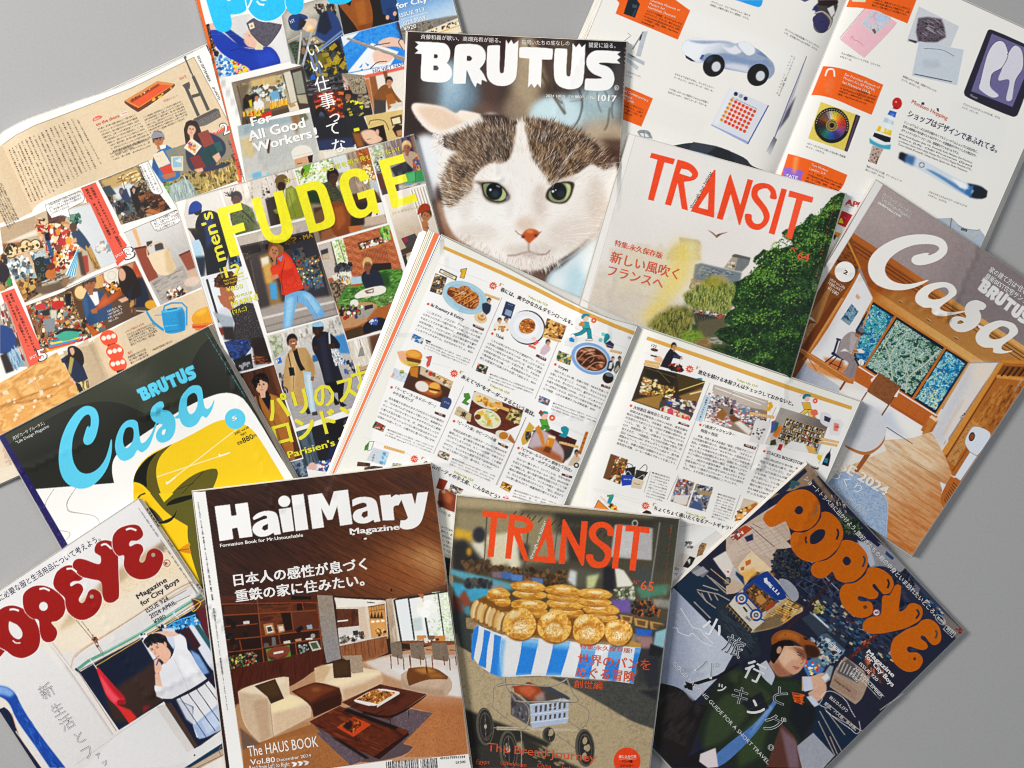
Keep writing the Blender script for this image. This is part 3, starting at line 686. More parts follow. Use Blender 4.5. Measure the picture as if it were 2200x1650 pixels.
def art_dark():
 s=Sheet(-40,690,800,1540,'2b2d25',7);z,Z=Zm2(0,700,4.583);y,Y=Zm2(0,700,3.4375);w,W=Zm2(0,1060,4.4)
 s.R("-40,930 450,690 650,1040 300,1100 60,1100",'33352b','24261f',(250,720),(150,1060));s.M(Z,"20,390 80,-47 67,-43 66,-33 60,-15 54,-5 53,6 67,30 66,34 40,-20 47,-20 -3,-90 10,-60 20,-44 30,-36 56,-27 67,213 -400,267 -300,67/2a2b25 f.6;13,362 665,-355 22,26 -23,14 -30,36 -20,44 -10,60 0,93 -44,18 -40,19 -66,-34 -67,-29 -53,-7 -54,5 -60,15 -66,33 -67,43 -70,45/3b3e32 a.95")
 # white ribbon and the yellow profile
 s.M(Y,"87,402 194,-15 -6,-27 2,-27 13,-21 43,-32 50,-33 74,-47 50,-23 40,-13 33,3 30,20 113,193 144,187 -767,100/eceae5;328,387 2,-17 13,-30 34,-30 50,-20 46,-23 60,-34 34,-3 33,10 27,20 26,40 50,83 164,284 -400,0 -134,-167/e4bd27;328,387 5,-27 27,-35 33,-18 30,-16 -30,29 -10,33 4,34 16,46 -10,17 -33,-50 -23,-17/60561e;328,385 5,-25 27,-33 30,-19 -23,29 -7,30 2,30/16180f;408,430 32,-37 40,-30 40,-12 13,1 5,11 -8,24 -10,21 -7,22 -80,13/615a22;405,437 28,-27 54,-7 33,-3 47,-3 0,103 -134,0/5d5822;502,358 -59,60/w1 23230f;477,387 -39,15/w1 23230f;328,384 19,4 16,15 24,27 23,37 23,40 -100,-7 -3,-73/f0c21c;333,387 17,10 20,33 3,37 -43,0 -2,-67/eeb010 f2 a.8;410,443 -2,-6 12,-10 27,-5 33,-4 -3,7 -44,8/15170e;337,427 6,-9 14,-5/w2.6 1b1b10 s")
 s.M(W,"423,0 50,0 47,60 47,27 25,16 -2,30 7,24 5,23 -2,27 13,40 37,86 -150,-100 -70,-166/ebbd1b;473,0 60,0 100,0 17,333 -30,-80 -20,-66 -10,-54 2,-30 -45,-26 -34,-27/5f5b24;500,0 47,0 -30,28/efc41f;523,40 7,-13 30,-15 50,-9 0,12 -43,15/15170f;493,93 27,-8 27,-13 10,-20 -4,20 -16,18 -24,7/18180e;460,40 20,7 20,20 15,21 -18,2 -24,-23/4f4a3a;433,17 10,-12 14,-5/w3 1b1b10;560,180 17,-13 20,-12 3,8 -7,10/d08a1a;560,180 33,-7 9,9 -2,8 -20,-3/c8831c;560,180 37,-6/w1.2 6b4510;635,245 7,3 5,19/e7c52a")
 for L in("1745,765 1230,1165","1160,1115 1690,940"):s.L(y(L),1.6,'efe6c2',sm=0)
 for c0,r in((Y("552,317")[0],-19),(Y("421,381")[0],-38)):
  ca,sa=math.cos(math.radians(r)),math.sin(math.radians(r));f=lambda t:np.array([(c0[0]+u*ca-v*sa,c0[1]+u*sa+v*ca)for u,v in pts(t)])
  s.M(f,"-13,0 -11,-5 -9,-5 -7,-1.5 12,-1.5 14,0 12,1.5 -12,1.5/f0e8cd")
 for L in("400,1205 350,1280 320,1360 280,1430","560,1200 500,1290 495,1340 520,1370 600,1385"):s.L(y(L),1,'8f8b84',sm=1)
 s.M(W,"227,0 -14,27 -1,20 8,11 33,5 40,7 17,13 3,14/w1 8f8b84 s;188,117 25,4 8,6 -4,10 -10,10/w1 8f8b84 s")
 # spine
 s.M(pts,"-4,936 8,933 147,1172 330,1500 316,1504/28215a");s.K("-2,940 9,938 145,1172 132,1178",40,'3b3473 1f1a4a',(2,6))
 casa_word(s,z,'62bfdc')
 e=(np.array((411.5,786.5))-np.array((294,846.)));e=e/1895;n=np.array((-e[1],e[0]))*1.1
 o=np.array((291,838.))
 brutus_word(s,lambda t:o+(pts(t)[:,0:1]-135)*e+(pts(t)[:,1:2]-170)*n,'62bfdc')
 s.L([(413+3*math.cos(t),797+3*math.sin(t))for t in np.linspace(0,6.28,14)],.7,'62bfdc');s.T('月刊｢カーサ ブルータス｣',Z("45,376 102,-52"),8.2,'dcdcd6');s.T('"Life Design Magazine',Z("55,388 107,-56"),6.6,'dcdcd6')
 s.M(Y,"579,229/22.2x22.2 62bfdc");s.T('5',Y("574,234 10,-4"),9,'f4f4f0',.05);s.T('2002 vol.26',Y("578,269 35,-18"),5.6,'2a2616');s.T('MAY',Y("594,272 14,-7"),5.6,'2a2616');s.T('定価',Y("585,294 12,-5"),7,'2a2616')
 s.T('880',Y("599,289 26,-12"),12,'2a2616');s.T('円',Y("626,275 6,-3"),6.5,'2a2616');s.TV('2002年5月1日発行(毎月1回1日発行)平成14年4月17日第三種郵便物認可第3巻第5号',*Z("676,23")[0],*Y("602,173")[0],3.4,'5fa3ad')
 return s

def remap(src_tl,src_tr,dst_tl,dst_tr):
 a,b,c,d=[np.array(v,float)for v in(src_tl,src_tr,dst_tl,dst_tr)]
 u0=(b-a)/np.hypot(*(b-a));v0=np.array([-u0[1],u0[0]]);u1=(d-c)/np.hypot(*(d-c));v1=np.array([-u1[1],u1[0]])
 return lambda p:c+((p-a)@u0)[:,None]*u1+((p-a)@v0)[:,None]*v1

def art_house():
 s=Sheet(1500,370,2330,1230,'958887',9);a,A=Zm2(1700,380,4.4);b,B=Zm2(1700,640,4.4);c,C=Zm2(1700,900,4.4)
 s.R(A("133,133 634,434 200,-267 -700,-300"),'9c8f8d','857a7b',(1950,450),(2200,620));s.M(pts,"1885,390 1960,440 1920,500 1840,480/a79a97 f30 a.8")
 # floor, walls
 s.M(B,"-67,167 367,66 200,134 -33,500 -767,0/dcd6cf");s.R(B("-33,187 53,0 137,96 -7,17 -183,-47"),'8f95a4','b7bac3',(1700,780),(1800,830));s.M(B,"153,287 80,6 84,44 103,68 -20,95 -167,-100/e9e6e2 f8;220,327 80,33 13,-17 20,57 47,57 -87,-44/c3c8d2 f10;213,-83 45,86 -58,104 -13,106 -87,0 -70,-13 70,-100 57,-80/dcdada;140,30 20,-10 -50,120 -63,57 -14,-10/c2c0c4 f12")
 # ceiling of slats
 ceil=A("167,157 23,16 77,50 160,107 113,77 50,31 210,139 0,10 -67,-7 -71,0 -99,4 -76,-47 -157,-101 -72,-53 -40,-96 -41,-87")
 s.R(ceil,'a35f24','d0a064',A("300,300")[0],A("500,550")[0]);s.M(A,"258,383 72,53 157,101 76,47 70,-34 -133,-83 -167,-117/d3a56b f12 a.6");s.setclip(ceil)
 for i in range(64):s.L([(1780+i*1.25-40,480+i*2.05-26),(2260+i*1.25,795+i*2.05)],.9,'6d3b12',a=.34 if i%2 else.5)
 for o,w in((10,1.6),(16,2.2),(23,1.5)):s.L([(1800-o*.55,484+o),(2260-o*.55,787+o)],w,'4a2409',a=.85)
 s.setclip()
 for q in("1020,1165 1055,1190 1045,1198 1020,1182","1280,1338 1318,1360 1308,1370 1282,1352","1540,1510 1580,1530 1570,1540 1542,1525"):s.P(a(q),'6b4422');s.L(a(q)[:2],.8,'f0e6d6')
 # timber on the left
 s.M(A,"167,187 20,-10 30,110 -17,33 -73,110 -44,98 -316,472 -67,-100 400,-600/7a481d");s.N(A("140,240 33,-43 40,86 -26,37 -44,-43"),'5c3110 8a5220 4a260c',5,45,4);s.M(A,"173,193 44,94/w4 b98032;127,260 40,60 -27,10 -30,-43/94602a;100,293 87,44 -124,130 -20,-34/7b4a22")
 s.M(B,"57,57 26,15 -3,6 -27,-13/c9bcae");s.N(B("60,80 20,0 -53,80 -7,-27"),'9b7047 b08459',4);s.M(A,"103,367 30,-34 -50,134 -23,-34/9c7043 f1;187,337 30,-47 1,12 -135,231 -46,45 -4,-11/a9672a");s.M(B,"132,0 25,0 -117,187 -20,13 3,-23/6d3b16 f1;157,0 10,0 -110,173 -14,14/bd8a52")
 # picture on the wall, small lamp
 s.N(B("190,18 22,25 -27,42 -27,-20"),'27405a 55788f 8fa9b5 2c4a66',4,60,2);s.M(B,"158,65 27,20 -3,2 -27,-20/8a8a90");s.M(A,"207,367 11,13 -8,7 -8,-9/c9a183 f1")
 # windows
 s.M(B,"257,2 310,203 -110,165 -237,-150 -33,-20 13,-97/b4722f;258,12 69,45 -94,156 -36,-26 6,-87/0f2032;332,60 151,96 -103,159 -150,-97/0f2032;488,160 70,43 -103,162 -68,-45/0f2032")
 w1,w2,w3=B("258,21 65,42 -90,142 -30,-20 7,-85"),B("333,69 144,95 -98,141 -144,-92"),B("489,167 58,40 -93,146 -61,-38")
 s.N(w1,'0d5c86 2f8fa8 a7cfd0 1f6f8a 3a9a9a',9,k=1.6);s.N(w2,'234a3e 5d8a7f c3d3cd 3a6a58 9bb5ae',9,k=1.6);s.N(w3,'0e6a9a 3f9fbc b5d6d0 2c7f9a',9,k=1.6);s.K(w1,260,'d9ece8 7dbfc0 0c4f78 4f9f86',(2,5),None,1.6,.8,kind='e')
 s.K(w2,460,'e6eeea 2a5a40 7fa58f 1d3f3a c9d4a0',(2,5),None,1.6,.8,kind='e');s.K(w3,240,'d6ecea 72bac8 0d5a8c d8d9a0',(2,5),None,1.6,.8,kind='e');s.M(B,"207,160 46,-3 -20,48 -30,-20/0f5e96 f6 a.6");s.K(B("410,300 23,-23 47,23 -26,53 -54,-36"),120,'e3dfa8 d8d58f f0edd0',(2,5),None,1.5,.8,kind='e')
 s.M(B,"520,253 27,-40 -47,87/0c5c96 f7 a.7")
 for L,w in(("1085,900 1110,750 1250,640 1400,500",3.6),("960,780 930,560 870,420",3.2),("960,780 840,640 790,580",2.6),("930,560 1010,420 1120,290",2),("1110,750 1080,640 1040,560",2.6),("1180,640 1130,520 1080,480",2),("860,480 960,300 1000,230",2),("1000,780 1080,720 1060,640",2),("1230,800 1350,750",1.6),("1250,640 1220,540 1190,450",1.4),("700,100 830,250",1),("820,330 900,240",1)):
  s.L(b(L),w,'c9cfc4',sm=1,a=.9);s.L(b(L)+np.array((.8,.8)),w*.35,'8b8f6f',sm=1,a=.7)
 s.M(B,"328,55 -98,163/w4.6 b06a2c;485,157 -102,161/w4.6 b06a2c;258,2 -71,198/w3 c78a45;563,204 -108,166/w5 c58540;257,3 306,201/w3.4 b87937;230,220 150,97 75,48 7,10 -42,30 -107,-68 -60,-44 -63,-36 10,-50/b0642c;213,217 164,103 80,50/w3 e4ddd4;313,333 107,64 -2,10 -108,-67/a55a28")
 for k in range(9):s.L(b("%d,%d %d,%d"%(640+80*k,690+52*k,600+80*k,760+52*k)),.7,'8a4719',a=.6)
 # chair, reading person, dark chair, bench
 s.M(B,"40,197 60,16 87,0 13,47 -57,-3 -76,-27/c98a5a f4;100,187 67,13 -7,33 -43,-20/b86a35 f3")
 for L,w in(("425,385 470,400",4),("440,400 400,530",4.6),("465,410 430,530",2),("380,520 500,580",6),("400,545 270,650",3),("430,560 350,640",2.4),("480,580 440,680",2.6),("360,610 470,660",1.8),("440,670 420,745",2.4)):s.L(b(L),w,'1d2b45',sm=0)
 s.M(B,"167,120 20,-13 16,3 10,20 -10,17 4,10 -20,16 -20,-13 -24,20 10,-37/968b8c f.5 s;187,110 26,10 -10,23 -6,17 16,7 -13,6 -17,-6/a9a0a0 f1;143,173 37,-3 27,30 -7,47 -13,6 -27,-10 20,-36 -23,-17/8b8082 f.5 s;182,180 18,27 -13,40/w1 6f6568;157,233 30,24 10,13 -24,-13 -23,-4/a89a96 f1;217,106/10x8.5 3b3b40 r25;221,102/7x5 6d7178 r25 f1;202,110 18,7 -7,11 -13,-8/a06a4e f.6;193,163 27,-3 13,10 -6,5 -27,-2/e2ddd3 f.5;192,162 15,1 6,9 -16,0/a3684a f.6;220,203/6.5x7 dfe0df;220,197 -2,16/w.8 55585c;200,190 13,23/w4 23252c;20,157 20,3 157,100 -2,12 -35,-9 -137,-93/ad7038;33,162 157,100/w1.2 d2a06a;170,263 -17,27/w4.5 7a4524;43,173 37,57/w2 a5673a;277,235 66,45 -35,58 -69,-43/7f5232")
 s.N(B("277,235 66,45 -35,58 -69,-43"),'80522f 8d5e3b 744a2a',3,30,3,a=.7);s.M(B,"278,233 -38,60/w2.4 8c4f26;345,280 -62,93/w3 7d4423;238,297 -21,33/w3 8c4f26;250,257 13,-10 14,-12 -24,32/e8e2da;330,300 13,-17 -10,30 -10,-1/e6e0d8")
 # right hand wall, doors, stool
 s.M(B,"563,207 89,-3 -119,179 -60,94 -30,-50 20,-54/dcd3cc;563,207 24,6 -94,187 -20,77 -30,-50/c5c6cc f10;600,233/24x20 e6d5c5 f10 a.8;662,200 238,-13 -100,180 -233,500 -97,-367/a7692e");s.N(B("653,277 60,10 -113,126 -33,-26"),'8a5522 a86d33 b98145',4,-58,3)
 s.N(B("687,273 43,7 -97,147 -16,-24"),'7c4a1c 99602a ae763c',4,-58,3);s.N(C("563,10 44,10 -74,90 -16,40 -27,-23"),'b07d4c c08f5c 9a6a3b',3,-58,2);s.M(B,"655,203 15,0 -177,287 -20,10 -3,-10/c68a45;670,213 -183,290/w2.4 6b3a15;687,267 -120,136/w2.5 b47a3a;567,387 30,23/w5 c28a4f;600,410 -93,137/w3.2 8a5120;663,200 74,3/w7 c0813a;667,213 70,4 -4,30 -83,-7/7e4c1d;647,247 90,10/w7 c98f4a")
 for k in range(5):s.L(b("%d,655 %d,740"%(2050+k*55,1985+k*55)),4,'3f2410')
 s.M(C,"537,-63 10,5 -64,108 -10,0/c9b9a5 f2 a.5");s.K(B("533,370 14,-7 -7,17 -7,0"),6,'5c5c60 a8a8aa',(3,5));s.M(B,"480,463 7,-13/w2.4 a9a6a4;435,375 7,-6 20,14 -2,9 -27,48 -8,2 -13,-14/b9783d;435,375 7,-6 20,14 -4,10/e3c9a8;457,390 5,-2 -29,52 -10,2/8f5526 f1.5;418,398 12,2 -13,23 -9,-6/a96a33")
 # boarded floor
 floor=C("287,67 96,-7 60,-20 44,83 20,54 -34,56 4,54 -90,146 -287,-133 33,-133 167,-67")
 s.R(floor,'dccab6','b3703d',(1900,960),(1990,1130));s.M(C,"333,80 100,-17 40,77 -40,33 -66,-33/e8d3b8 f12 a.8");s.setclip(floor);s.N(floor,'a86a3a c79a6c d9bfa0 b98150',8,33,9,a=.4)
 for k in range(11):s.L([(1800,950+k*22),(2060,1118+k*22)],.8,'8a5a34',a=.55)
 s.setclip();s.M(B,"297,460 210,123/w1 b0987e;293,463 200,119/w.8 8c6f52;300,407 82,53/w1.5 3a3c40");s.M(C,"500,177 18,5 -25,45 -20,3 40,-43/e0e2e6 f.5;468,197 20,10 -11,23/d9dbe0;503,180 32,17 -12,20 -43,70 -10,-27 3,-27/a8662f")
 for k in range(8):s.L(c("%d,%d %d,%d"%(1530-k*12,600+k*22,1570-k*14,640+k*24)),1.6,'4c2810')
 # heater drum and table
 s.M(C,"580,24 48,26 -45,67 -20,-14 -15,-28 9,-28/d3dae3 s;569,56/6.5x10 2a2326 r15;569,56/4.5x7 8d4b28 r15;563,105 22,12 -52,77 -18,-12/d8dde6;563,104 22,13/w1.2 7b8088");s.M(B,"213,327 27,6 37,27 21,37 -1,33 -14,27 -23,20 -30,10 -30,-10 -30,-14 -70,-63 33,-100/c9c9cd s;213,333 27,14 -27,86 -40,27/a9aab2 f10 a.7;167,462 40,18 26,7 30,-10 24,-22 10,-25 -4,27 -26,26 -27,14 -27,-4 -40,-20/a8713f;230,495 20,-2 -40,57 -13,-3/8f5a30")
 s.M(C,"127,187 33,-20 40,5 33,15 34,23 26,30 11,37 -2,56 -9,47 -93,-47 -100,-80/8fa0b8 s");s.N(C("140,187 60,-14 60,34 37,40 5,86 -12,40 -90,-56"),'8293ad 9dafc6 aebccd',3,a=.6);s.M(C,"267,213 26,30 11,37 -6,87/w1.2 b3c0d2 s")
 s.M(pts,"1882,387 1900,392 1768,606 1700,730 1560,925 1540,900 1761,598/dddad6");s.L("1900,392 1768,606",1.2,'b7b1ad')
 # lettering
 f=remap((-3,938),(447,702),(1882,387),(2308,666));zd=Zm(0,700,4.583)
 casa_word(s,lambda t:f(zd(t)),'e8e4de')
 e=(np.array((411.5,786.5))-np.array((294,846.)))/1895;n=np.array((-e[1],e[0]))*1.1;o=np.array((291,838.))
 brutus_word(s,lambda t:f(o+(pts(t)[:,0:1]-135)*e+(pts(t)[:,1:2]-170)*n),'e6e3de')
 s.T('月刊｢カーサ ブルータス｣',A("287,58 91,61"),7.5,'e3dedb');s.T('"Life Design Magazine',A("282,72 91,60"),6.4,'e3dedb');s.T('casabrutus.com',A("272,82 71,46"),6.2,'efece9',.04);s.M(A,"169,299/22x22.4 eae7e2")
 s.T('2',A("163,303 10,6"),9,'3f2d1c',.05);s.T('2024 vol.286',A("119,325 48,29"),6,'e8d9c8');s.T('FEBRUARY',A("115,337 43,26"),6.4,'e8d9c8');s.T('¥1080',A("112,353 33,22"),8,'e8d9c8')
 s.T('家の建て方は“住む',A("621,298 117,75"),13,'ebe8e4',.03);s.T('最新BEST住宅サンプル',A("608,318 145,94"),13,'ebe8e4',.03);s.T('NICE HOUSE 2024',C("-60,30 355,212"),21,'e7e0d5',.06);s.T('日本の家づくり',C("-20,103 233,135"),22,'dadfe2',0)
 s.T('SUPER 相原英健(nendo) AIAR',C("33,157 210,140"),8,'c9d1dc',.01);s.T('デザインルキー 神谷修平',C("37,187 198,121"),9,'c9d1dc',0);s.T('大切な家特集号',B("707,297 25,-40"),5,'d8c6ae')
 return s

def skin_head(s,x,y,rx,ry,skin,hair,rot=0,cap=None):
 """small printed head: face, hair and a few marks"""
 ca,sa=math.cos(math.radians(rot)),math.sin(math.radians(rot));g=lambda u,v:(x+(u*ca-v*sa)*rx,y+(u*sa+v*ca)*ry)
 s.P([g(-.2,1.5),g(.5,1.5),g(.55,.4),g(-.4,.4)],skin);s.E(x,y,rx,ry,skin,rot,.5);s.P([g(-1.1,.3),g(-1.15,-.6),g(-.5,-1.25),g(.5,-1.25),g(1.1,-.6),g(1.1,.1),g(.8,-.3),g(.2,-.55),g(-.6,-.4),g(-.9,.5)],hair,f=.4,sm=1)
 for u in(-.3,.35):s.E(*g(u,-.02),rx*.14,ry*.09,'2a1c18',rot,.3)
 s.L([g(.02,.05),g(.08,.35)],max(.6,rx*.1),'6d4636',a=.6);s.L([g(-.2,.58),g(.25,.58)],max(.6,rx*.1),'7d4038',a=.8)

def art_fudge():
 s=Sheet(360,270,1090,1120,'e6e3de',11);f,F=Zm2(400,290,4.074);g,G=Zm2(420,620,4.025)
 # street with two men in green
 p=F("100,157 210,-61 44,143 -210,54");s.P(p,'c4bab0');s.setclip(p);s.R(p,'d6cdc3','b3a79c',F("167,133")[0],F("217,283")[0])
 for k in range(12):s.L(f("%d,%d %d,%d"%(420+k*55,430-k*14,480+k*55,640-k*14)),1,'a89c90',a=.7)
 s.K(F("173,140 127,-37 10,57 -123,27"),26,'e3dcd3 9f9489 8a7f75',(5,10),75,2.5);s.M(F,"230,187 33,-10 20,83 -36,7/3b3230 f1");s.K(F("200,160 40,-13 3,40 -40,0"),12,'2e2a2a 6b625b',(4,8));s.M(F,"187,130 33,-7 7,90 -20,20/cfc6bc f3;127,213 33,-16 33,16 20,64 -66,20 -17,-44/4f5a2f")
 s.N(F("127,213 33,-16 33,16 20,64 -66,20 -17,-44"),'3e4a24 66713d 2f3a1c',6,a=.8);s.M(F,"157,213 53,54/w3.4 20242c");skin_head(s,*F("147,187")[0],10,13,'5a3a2c','1c1716',12)
 for k in range(9):s.L(f("%d,%d %d,%d"%(400,540,330+k*12,500+(k*37)%60-k*8)),1.6,'1d1817')
 s.M(F,"290,157 17,-10 23,20 23,63 -16,13 -37,4 -10,-47/7d8433;293,160 17,-7 10,34 -20,26/949b48 f2;253,220 40,-20 7,33 -37,-3/757c2e f.6;300,167 20,73/w.8 565c20");skin_head(s,*F("277,147")[0],9.5,13,'33221c','6d5a38');s.M(F,"259,140 3,-15 15,-10 16,5 4,17 -20,-2/6f5b35 s;253,230 14,0 10,27 -14,6/3a2a22;143,263 70,-10 4,27 -70,20/555a35 f2 a.6")
 s.setclip()
 # man in a navy coat
 p=F("0,187 95,-26 69,223 -121,31 -50,-182");s.P(p,'cec6be');s.setclip(p);s.P(F("0,187 95,-26 15,52 -90,20"),'d8d2ca',f=4);s.P(F("13,313 30,-13 7,67 -27,-7"),'a9c4d6',f=3);s.P(F("20,357 40,-4 -7,60 -20,0"),'25303f',f=3);s.P(F("117,317 43,-10 3,76 -36,10"),'1f2c46',f=2);s.K(F("127,327 30,-10 3,60 -27,6"),26,'3d6aa0 12181f 6b7a8c',(4,8))
 s.M(F,"33,233 27,-16 37,10 16,40 14,66 -14,64 -53,16 -7,-80 -30,-53/1d2029;50,240 27,-10 10,70 -27,33/2a3a63 f3;13,283 27,-16 17,33 -30,7/23262f;3,272 27,0 3,15 -20,-4/4a4038 f1;23,283/6x5 3a2a22;33,220/9x11 2f221d r20;7,230 3,-23 10,-12 13,-2 12,10 -2,14 -23,11/22468c s;7,233 1,-6 22,-5 -10,9/1d3a78")
 s.setclip()
 # room behind the letters
 p=F("315,94 215,-60 57,223 -207,58");s.P(p,'8d7d6c');s.setclip(p);s.P(F("313,97 110,-32 24,82 -114,13"),'dfe4d6',f=2);s.K(F("317,97 106,-30 20,76 -113,14"),220,'c5d3a0 f2f3ec 9ab26f 6d8a4a e2e9d4',(4,9),None,1.4,.8,kind='e');s.P(F("423,65 44,-12 16,57 -40,0"),'c9cfcc',f=2);s.N(F("463,52 30,-9 54,157 -27,7"),'8d7a68 b3a08c 6f5e50',4,75,6);s.P(F("493,43 37,-10 30,117 -27,-3"),'9c5a2c',f=2);s.N(F("500,43 30,-8 3,52 -20,3"),'c8702c 7d3f1c d89a50',6)
 s.M(F,"347,83 18,-1 -15,41 -17,-10/6aa02f s;337,97 10,3 -14,33/5a3a2c;347,163 46,-3 4,40 -37,0/23381f f3");s.K(F("513,90 34,-3 3,53 -30,3"),60,'d8b23c e9dfae 6b8a3a f2efe2',(4,8),None,1.2,.9,kind='e');s.M(F,"533,133 27,-3 3,37 -23,0/aeb5b8 f2;393,143 27,-10 27,27 26,47 -26,6 -34,-20/3d4434 f.6")
 s.N(F("397,143 23,-6 47,70 -54,-14"),'2f3a2a 55543a 3f3329',5,a=.8);skin_head(s,*F("428,123")[0],11,15,'4a3026','1b1513',-5);s.M(F,"423,200 34,-3 16,16 10,64 -40,20 -26,-30/7a4320 s;430,213 27,-6 10,46 -24,27/94562b f4;370,213 40,-6 20,60 -37,43/4a3524 f2;373,230 27,-17 13,40 -30,20/6d5138 f2;483,173 67,-13 17,27 -74,20/4a3020 f1;480,200 100,-13 7,53 -87,27 -20,0/2e241f f2;520,240 60,-13 7,30 -67,10/b7a392 f2;547,200 33,-10 3,40 -43,10/dcd9d4 f1;530,200 50,-7/w3 1d1a1a;550,200 7,33/w4 191616;473,267 40,-4 -3,14 -33,6/b06a3c;393,283 30,-13 10,27 -40,13/8a5a3c f2")
 s.setclip()
 # man on the green sofa
 p=F("533,32 129,-32 40,140 -130,36");s.P(p,'8d857b');s.setclip(p);s.N(F("533,32 40,-10 14,78 -40,10"),'d8dcd0 b5b9a8 8d9a76',5);s.N(F("577,20 53,-13 10,70 -40,3"),'8a7c78 6a5c5a a89c96',5,75,5);s.P(F("627,7 35,-7 18,67 -40,0"),'2c2350',f=2);s.P(F("653,3 10,-3 24,73 -20,-13"),'8f7055',f=3);s.K(F("547,67 26,-4 7,47 -27,0"),50,'e2e2de 3a3d40 8a8d90',(3,6))
 s.M(F,"627,57 26,-10 24,13 3,40 -27,13 -20,-16/ab9580 s");skin_head(s,*F("643,37")[0],9,12,'8a5a3e','c9a878');s.N(F("660,70 27,-13 3,46 -27,7"),'8f2f24 d8a23c 2f4a8a b5532c',6,80,2);s.M(F,"597,97 43,-20 23,23 -10,23 -40,4/25242f f.6;640,110 57,-10 5,37 -59,10/3f8a55 f.6;642,115 25,-8 3,26 -27,9/56a06b f2;669,107 1,31/w1.4 276040;567,143 53,-6 3,30 -50,10/4a3a44 f2;620,147 82,-14 1,14 -80,20/8c98a5 f1")
 s.N(F("623,150 77,-15 2,8 -79,20"),'4a6a9a b5a590 c9c2b8',4,165,4);s.M(F,"547,113 33,-3 3,50 -23,0/5c3026 f2");s.setclip()
 # man in the red jacket
 p=F("147,298 210,-52 73,307 -230,40");p=np.concatenate([F("147,298 209,-52 16,41"),G("393,13 18,63 -205,53 -33,-119")]);s.P(p,'57504c');s.setclip(p)
 s.M(F,"143,297 217,-54 7,37 -167,40 -43,7/b3a99d f2");s.R(F("157,323 213,-46 63,256 -233,34"),'4a4242','332e30',F("167,333")[0],F("400,500")[0]);s.M(F,"157,328 56,-11 7,23 -53,13/2c2626 f1;230,320 137,-37 3,27 -83,27 -54,0/2e2826 f1")
 s.K(F("287,300 33,-7 0,24 -30,3"),18,'a07a2c 6b4f1c',(4,8),0,3);s.T('· MA',F("333,308 37,-10"),10,'a8802e',.05);s.K(F("160,347 30,-7 -3,20 -24,3"),14,'9a7a30 5c4a20',(3,6),-15,3);s.M(F,"160,367 27,-7 33,140 -33,13/3d3634 f1;187,363 26,130/w3 5a4f4a;213,353 30,-10 44,177 -34,13/8d6d44 f3;217,360 23,-7 3,27 -20,7/dcd5c2 f2;223,380 24,-7 6,60 -20,0/c29a5a f4;243,433 20,-3 4,50 -20,0/4f94c4 f2;300,320 67,-20 60,213 -77,7/36343a f2")
 s.N(F("307,337 33,-10 30,116 -23,17"),'2b3038 3d5566 6a5a4a 23262c',9);s.N(F("347,360 33,-10 23,93 -26,10"),'2c333c 3f5a70 75644c 262a30',9);s.K(F("313,360 80,-7 7,87 -63,7"),46,'c98a3c 3f7aa8 a83c2c e2d6b0 5c8a5a',(3,6))
 s.M(G,"180,60 80,-23 137,-17 14,56 -205,53/9a928c f3;187,87 213,-50/w5 c9c2ba f1;200,110 207,-53/w3 7d766f f1");s.M(F,"263,353 24,-13 20,17 23,50 13,40 -53,21 -12,-3 -1,-45 -32,-27 3,-10 19,-6/c23a22;283,347 20,13 17,50 -23,7 -20,-40/d34f30 f4;267,403 46,-16 7,30 -48,3/b93420 f1.5;287,367 -10,46 6,50/w1.4 7f1f14")
 s.K(F("287,420 46,-13 7,36 -47,20"),40,'b03019 d85638',(3,7),70,3,.6);s.M(F,"245,393 22,-13 16,3 -16,30 -15,-3/cf4529 f1")
 skin_head(s,*F("257,337")[0],12,16,'b07a5a','7a5230',10);s.P(F("267,320 16,7 0,16 -10,7 -6,-17"),'8a5f38',sm=1);s.P(F("247,357 11,-4 5,24 -10,6"),'a87050',f=.5);s.L(F("248,358 5,12"),3,'1c1a1a');s.L(F("251,343 11,3"),1.6,'4a2f20');s.P(F("245,413 22,-8 3,12 -17,6"),'b98466',f=.5);s.P(F("267,360 16,-10 -6,20"),'7a8fae')
 s.M(G,"258,20 45,-17 30,10 30,37 12,30 -32,7 -23,-37 -27,-13 -16,76 -26,4/6f9ec4;263,30 20,-7 -10,87 -16,2/92bcd9 f3;307,13 23,4 30,40 -10,20/8fb9d6 f4;293,20 2,20/w1.2 3f6f9a;320,30 30,48/w1 4f7fa8");s.setclip()
 # brick sitting room
 p=np.concatenate([F("385,322 207,-60 40,135"),G("593,7 -43,110 -113,31 -40,-125")]);s.P(p,'9c5c3c');s.setclip(p);brick=F("457,300 135,-38 38,138 -150,13");s.P(brick,'a4613f');
 for r in range(26):
  for k in range(18):
   x,y=1360+k*30+(r%2)*15+r*3.4,905-k*8.3+r*16-(r%2)*4;s.P(f("%f,%f %f,%f %f,%f %f,%f"%(x,y,x+26,y-7,x+29,y+5,x+3,y+12)),['b06c46','94553a','a86240','bb7a52'][(r*7+k*5)%4],a=.9)
 for k in range(17):s.L(f("%d,%d %d,%d"%(1535+k*13,1022-k*3,1560+k*13,1150-k*3)),1.2,'7d4429')
 s.M(F,"423,307 34,-7 23,100 -33,7/d8dfc4 f1");s.K(F("425,310 30,-7 18,64 -33,6"),80,'a8c070 eef2e2 84a050 c9d8a0',(4,8),None,1.3,.9,kind='e');s.M(F,"421,310 26,97/w2.4 4a4540;443,305 20,65/w2 7b7a70;385,322 36,-11 22,99 -30,10/bdb2a8 f1;392,337 21,-7 4,30 -20,3/39404a f1;395,350 22,-7 0,17 -19,3/b9a58a f.5;500,315 80,-22 10,20 -83,24/4a3024 f1")
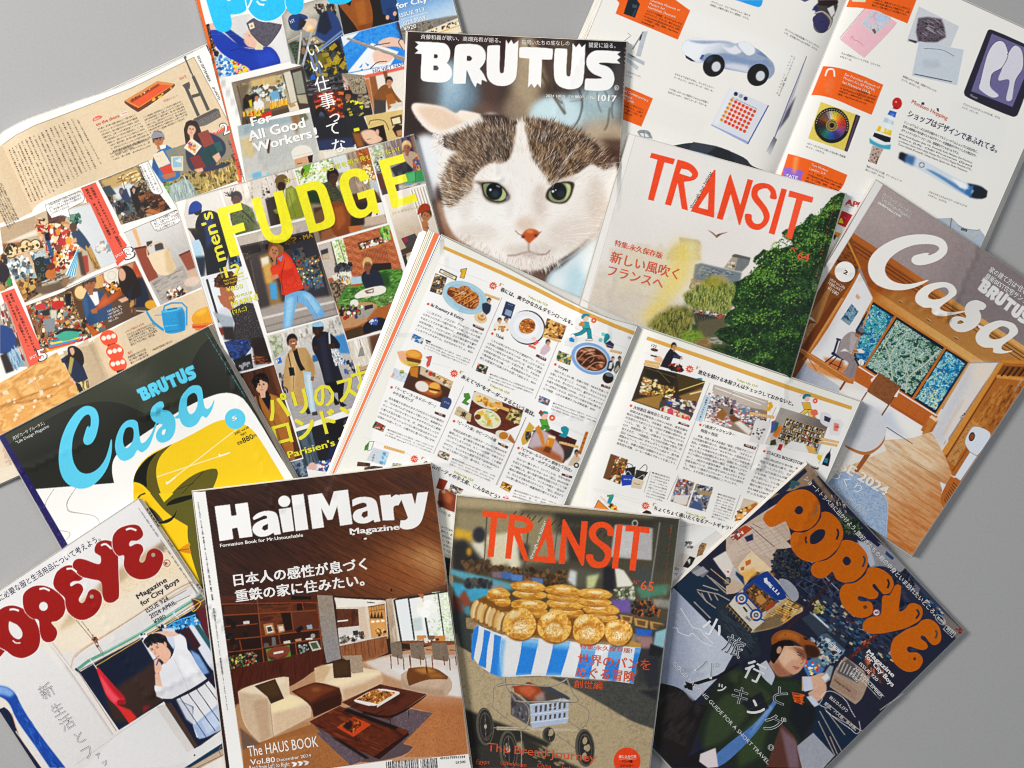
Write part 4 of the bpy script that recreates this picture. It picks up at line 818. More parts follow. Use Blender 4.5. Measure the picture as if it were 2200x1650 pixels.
 s.K(F("510,317 73,-20 4,13 -74,22"),46,'d8d2c8 2a2624 b9a48a 8a4f34 e6e2da',(4,9),None,1.2);s.M(F,"498,341 92,-28/w3 b5773c");s.K(F("563,270 34,-7 -4,37 -20,0"),24,'5f9a3c 86b85c 3d6f28 9ac870',(8,16),60,2.2,kind='e')
 s.M(F,"520,377 77,-5 3,31 -67,0/2a211e f1");s.K(F("433,377 50,-4 -3,24 -43,0"),40,'22242a 3b3d44 5a5a5c',(5,10));s.M(F,"423,410 57,-13 10,36 -47,10/d9d2c4 f1");s.K(F("430,412 47,-10 6,28 -40,7"),46,'5a86b0 c9a03c a8442c e9e4d8 3d6a4a',(4,9),75,3)
 s.N(F("417,433 30,-13 33,47 -47,33"),'6b5a48 a08a70 3f3a34',6)
 for cx in(1300,1370):s.E(*f("%d,1360"%cx)[0],12,16,'3a3430',hole=.86,rot=-15)
 s.M(F,"477,430 43,-20 47,-17 63,-3 10,30 -13,37 -60,20 -84,23 -43,-3 13,-34/4f7d35");s.N(F("477,433 90,-36 66,-4 4,34 -70,46 -117,20"),'35602a 6b9a48 27491f 7fae5c',7,-15,3,a=.85);s.M(F,"540,403 47,-3 13,43 -47,0/20401c f4 a.8;480,415 30,-3 3,21 -33,4/a3c0cc f.5;477,437 33,-4 0,7 -30,2/b5552c;513,407 20,-14 27,4 13,26 0,17 -40,10 -16,-13/252a3a s")
 skin_head(s,*F("529,380")[0],9,13,'7d5238','c8a874');s.M(F,"493,467 27,-17 47,-10 16,8 -10,15 -53,12 -23,2/ded8cc s;520,455 27,-8 0,13 -20,3/6b4430 f.5;525,457 22,-7 -4,9/dcdcd8 f.5");s.N(G("413,37 107,-17 73,-13 -6,23 -40,20 -80,17 -54,-4"),'3f6d2a 7aa558 2c5220 a5c88a',5,-12,3,a=.9)
 s.M(G,"408,67 52,-24 47,-3 17,13 -11,27 -46,27 -47,8 -10,-15/b48a66 s;463,50 44,-5 15,12 -15,23 -40,10/9a948c f2;458,42/9x8 dcd9d2");s.K(G("415,50 65,0 -7,33 -53,4"),46,'2e2622 7d8a4a e2ddd2 a8322c 3d4a62 503a2a',(6,12),None,1.2,kind='e')
 s.M(G,"487,50 23,-5 3,10 -26,8/3a2f2a;520,57 53,-7 -10,57 -43,-7 -27,-10/9c5f30 f2;480,110 20,-20 33,-10 30,17 -3,16 -77,20/1c1e2c f1");s.K(G("493,93 34,-6 -7,20"),8,'3f5aa0 c9d2dc',(5,10));s.M(G,"430,123 50,-16 7,26 -50,15/4d3a26 f1")
 s.setclip()
 # man with a rust cap
 p=F("578,174 126,-28 49,174 -53,100 -53,-10");s.P(p,'cdbfae');s.setclip(p);s.R(p,'ddd2c4','b5a28c',F("600,200")[0],F("650,333")[0]);s.P(F("687,150 20,-3 46,173 -33,-20"),'d8d0c8')
 for k in range(6):s.L(f("%d,%d %d,%d"%(1960+k*25,480-k*6,2090+k*25,900-k*6)),2,'f0ebe4');s.L(f("%d,%d %d,%d"%(1972+k*25,480-k*6,2102+k*25,900-k*6)),1.4,'9d9084')
 s.M(F,"693,253 20,-20 20,10 30,44 -16,23 -44,-17/d3c7bc s");skin_head(s,*F("700,235")[0],10,13,'a8734f','5a3d28',15);s.M(F,"675,232 5,-22 13,-10 15,3 4,14 -19,6/9a3f1e s;687,253 13,-10 7,17 -7,43 -7,-10/a8734f f.6;703,271/4x3 3a4858;700,267 13,33/w4 a06a48;627,302 40,-15 18,25 -38,25/4b4644;632,303 11,-5 5,12 -11,3/9a2450;623,337 64,-27 3,17 -63,26/4a4038;628,353 14,-5 11,65 -10,-3/3d342e;642,357 28,-14 -17,50/d8cdbf;647,387 13,-10 -7,33/b8803c f1")
 s.setclip()
 # curly man by the car
 p=np.concatenate([F("45,419 119,-33 9,34"),G("221,215 -103,29 -65,-164")]);s.P(p,'c5c8cc');s.setclip(p);s.P(F("47,420 120,-33 20,80 -110,53"),'d9dcdf',f=4);s.L(F("60,421 37,126"),5,'26262a');s.P(G("50,67 60,16 0,30 -33,-3"),'9aa3ab',f=2)
 s.N(F("83,420 17,-20 33,-3 17,16 -3,24 -20,13 -27,-3 -18,-4"),'3a2218 6b4028 24140e',4,k=1.5);s.K(F("80,417 33,-20 37,13 -3,30 -60,7"),60,'7a4a2c 2a1810 55331f',(4,8),None,1.3,.8,kind='e');s.M(F,"97,443 30,4 16,20 -3,26 -27,-3 -13,-23/a0664a f.8;100,483 17,-6 10,25 -17,0/94593f f.6")
 s.M(G,"63,20 24,0 23,37 -10,6 -27,-20/a2684c f.8");s.N(G("100,63 40,-23 40,3 33,124 -13,20 -67,-30 -26,-7 6,-50"),'2a2628 4a4446 1d1a1c 5a5254',3,a=1);s.N(G("72,157 35,-10 46,0 7,26 -27,34 -26,6 -20,-26"),'1e2c52 34508a 172040 4668a0',8,30,2)
 s.M(G,"107,207 53,-20 7,43 -47,10/1d1a1c f1");s.K(G("127,220 33,-7 3,17 -30,7"),14,'8a8c90 3a3a3e',(5,10));s.M(G,"160,143 53,-3 7,73 -47,7/2a1f1c f2");s.K(G("167,193 46,7 0,17 -46,0"),26,'6b3a1c 96562a 3a2214',(6,12),-10,3)
 s.M(G,"62,113 18,-1 3,21 -16,4/7a2c20 f1.5;77,110 33,0 3,40 -30,-3/2b2424 f2");s.setclip()
 # walking couple
 p=G("207,136 206,-57 77,251 -200,72 -60,-172");s.P(p,'bcb9b6');s.setclip(p);s.R(p,'c9c5bf','8f8d90',G("267,140")[0],G("333,383")[0]);s.K(G("210,137 203,-57 20,60 -200,47"),80,'d9d4cc a8a29a 8a857f e2ddd5',(6,14),75,2.2,.8);s.N(G("207,137 40,-7 6,50 -23,20"),'7d8a6a a8ae94 c9c8bc',5);s.P(G("393,140 44,-13 16,60 -36,0"),'4d87b8',f=2);s.P(G("337,193 23,-6 0,20 -23,6"),'3a6a9a',f=1);s.P(G("230,205 15,-8 5,16 -15,5"),'2a70b5');s.T('P',G("235,216 8,-3"),8,'f0f2f4',.04)
 s.K(G("427,200 40,0 -7,53 -30,-6"),30,'3d6a9a 8a4a3c 2a2c34 c9b09a',(5,12),80,2);s.K(G("240,240 27,7 0,53 -20,0"),26,'2a3244 6a6058 3f3a3a 8a857f',(6,14),80,2);s.M(G,"260,307 230,-54 3,77 -203,72/9f9c9e f4")
 for k in range(7):s.L(g("%d,%d %d,%d"%(850+k*15,1000+k*30,1450,840+k*30)),.8,'85828a',a=.6)
 s.M(G,"267,180 20,-10 30,0 20,30 10,47 -14,13 -13,-7 -7,87 -33,-7 -13,-46 -14,-7 4,-67/b59468;273,187 20,-10 -3,56 -7,94 -6,-7/c7a87c f3;320,187 17,20 8,40 -17,6/a5845a f3;283,247 -3,83/w1.2 7d6242;280,177 13,-4 10,40 14,20 -14,5 -13,-25/201c20;310,238 23,2 4,47 10,70 -14,3 -13,-47/a9c2d0;320,247 10,0 10,103 -5,3/c5d6de f2;335,357 15,-4 3,12 -16,1/4a3c34;310,343 15,-3 8,20 -10,3/2a2626;268,227 15,0 4,23 -15,2/1e1c22;267,187 10,46/w2 2a2422;333,253 10,0 -3,14 -8,-2/8a5a40")
 skin_head(s,*G("279,153")[0],10,13,'9a6a4c','1c1614',-8);s.M(G,"278,158 9,-1/w2 f0e8e0;347,133 23,-13 27,13 21,27 -3,13 -18,0 16,54 14,40 -54,10 -20,-77 -16,-20 -2,-33/222330;353,140 20,-10 10,70 10,67 -16,3/2f303e f4");skin_head(s,*G("353,120")[0],10,13,'3a261e','1a1414',0)
 s.M(G,"335,107 5,-10 13,-5 14,8 3,8 -20,2 -17,-1/8fb4cc s;340,117 18,-2/w1.4 14110f;383,127 5,0 2,40 -5,0/c9ccd2");s.N(G("390,173 20,4 18,30 -5,13 -20,3 -8,-23"),'e2e4e8 2c2c34 d8dade',2,60,5,k=2.4);s.M(G,"382,160 18,-3 3,13 -20,2/3f281f;338,167 15,-4 2,14 -15,1/3f281f;373,273 57,-10 -7,64 14,10 -14,5 -10,-9 -3,-33 -17,0 24,33 -14,4/15151b")
 s.setclip()
 # lamp and chair
 p=G("437,154 116,-31 -33,90 -37,80");s.P(p,'b9aa98');s.setclip(p);s.N(G("440,153 53,-13 20,77 -50,16"),'dcd6cc c9bfb0 eae6e0',6,75,4);s.P(G("500,137 53,-14 -20,90 -20,7"),'5f4030',f=3);s.L(G("473,147 6,26"),1,'55504a');s.P(G("475,170 7,-2 6,25 -20,4"),'8d8880');s.P(G("463,233 17,-13 33,-3 -20,36 -16,47"),'b39a84',f=2);s.N(G("465,240 35,-10 -7,23 -20,14"),'a8886a 6d4a34 cbb9a4',5,-20,2);s.L(G("480,223 27,-10"),2,'e2dcd4');s.setclip()
 # man in the camel coat
 p=G("123,247 103,-27 82,267 -45,13 -130,-233");s.P(p,'42271c');s.setclip(p);s.N(p,'3a2218 55331f 4a2b1c',10,75,4);s.P(G("213,223 17,0 23,77 -13,10"),'6b422c',f=3);s.P(G("180,320 7,-20 33,3 33,17 20,63 14,110 -24,4 -50,-97"),'9a6630',sm=0);s.P(G("213,307 34,13 20,53 -14,20 -23,-40"),'ad783c',f=4);s.P(G("182,300 25,-7 10,20 -4,40 -13,-20"),'14161e');s.L(G("215,353 18,47 27,87"),1.4,'6d431c');s.P(G("160,317 13,-7 9,27 -12,6"),'b5886c',f=.6)
 skin_head(s,*G("190,277")[0],14,19,'cfa58c','1c1412',-5);s.K(G("163,267 10,-17 17,-5 17,12 5,13 -12,-3 -13,-7 -14,27"),90,'1a1210 30211b 0f0a09',(5,9),None,1.3,.9,kind='e');s.setclip()
 # evening picture
 p=G("290,413 167,-50 23,70 -87,97 -73,-10");s.P(p,'211f26');s.setclip(p);s.N(G("293,413 40,-10 27,110 -43,7"),'3c4a55 5a6a74 2a333c',6,75,6);s.P(G("360,400 90,-33 -3,66 -47,10"),'15141a',f=2);s.P(G("387,460 33,-30 23,3 -23,67 -50,20"),'23264a',f=1);s.P(G("427,380 20,-10 3,40 -20,7"),'4a3a52',f=2);s.P(G("320,513 80,-20 -3,30 -74,17"),'c9ccd2',f=1);s.E(G("337,513"),9,9,'d3a8a0',f=1);s.K(G("360,500 37,-7 -4,27 -40,10"),30,'2e4a8a e2ded8 8f3a34 3c6a9a',(4,9));s.setclip()
 p=G("263,503 49,-13 16,60 -41,3");s.N(p,'39443a 2a3a5c 6d7a8a 8a8f94',7);s.P(G("267,513 13,-3 3,23 -10,4"),'3f7a4a',f=2)
 # lettering
 Y='e3da35'
 s.P(F("88,216 71,-19 6,21 -43,12 10,36 35,-11 6,23 -35,11 19,61 -28,7"),Y);s.P(F("189,187 26,-7 28,94 9,15 11,5 12,-4 4,-12 -2,-15 -23,-95 27,-7 28,96 3,20 -5,18 -14,15 -26,7 -25,-5 -15,-15 -9,-20"),Y,sm=0);s.P(F("318,150 45,-14 24,-1 16,10 9,18 21,70 2,19 -7,13 -15,8 -53,14"),Y,holes=[F("352,165 18,-6 9,3 6,10 19,66 -1,11 -8,6 -17,4")])
 s.P(F("446,147 2,-20 10,-17 19,-10 23,-4 20,7 10,12 5,13 -26,8 -6,-12 -11,-4 -12,4 -6,11 1,12 18,53 6,13 11,6 13,-3 6,-9 0,-12 -4,-12 -22,6 -5,-19 49,-15 17,72 -16,5 -7,-9 -14,14 -19,7 -21,-5 -14,-14 -8,-17"),Y);s.P(F("560,75 72,-20 7,22 -45,13 9,34 37,-11 6,22 -37,11 12,41 47,-16 7,22 -73,22"),Y)
 s.T("men's",F("117,362 -43,-139"),29,Y,.035);s.T('12',F("117,417 46,-13"),25,Y,.03);s.T('DECEMBER',F("108,417 -8,-29"),3,Y);s.T('https://mensfudge.jp',F("109,428 58,-16"),3.6,Y)
 s.T('2024 December vol.172',F("113,438 67,-19"),3.6,Y);s.T('¥850',F("119,458 47,-12"),10,Y,.03);s.T('BRAND PICK UP',F("126,480 67,-18"),6,Y,.02);s.T('MARNI',G("106,55 76,-23"),14,Y,.02)
 s.T('《マルニ》',G("108,76 42,-12"),11,Y,.02);s.T('ヨーロピアンの日常を覗き見してみない?',F("290,143 334,-96"),12,Y,.015);s.T('[メンズファッジ]',F("603,232 74,-19"),5.5,'c9bf3a');s.T('パリのス',G("218,388 255,-70"),58,Y,.045)
 s.T('ナップ',G("462,297 158,-44"),56,Y,.045);s.T('ロンドン',G("236,459 246,-66"),56,Y,.045);s.T("Parisien's Snap",G("269,489 214,-59"),15,Y,.04);s.TV('メンズファッジ',*F("230,143")[0],*F("167,167")[0],4,'cbbf3c')
 return s

def art_workers():
 s=Sheet(400,-20,1010,460,'e9e6e1',13);z,Z=Zm2(420,0,4.4)
 # woman in blue at a yarn rack
 p=Z("25,78 32,-6 103,-32 107,10 35,143 -15,4 -212,50");s.P(p,'c9c7c6');s.setclip(p);s.P(Z("160,53 107,-3 33,143 -30,7 -17,-40"),'d8d6d4',f=5)
 s.K(Z("27,77 20,3 23,93 -17,14"),36,'2a2026 4a2c34 1c1a24 6b5048',(6,11),None,1,kind='e');s.K(Z("55,180 55,-7 57,40 -7,14 -85,20"),150,'e8edf2 7fb4d8 3f8ac4 c9dcea f2f2f4 2f6aa8',(6,12),None,1.3,kind='e')
 s.K(Z("110,187 57,20 0,23 -37,3"),46,'d8304c e8c83c c4d050 f0a0b4 a82030',(6,12),None,1.3,kind='e');s.M(Z,"45,95 18,-3 24,11 53,44 47,10 43,-14 23,17 14,27 1,13 -95,24 -6,-11 -34,-16 -46,-24 -27,-30/1f3f9a;90,100 20,-7 47,34 30,26 -47,-6/1b3584 f1;110,160 30,-7 40,14/w1.6 16297a f.6;187,173 46,-16 27,30 -53,26/2a4cae f5 a.8;43,72 15,1 5,20 -16,2/d8b09c f.6;152,107 15,-10 20,3 20,33 -14,17 -26,-3 -15,-17 5,-7 -9,-8/d9b19d f.6 s;193,133 20,7 0,17 -26,0/d3c6a8 f1;160,73 20,-16 20,-4 13,14 60,10 -6,20 -37,50 -17,0 -40,-40/54505a")
 s.N(Z("163,73 24,-13 80,17 -4,20 -33,46 -13,0 -40,-40"),'4a4650 625e68 56525c',3);s.M(Z,"167,75 15,-5 5,17 -15,6/ddd5c6;177,82/3x3 c78a3c;173,105 44,42/w1 3c3842;167,110 6,5/w1 5a3a30;152,129 6,2/w1 9a4a44");s.setclip()
 # welder
 p=Z("267,33 176,-53 5,27 37,223 -135,26 -13,-51 -35,-5");s.P(p,'8f9088');s.setclip(p);s.P(Z("277,40 166,-60 0,53 -76,14 -67,53 -13,27"),'b9b2a6',f=6);s.K(Z("367,20 76,-7 0,30 -50,-3"),30,'4a4038 2a2826 7d6a58',(6,14),70,2);s.P(Z("287,127 33,0 27,106 3,23 -30,-56"),'3a4034',f=3);s.N(Z("300,140 37,-13 10,80 -30,0"),'2c3a30 55604c 1f2a26',7);s.P(Z("393,43 27,-11 23,11 20,47 10,50 -53,0 -43,-27"),'2b4170',f=.8);s.P(Z("393,43 20,-10 17,54 -20,23 -27,-10"),'1d2538',f=1.5)
 s.M(Z,"327,147 140,-24 18,107 -132,23 -13,-40/2c3136 f2");s.K(Z("333,153 147,-20 3,94 -130,20"),120,'23282c 3a4048 54585a b59a1c 1a1c20',(8,20),None,1.6,.8);s.M(Z,"367,173 46,-13 4,40 -37,17/8a7a22 f5 a.7;337,120 43,-10 10,23 -37,10/4a4f58 f1;292,63 11,-16 27,-4 23,10 -6,20 -17,14 -10,10 -20,-7/24416f s;328,50 22,13 -7,27 -23,7/1a2f56 f1;330,80 20,-20 27,0 6,13 -10,20 -20,7/d0b4a0 f.8 s;327,80 10,-20 13,7 -7,16 -13,10/2a2420")
 s.T('NY',Z("301,75 14,-7"),8,'dfe4ea');s.M(Z,"360,87/6x5 f6d9a0 f3;353,100 17,-10 3,10 -13,7/e8a050 f2;343,117 40,-2 7,22 -37,3/9a8a6a f1");s.K(Z("347,117 40,0 0,16 -34,4"),14,'c9b898 6d5f48',(4,8))
 for L,w,c in(("860,410 1010,340 1080,310",4,'8a8f98'),("1100,300 1010,630",5,'9fa4aa'),("1000,300 970,620",4,'b9b4aa'),("1150,480 1390,290",4.5,'6b80a4'),("1150,500 1400,315",2,'8ba0c0'),("1080,500 1150,700",5,'6d7f9c'),("1120,490 1200,740",4,'5f7394'),("870,390 1000,330",2,'c9a878')):s.L(z(L),w,c)
 s.M(Z,"340,160/5x8 8a6a52 f1;370,245/5x7 2a5fb4 f.6");s.setclip()
 # man in brown on black, man in blue
 p=Z("440,-20 243,-20 0,93 -41,12 -175,45 -20,-103");s.P(p,'201b1b');s.setclip(p);s.P(Z("493,0 54,-7 13,47 -3,47 -37,23 -17,-30 -43,-53 -13,-17 13,-10 27,20"),'8a5220',sm=0);s.P(Z("500,7 33,-7 7,73 -23,7"),'9c6028',f=4);s.P(Z("510,83 50,-13 -7,30 -33,10"),'7a4519',f=1);s.E(Z("452,5"),5,6,'d3a58c',f=.6);s.P(Z("582,0 48,-7 5,44 -8,30 -37,-24"),'26446e',f=.6);s.P(Z("600,27 27,-7 3,43 -23,-3"),'1f3a66',f=1.5);s.E(Z("628,43"),4,5,'cfa088');s.E(Z("605,55"),4,5,'cfa088');s.setclip()
 p=Z("627,-50 206,-17 34,94 -200,73 -24,-20");s.R(p,'5a8ac0','b4c8dc',(870,-10),(900,60));s.P(Z("647,87 20,-9 33,-10 67,-11 133,-24 0,134 -247,-27"),'7d7a74',f=2);s.N(Z("647,90 70,-20 83,-7 33,47 -180,30"),'6a625a 8c857c 5a544e',7);s.P(Z("697,110 170,-70 13,47 -163,53"),'ddd2b8',f=1);s.L(Z("700,127 180,-64"),2,'d89a2c');s.K(Z("707,110 160,-60 3,10 -160,60"),30,'3a3834 5a5650',(3,5),-22)
 s.M(Z,"580,-7 40,-13 13,30 44,-3 6,40 -40,13 -10,-40/23212a f2 a.0")
 # hands with ruler on a blue mat
 p=Z("458,115 182,-48 23,93 -5,37 -175,35");s.P(p,'2f82cc');s.setclip(p);s.P(Z("457,115 63,-15 -53,47"),'d8dce0',f=.6);s.N(Z("520,97 120,-30 10,56 -83,10 -90,54 -10,-40"),'2a76c0 3f92d8 2f84cc',6);s.P(Z("477,230 78,-95 85,28 -27,44 -46,6"),'e3e2e2',f=.5);s.P(Z("483,230 67,-80 3,17 -33,40"),'dfe6ee',f=1);s.P(Z("630,70 13,-3 20,66 -13,-6"),'3a2a36',f=4);s.P(Z("475,123 7,-5 178,62 -2,13 -18,-5"),'8d857d');s.L(Z("482,120 176,62"),1,'b5ada4')
 s.M(Z,"577,132 33,-15 33,6 19,10 0,24 -29,-10 -46,0/dcb5a2 f.8 s;563,143 50,-8/w2.2 55585c;648,122 -8,11 13,22/w1.6 1d1a20 s;558,173 12,-15 23,9 30,10 -3,10 -20,13 -33,0/e0baa8 f.8 s;550,217 23,-20 30,-4/w1.8 2a2430 s")
 for q in("1545,640 1580,600 1570,640","1600,590 1640,610 1630,630","1560,655 1585,650 1575,680"):s.P(z(q),'2f82cc')
 s.setclip()
 # cafe with bottles
 p=Z("113,260 225,-55 30,132 -71,16 -57,14 -93,33");s.P(p,'4a3c30');s.setclip(p);s.P(Z("113,260 225,-55 5,15 -220,52"),'7d6d60');s.P(Z("113,260 15,3 32,130 -13,7"),'8a7c6e');s.P(Z("133,267 140,-34 27,94 -140,36"),'a89a78');s.N(Z("133,267 137,-32 7,32 -130,33"),'8a7f68 c2b58f b09c70 6b5f4c',8);s.P(Z("173,253 80,-16 7,63 -73,10"),'c0a878',f=4);s.L(Z("213,253 5,40"),2.6,'e6b060',f=.6);s.L(Z("203,257 5,43"),1.6,'c9a060');s.K(Z("173,277 107,-14 3,44 -96,13"),90,'5a5a54 c9c9c0 3c3a36 8fa8b4 6a5a44 e0dcd0',(6,13),None,1.4);s.P(Z("233,293 27,-10 7,27 -27,7"),'6fa0bc',f=1)
 s.M(Z,"133,270 40,-10 -13,50 -13,53/6f6452 f3;277,230 23,-7 20,97 -20,7/cbc3b2 f1;297,222 41,-12 27,123 -32,-6/3a3532;305,230 28,-8 14,71 -27,4/8d8d80 f.6;318,300 30,-3 7,30 -27,-2/a59c86 f.6;150,310 37,-17 0,40 -37,14/251f1f f2;182,323 18,-13 15,13 2,24 -30,6/e2dedb f.6")
 skin_head(s,*Z("193,307")[0],5,6,'b98a6c','23201f');s.M(Z,"163,307/6x7 3a2820;167,317 10,-4 3,24 -8,0/c9b02c f1;147,370 146,-37 4,20 -57,14 -93,33/57493c;147,360 153,-35 0,12 -153,36/6d5a48 f1")
 for k in range(15):x,y=705+(k%8)*21,1010-(k%8)*6-(k//8)*14;s.P(z("%d,%d %d,%d %d,%d %d,%d"%(x,y+25,x-2,y-22,x+12,y-26,x+18,y+20)),['e8a81c','f0bc3c','d88f18'][k%3]);s.P(z("%d,%d %d,%d %d,%d"%(x,y-22,x+4,y-48,x+10,y-26)),'e9e4d8')
 for k in range(6):x,y=450+k*36,1080-k*8;s.P(z("%d,%d %d,%d %d,%d %d,%d"%(x,y+25,x-2,y-22,x+14,y-26,x+20,y+20)),['e8b02c','c9b84c'][k%2]);
 s.K(Z("167,357 46,-10 0,16 -43,4"),16,'d8c83c e0a02c c8502c',(5,9),None,1.1,kind='e');s.M(Z,"207,360 33,-10 2,27 -29,6/c8321e f.5;290,328 30,-6 8,25 -31,6/d8ccb8;290,328 20,-5 7,10 -17,7/b08c62;293,353 27,-5 0,12 -23,3/e09a1c;160,377 7,20/w2.4 2a2624")
 s.setclip()
 # fire crew
 p=Z("350,257 110,-27 73,8 27,124 -30,5 17,43 -47,55 -113,10 -25,-110");s.P(p,'2a282c');s.setclip(p);s.K(Z("350,257 107,-24 10,54 -107,13"),60,'3c3a3e 1c1b1e 57545a 6b6668',(10,26),-12,4);s.E(Z("443,250"),6,7,'4d4a4c');s.E(Z("443,250"),4,5,'1c1b1c');s.P(Z("370,300 93,-20 4,93 -50,7 -44,-47"),'55261e',f=3);s.K(Z("370,300 93,-17 4,87 -67,0"),70,'8a2f20 b5472c 3a201c c9703c 6d2a20',(7,16),-10,2);s.E(Z("397,367"),13,22,'1f1d20',rot=-10);s.E(Z("398,368"),6,11,'4a5568',rot=-10,f=1)
 s.M(Z,"460,230 70,8 7,62 -54,-7/8d8272 f1");s.N(Z("483,247 50,-4 7,50 -40,-3"),'5c5044 b5a890 7d7260',4,k=1.6);s.M(Z,"460,233 20,24 13,36 -20,-3/b9a595 f2");s.K(Z("463,240 14,13 13,37 -17,-3"),10,'7d2f24 d8d0c4',(5,10),60,3)
 s.M(Z,"527,313/12x15 8a7f6c f1");s.K(Z("513,297 34,-4 0,44 -30,3"),30,'6b604f b0a48c 4a4238',(5,10),0,2);s.M(Z,"467,300 20,-3 26,23 17,33 -10,17 -30,10 -27,-20/2c2e30 f.8;477,353 46,-3 -3,63 -23,4 -20,-37/26292e f.8")
 s.K(Z("467,310 56,10 4,43 -54,0"),28,'c9c832 3a3c3c 1c1d20 a89a30',(5,10),-15,2);s.M(Z,"502,322 10,-5 3,8 -10,5/d8d63a;498,405 17,-3 3,10 -18,3/d0cf38");skin_head(s,*Z("480,302")[0],7,9,'9a684c','1a1614');s.M(Z,"467,293 6,-10 17,0 7,14 -20,0/232022;362,365 105,5 33,95 -113,10/26262c f4;370,443 123,-10 7,32 -113,10/303a58 f4")
 s.setclip()
 # potter, warm room, close-up face
 p=Z("530,237 132,-30 -7,138 -92,19");s.P(p,'dcd3c8');s.setclip(p);s.P(Z("530,237 132,-30 1,10 -130,31"),'d0685a',f=.6);s.T('NG VIỆT NAM',Z("560,230 98,-23"),8,'3f5aa8');s.P(Z("547,243 20,-5 23,122 -23,3"),'8a5a34',f=1);s.P(Z("590,227 13,-4 4,24 -10,3"),'7d5230',f=1);s.P(Z("533,250 14,-3 20,116 -14,-3"),'a87048',f=2);s.P(Z("560,303 27,-36 26,-4 14,30 26,30 -10,4 -33,-27 -10,20 -37,0"),'7d5228',sm=0);s.P(Z("563,313 37,4 0,36 -37,10"),'44403e',f=.8);s.P(Z("600,300 20,-7 13,30 -26,24"),'99602c',f=1);skin_head(s,*Z("610,258")[0],7,9,'b98a6c','211d1c');s.P(Z("610,330 43,-10 4,13 -30,10"),'c9c4bc',f=.6);s.setclip()
 p=Z("533,365 122,-20 0,85 -52,15 -56,-32");s.P(p,'c9b078');s.setclip(p);s.L(Z("547,393 6,-13 40,0 17,30"),1.6,'4a4030',sm=1);s.P(Z("613,370 37,-10 3,30 -33,7"),'5a4a30');s.P(Z("618,375 25,-7 4,19 -24,5"),'d8cba8');s.P(Z("620,407 13,-17 22,7 0,33 -22,0"),'2c2420',f=1);s.P(Z("632,413 18,-5 2,19 -15,3"),'b07f58',f=1);s.setclip()
 p=Z("493,417 54,-12 46,-12 12,52 -97,23");s.P(p,'3a2a22');s.setclip(p);s.P(Z("520,420 27,-12 33,9 7,26 -40,12"),'d9b69e',f=2,sm=1);s.P(Z("540,405 53,-12 7,50 -20,-13 -17,-20"),'1c1614',f=1);s.P(Z("493,417 27,3 13,43 -23,4"),'8a5a2c',f=3);s.E(Z("573,417"),4,7,'cf9f86',f=.6);s.L(Z("540,440 13,-3"),1,'3a2418');s.setclip()
 # grey wall with the cook
 p=Z("132,397 230,-43 28,121 110,-12 33,37 -13,167 -347,0");s.P(p,'b9b8b2');s.setclip(p);s.P(Z("132,397 168,-34 10,24 -173,43"),'9aa7aa',f=3);s.P(Z("143,437 37,-7 7,63 -34,4"),'c0ae86',f=3);s.P(Z("180,413 187,-40 23,102 -23,18 -167,40"),'b4b5b0',f=4);s.P(Z("373,387 127,76 67,104 -167,0"),'cfc6b4',f=3);s.P(Z("220,443 17,-3 -4,43 -6,0"),'5a3f34',f=1);s.P(Z("293,350 27,-7 10,34 -10,50"),'8a6a4c',f=3);s.P(Z("320,347 20,-4 17,30 -24,20"),'6b6a54',f=2);s.P(Z("403,480 40,-7 4,40 -37,7"),'d9d2c6');s.P(Z("380,390 3,53"),'2a2a2a')if 0 else None
 s.M(Z,"303,477 14,-14 20,-6 23,6 10,20 -7,14 -43,16 -13,-13/ded8cc f.6 s;308,493 59,-13/w1 b5ad9e;310,503 53,-16 7,26 -50,34/c39a7c f.8;353,493 17,-6 -2,26 -10,0/241f1d;320,517 17,-4/w1.4 2c2018;430,520 13,0 -6,13/b9503a;177,547 30,-7 6,60 -20,0/6fa7c4 f2;220,547 13,-4 -3,30/8ac0c8")
 s.setclip();s.M(pts,"421,-20 424.5,-20 512,340 566,540 560,540 505,330 416,-20/d9681f")
 # bubble title
 B='2fb2df'
 s.P(Z("20,-47 167,0 -9,44 -11,31 -27,17 -30,1 6,31 -8,20 -21,6 -20,-6 -12,-24 -12,-40"),B,f=.3,sm=0);s.M(Z,"224,-2/46.5x49 eef3f4");s.E(Z("225,-3"),45,47.5,B);s.M(Z,"177,-13 5,0 -5,23 -14,22 -4,-2 13,-23/eef3f4");s.P(Z("283,-33 60,0 -3,60 -12,16 -15,4 -16,-4 -12,-20"),B,sm=0)
 s.M(Z,"283,-20 -1,27 3,18/w1.2 eef3f4");s.P(Z("413,-20 94,-7 -14,27 -26,13 -27,0 -20,-6"),B,sm=1);s.M(Z,"193,3 9,10 15,2/w3.6 eef3f4 s;197,-20 36,0 -3,17 -17,6 -13,-8/e4e2de s;100,0 10,1/w3 eef3f4");s.T('for City Boys',Z("635,28 162,-41"),12,'f2f1ee',.05)
 s.T('ISSUE 913',Z("645,55 77,-20"),9,'f0efec',.01);s.T('2023 MAY',Z("652,81 76,-21"),9,'f0efec',.01);s.T('¥920',Z("657,97 40,-10"),9,'f0efec',.01);s.M(Z,"648,62 85,-24/w.8 f0efec;650,82 83,-22/w.8 f0efec")
 s.T('For',Z("179,398 63,-16"),20,'f2f1ee',.05);s.T('All Good',Z("170,445 177,-45"),22,'f2f1ee',.05);s.T('Workers',Z("187,480 181,-47"),21,'f2f1ee',.05);s.T('!',Z("380,434 7,-2"),23,'f2f1ee',.04)
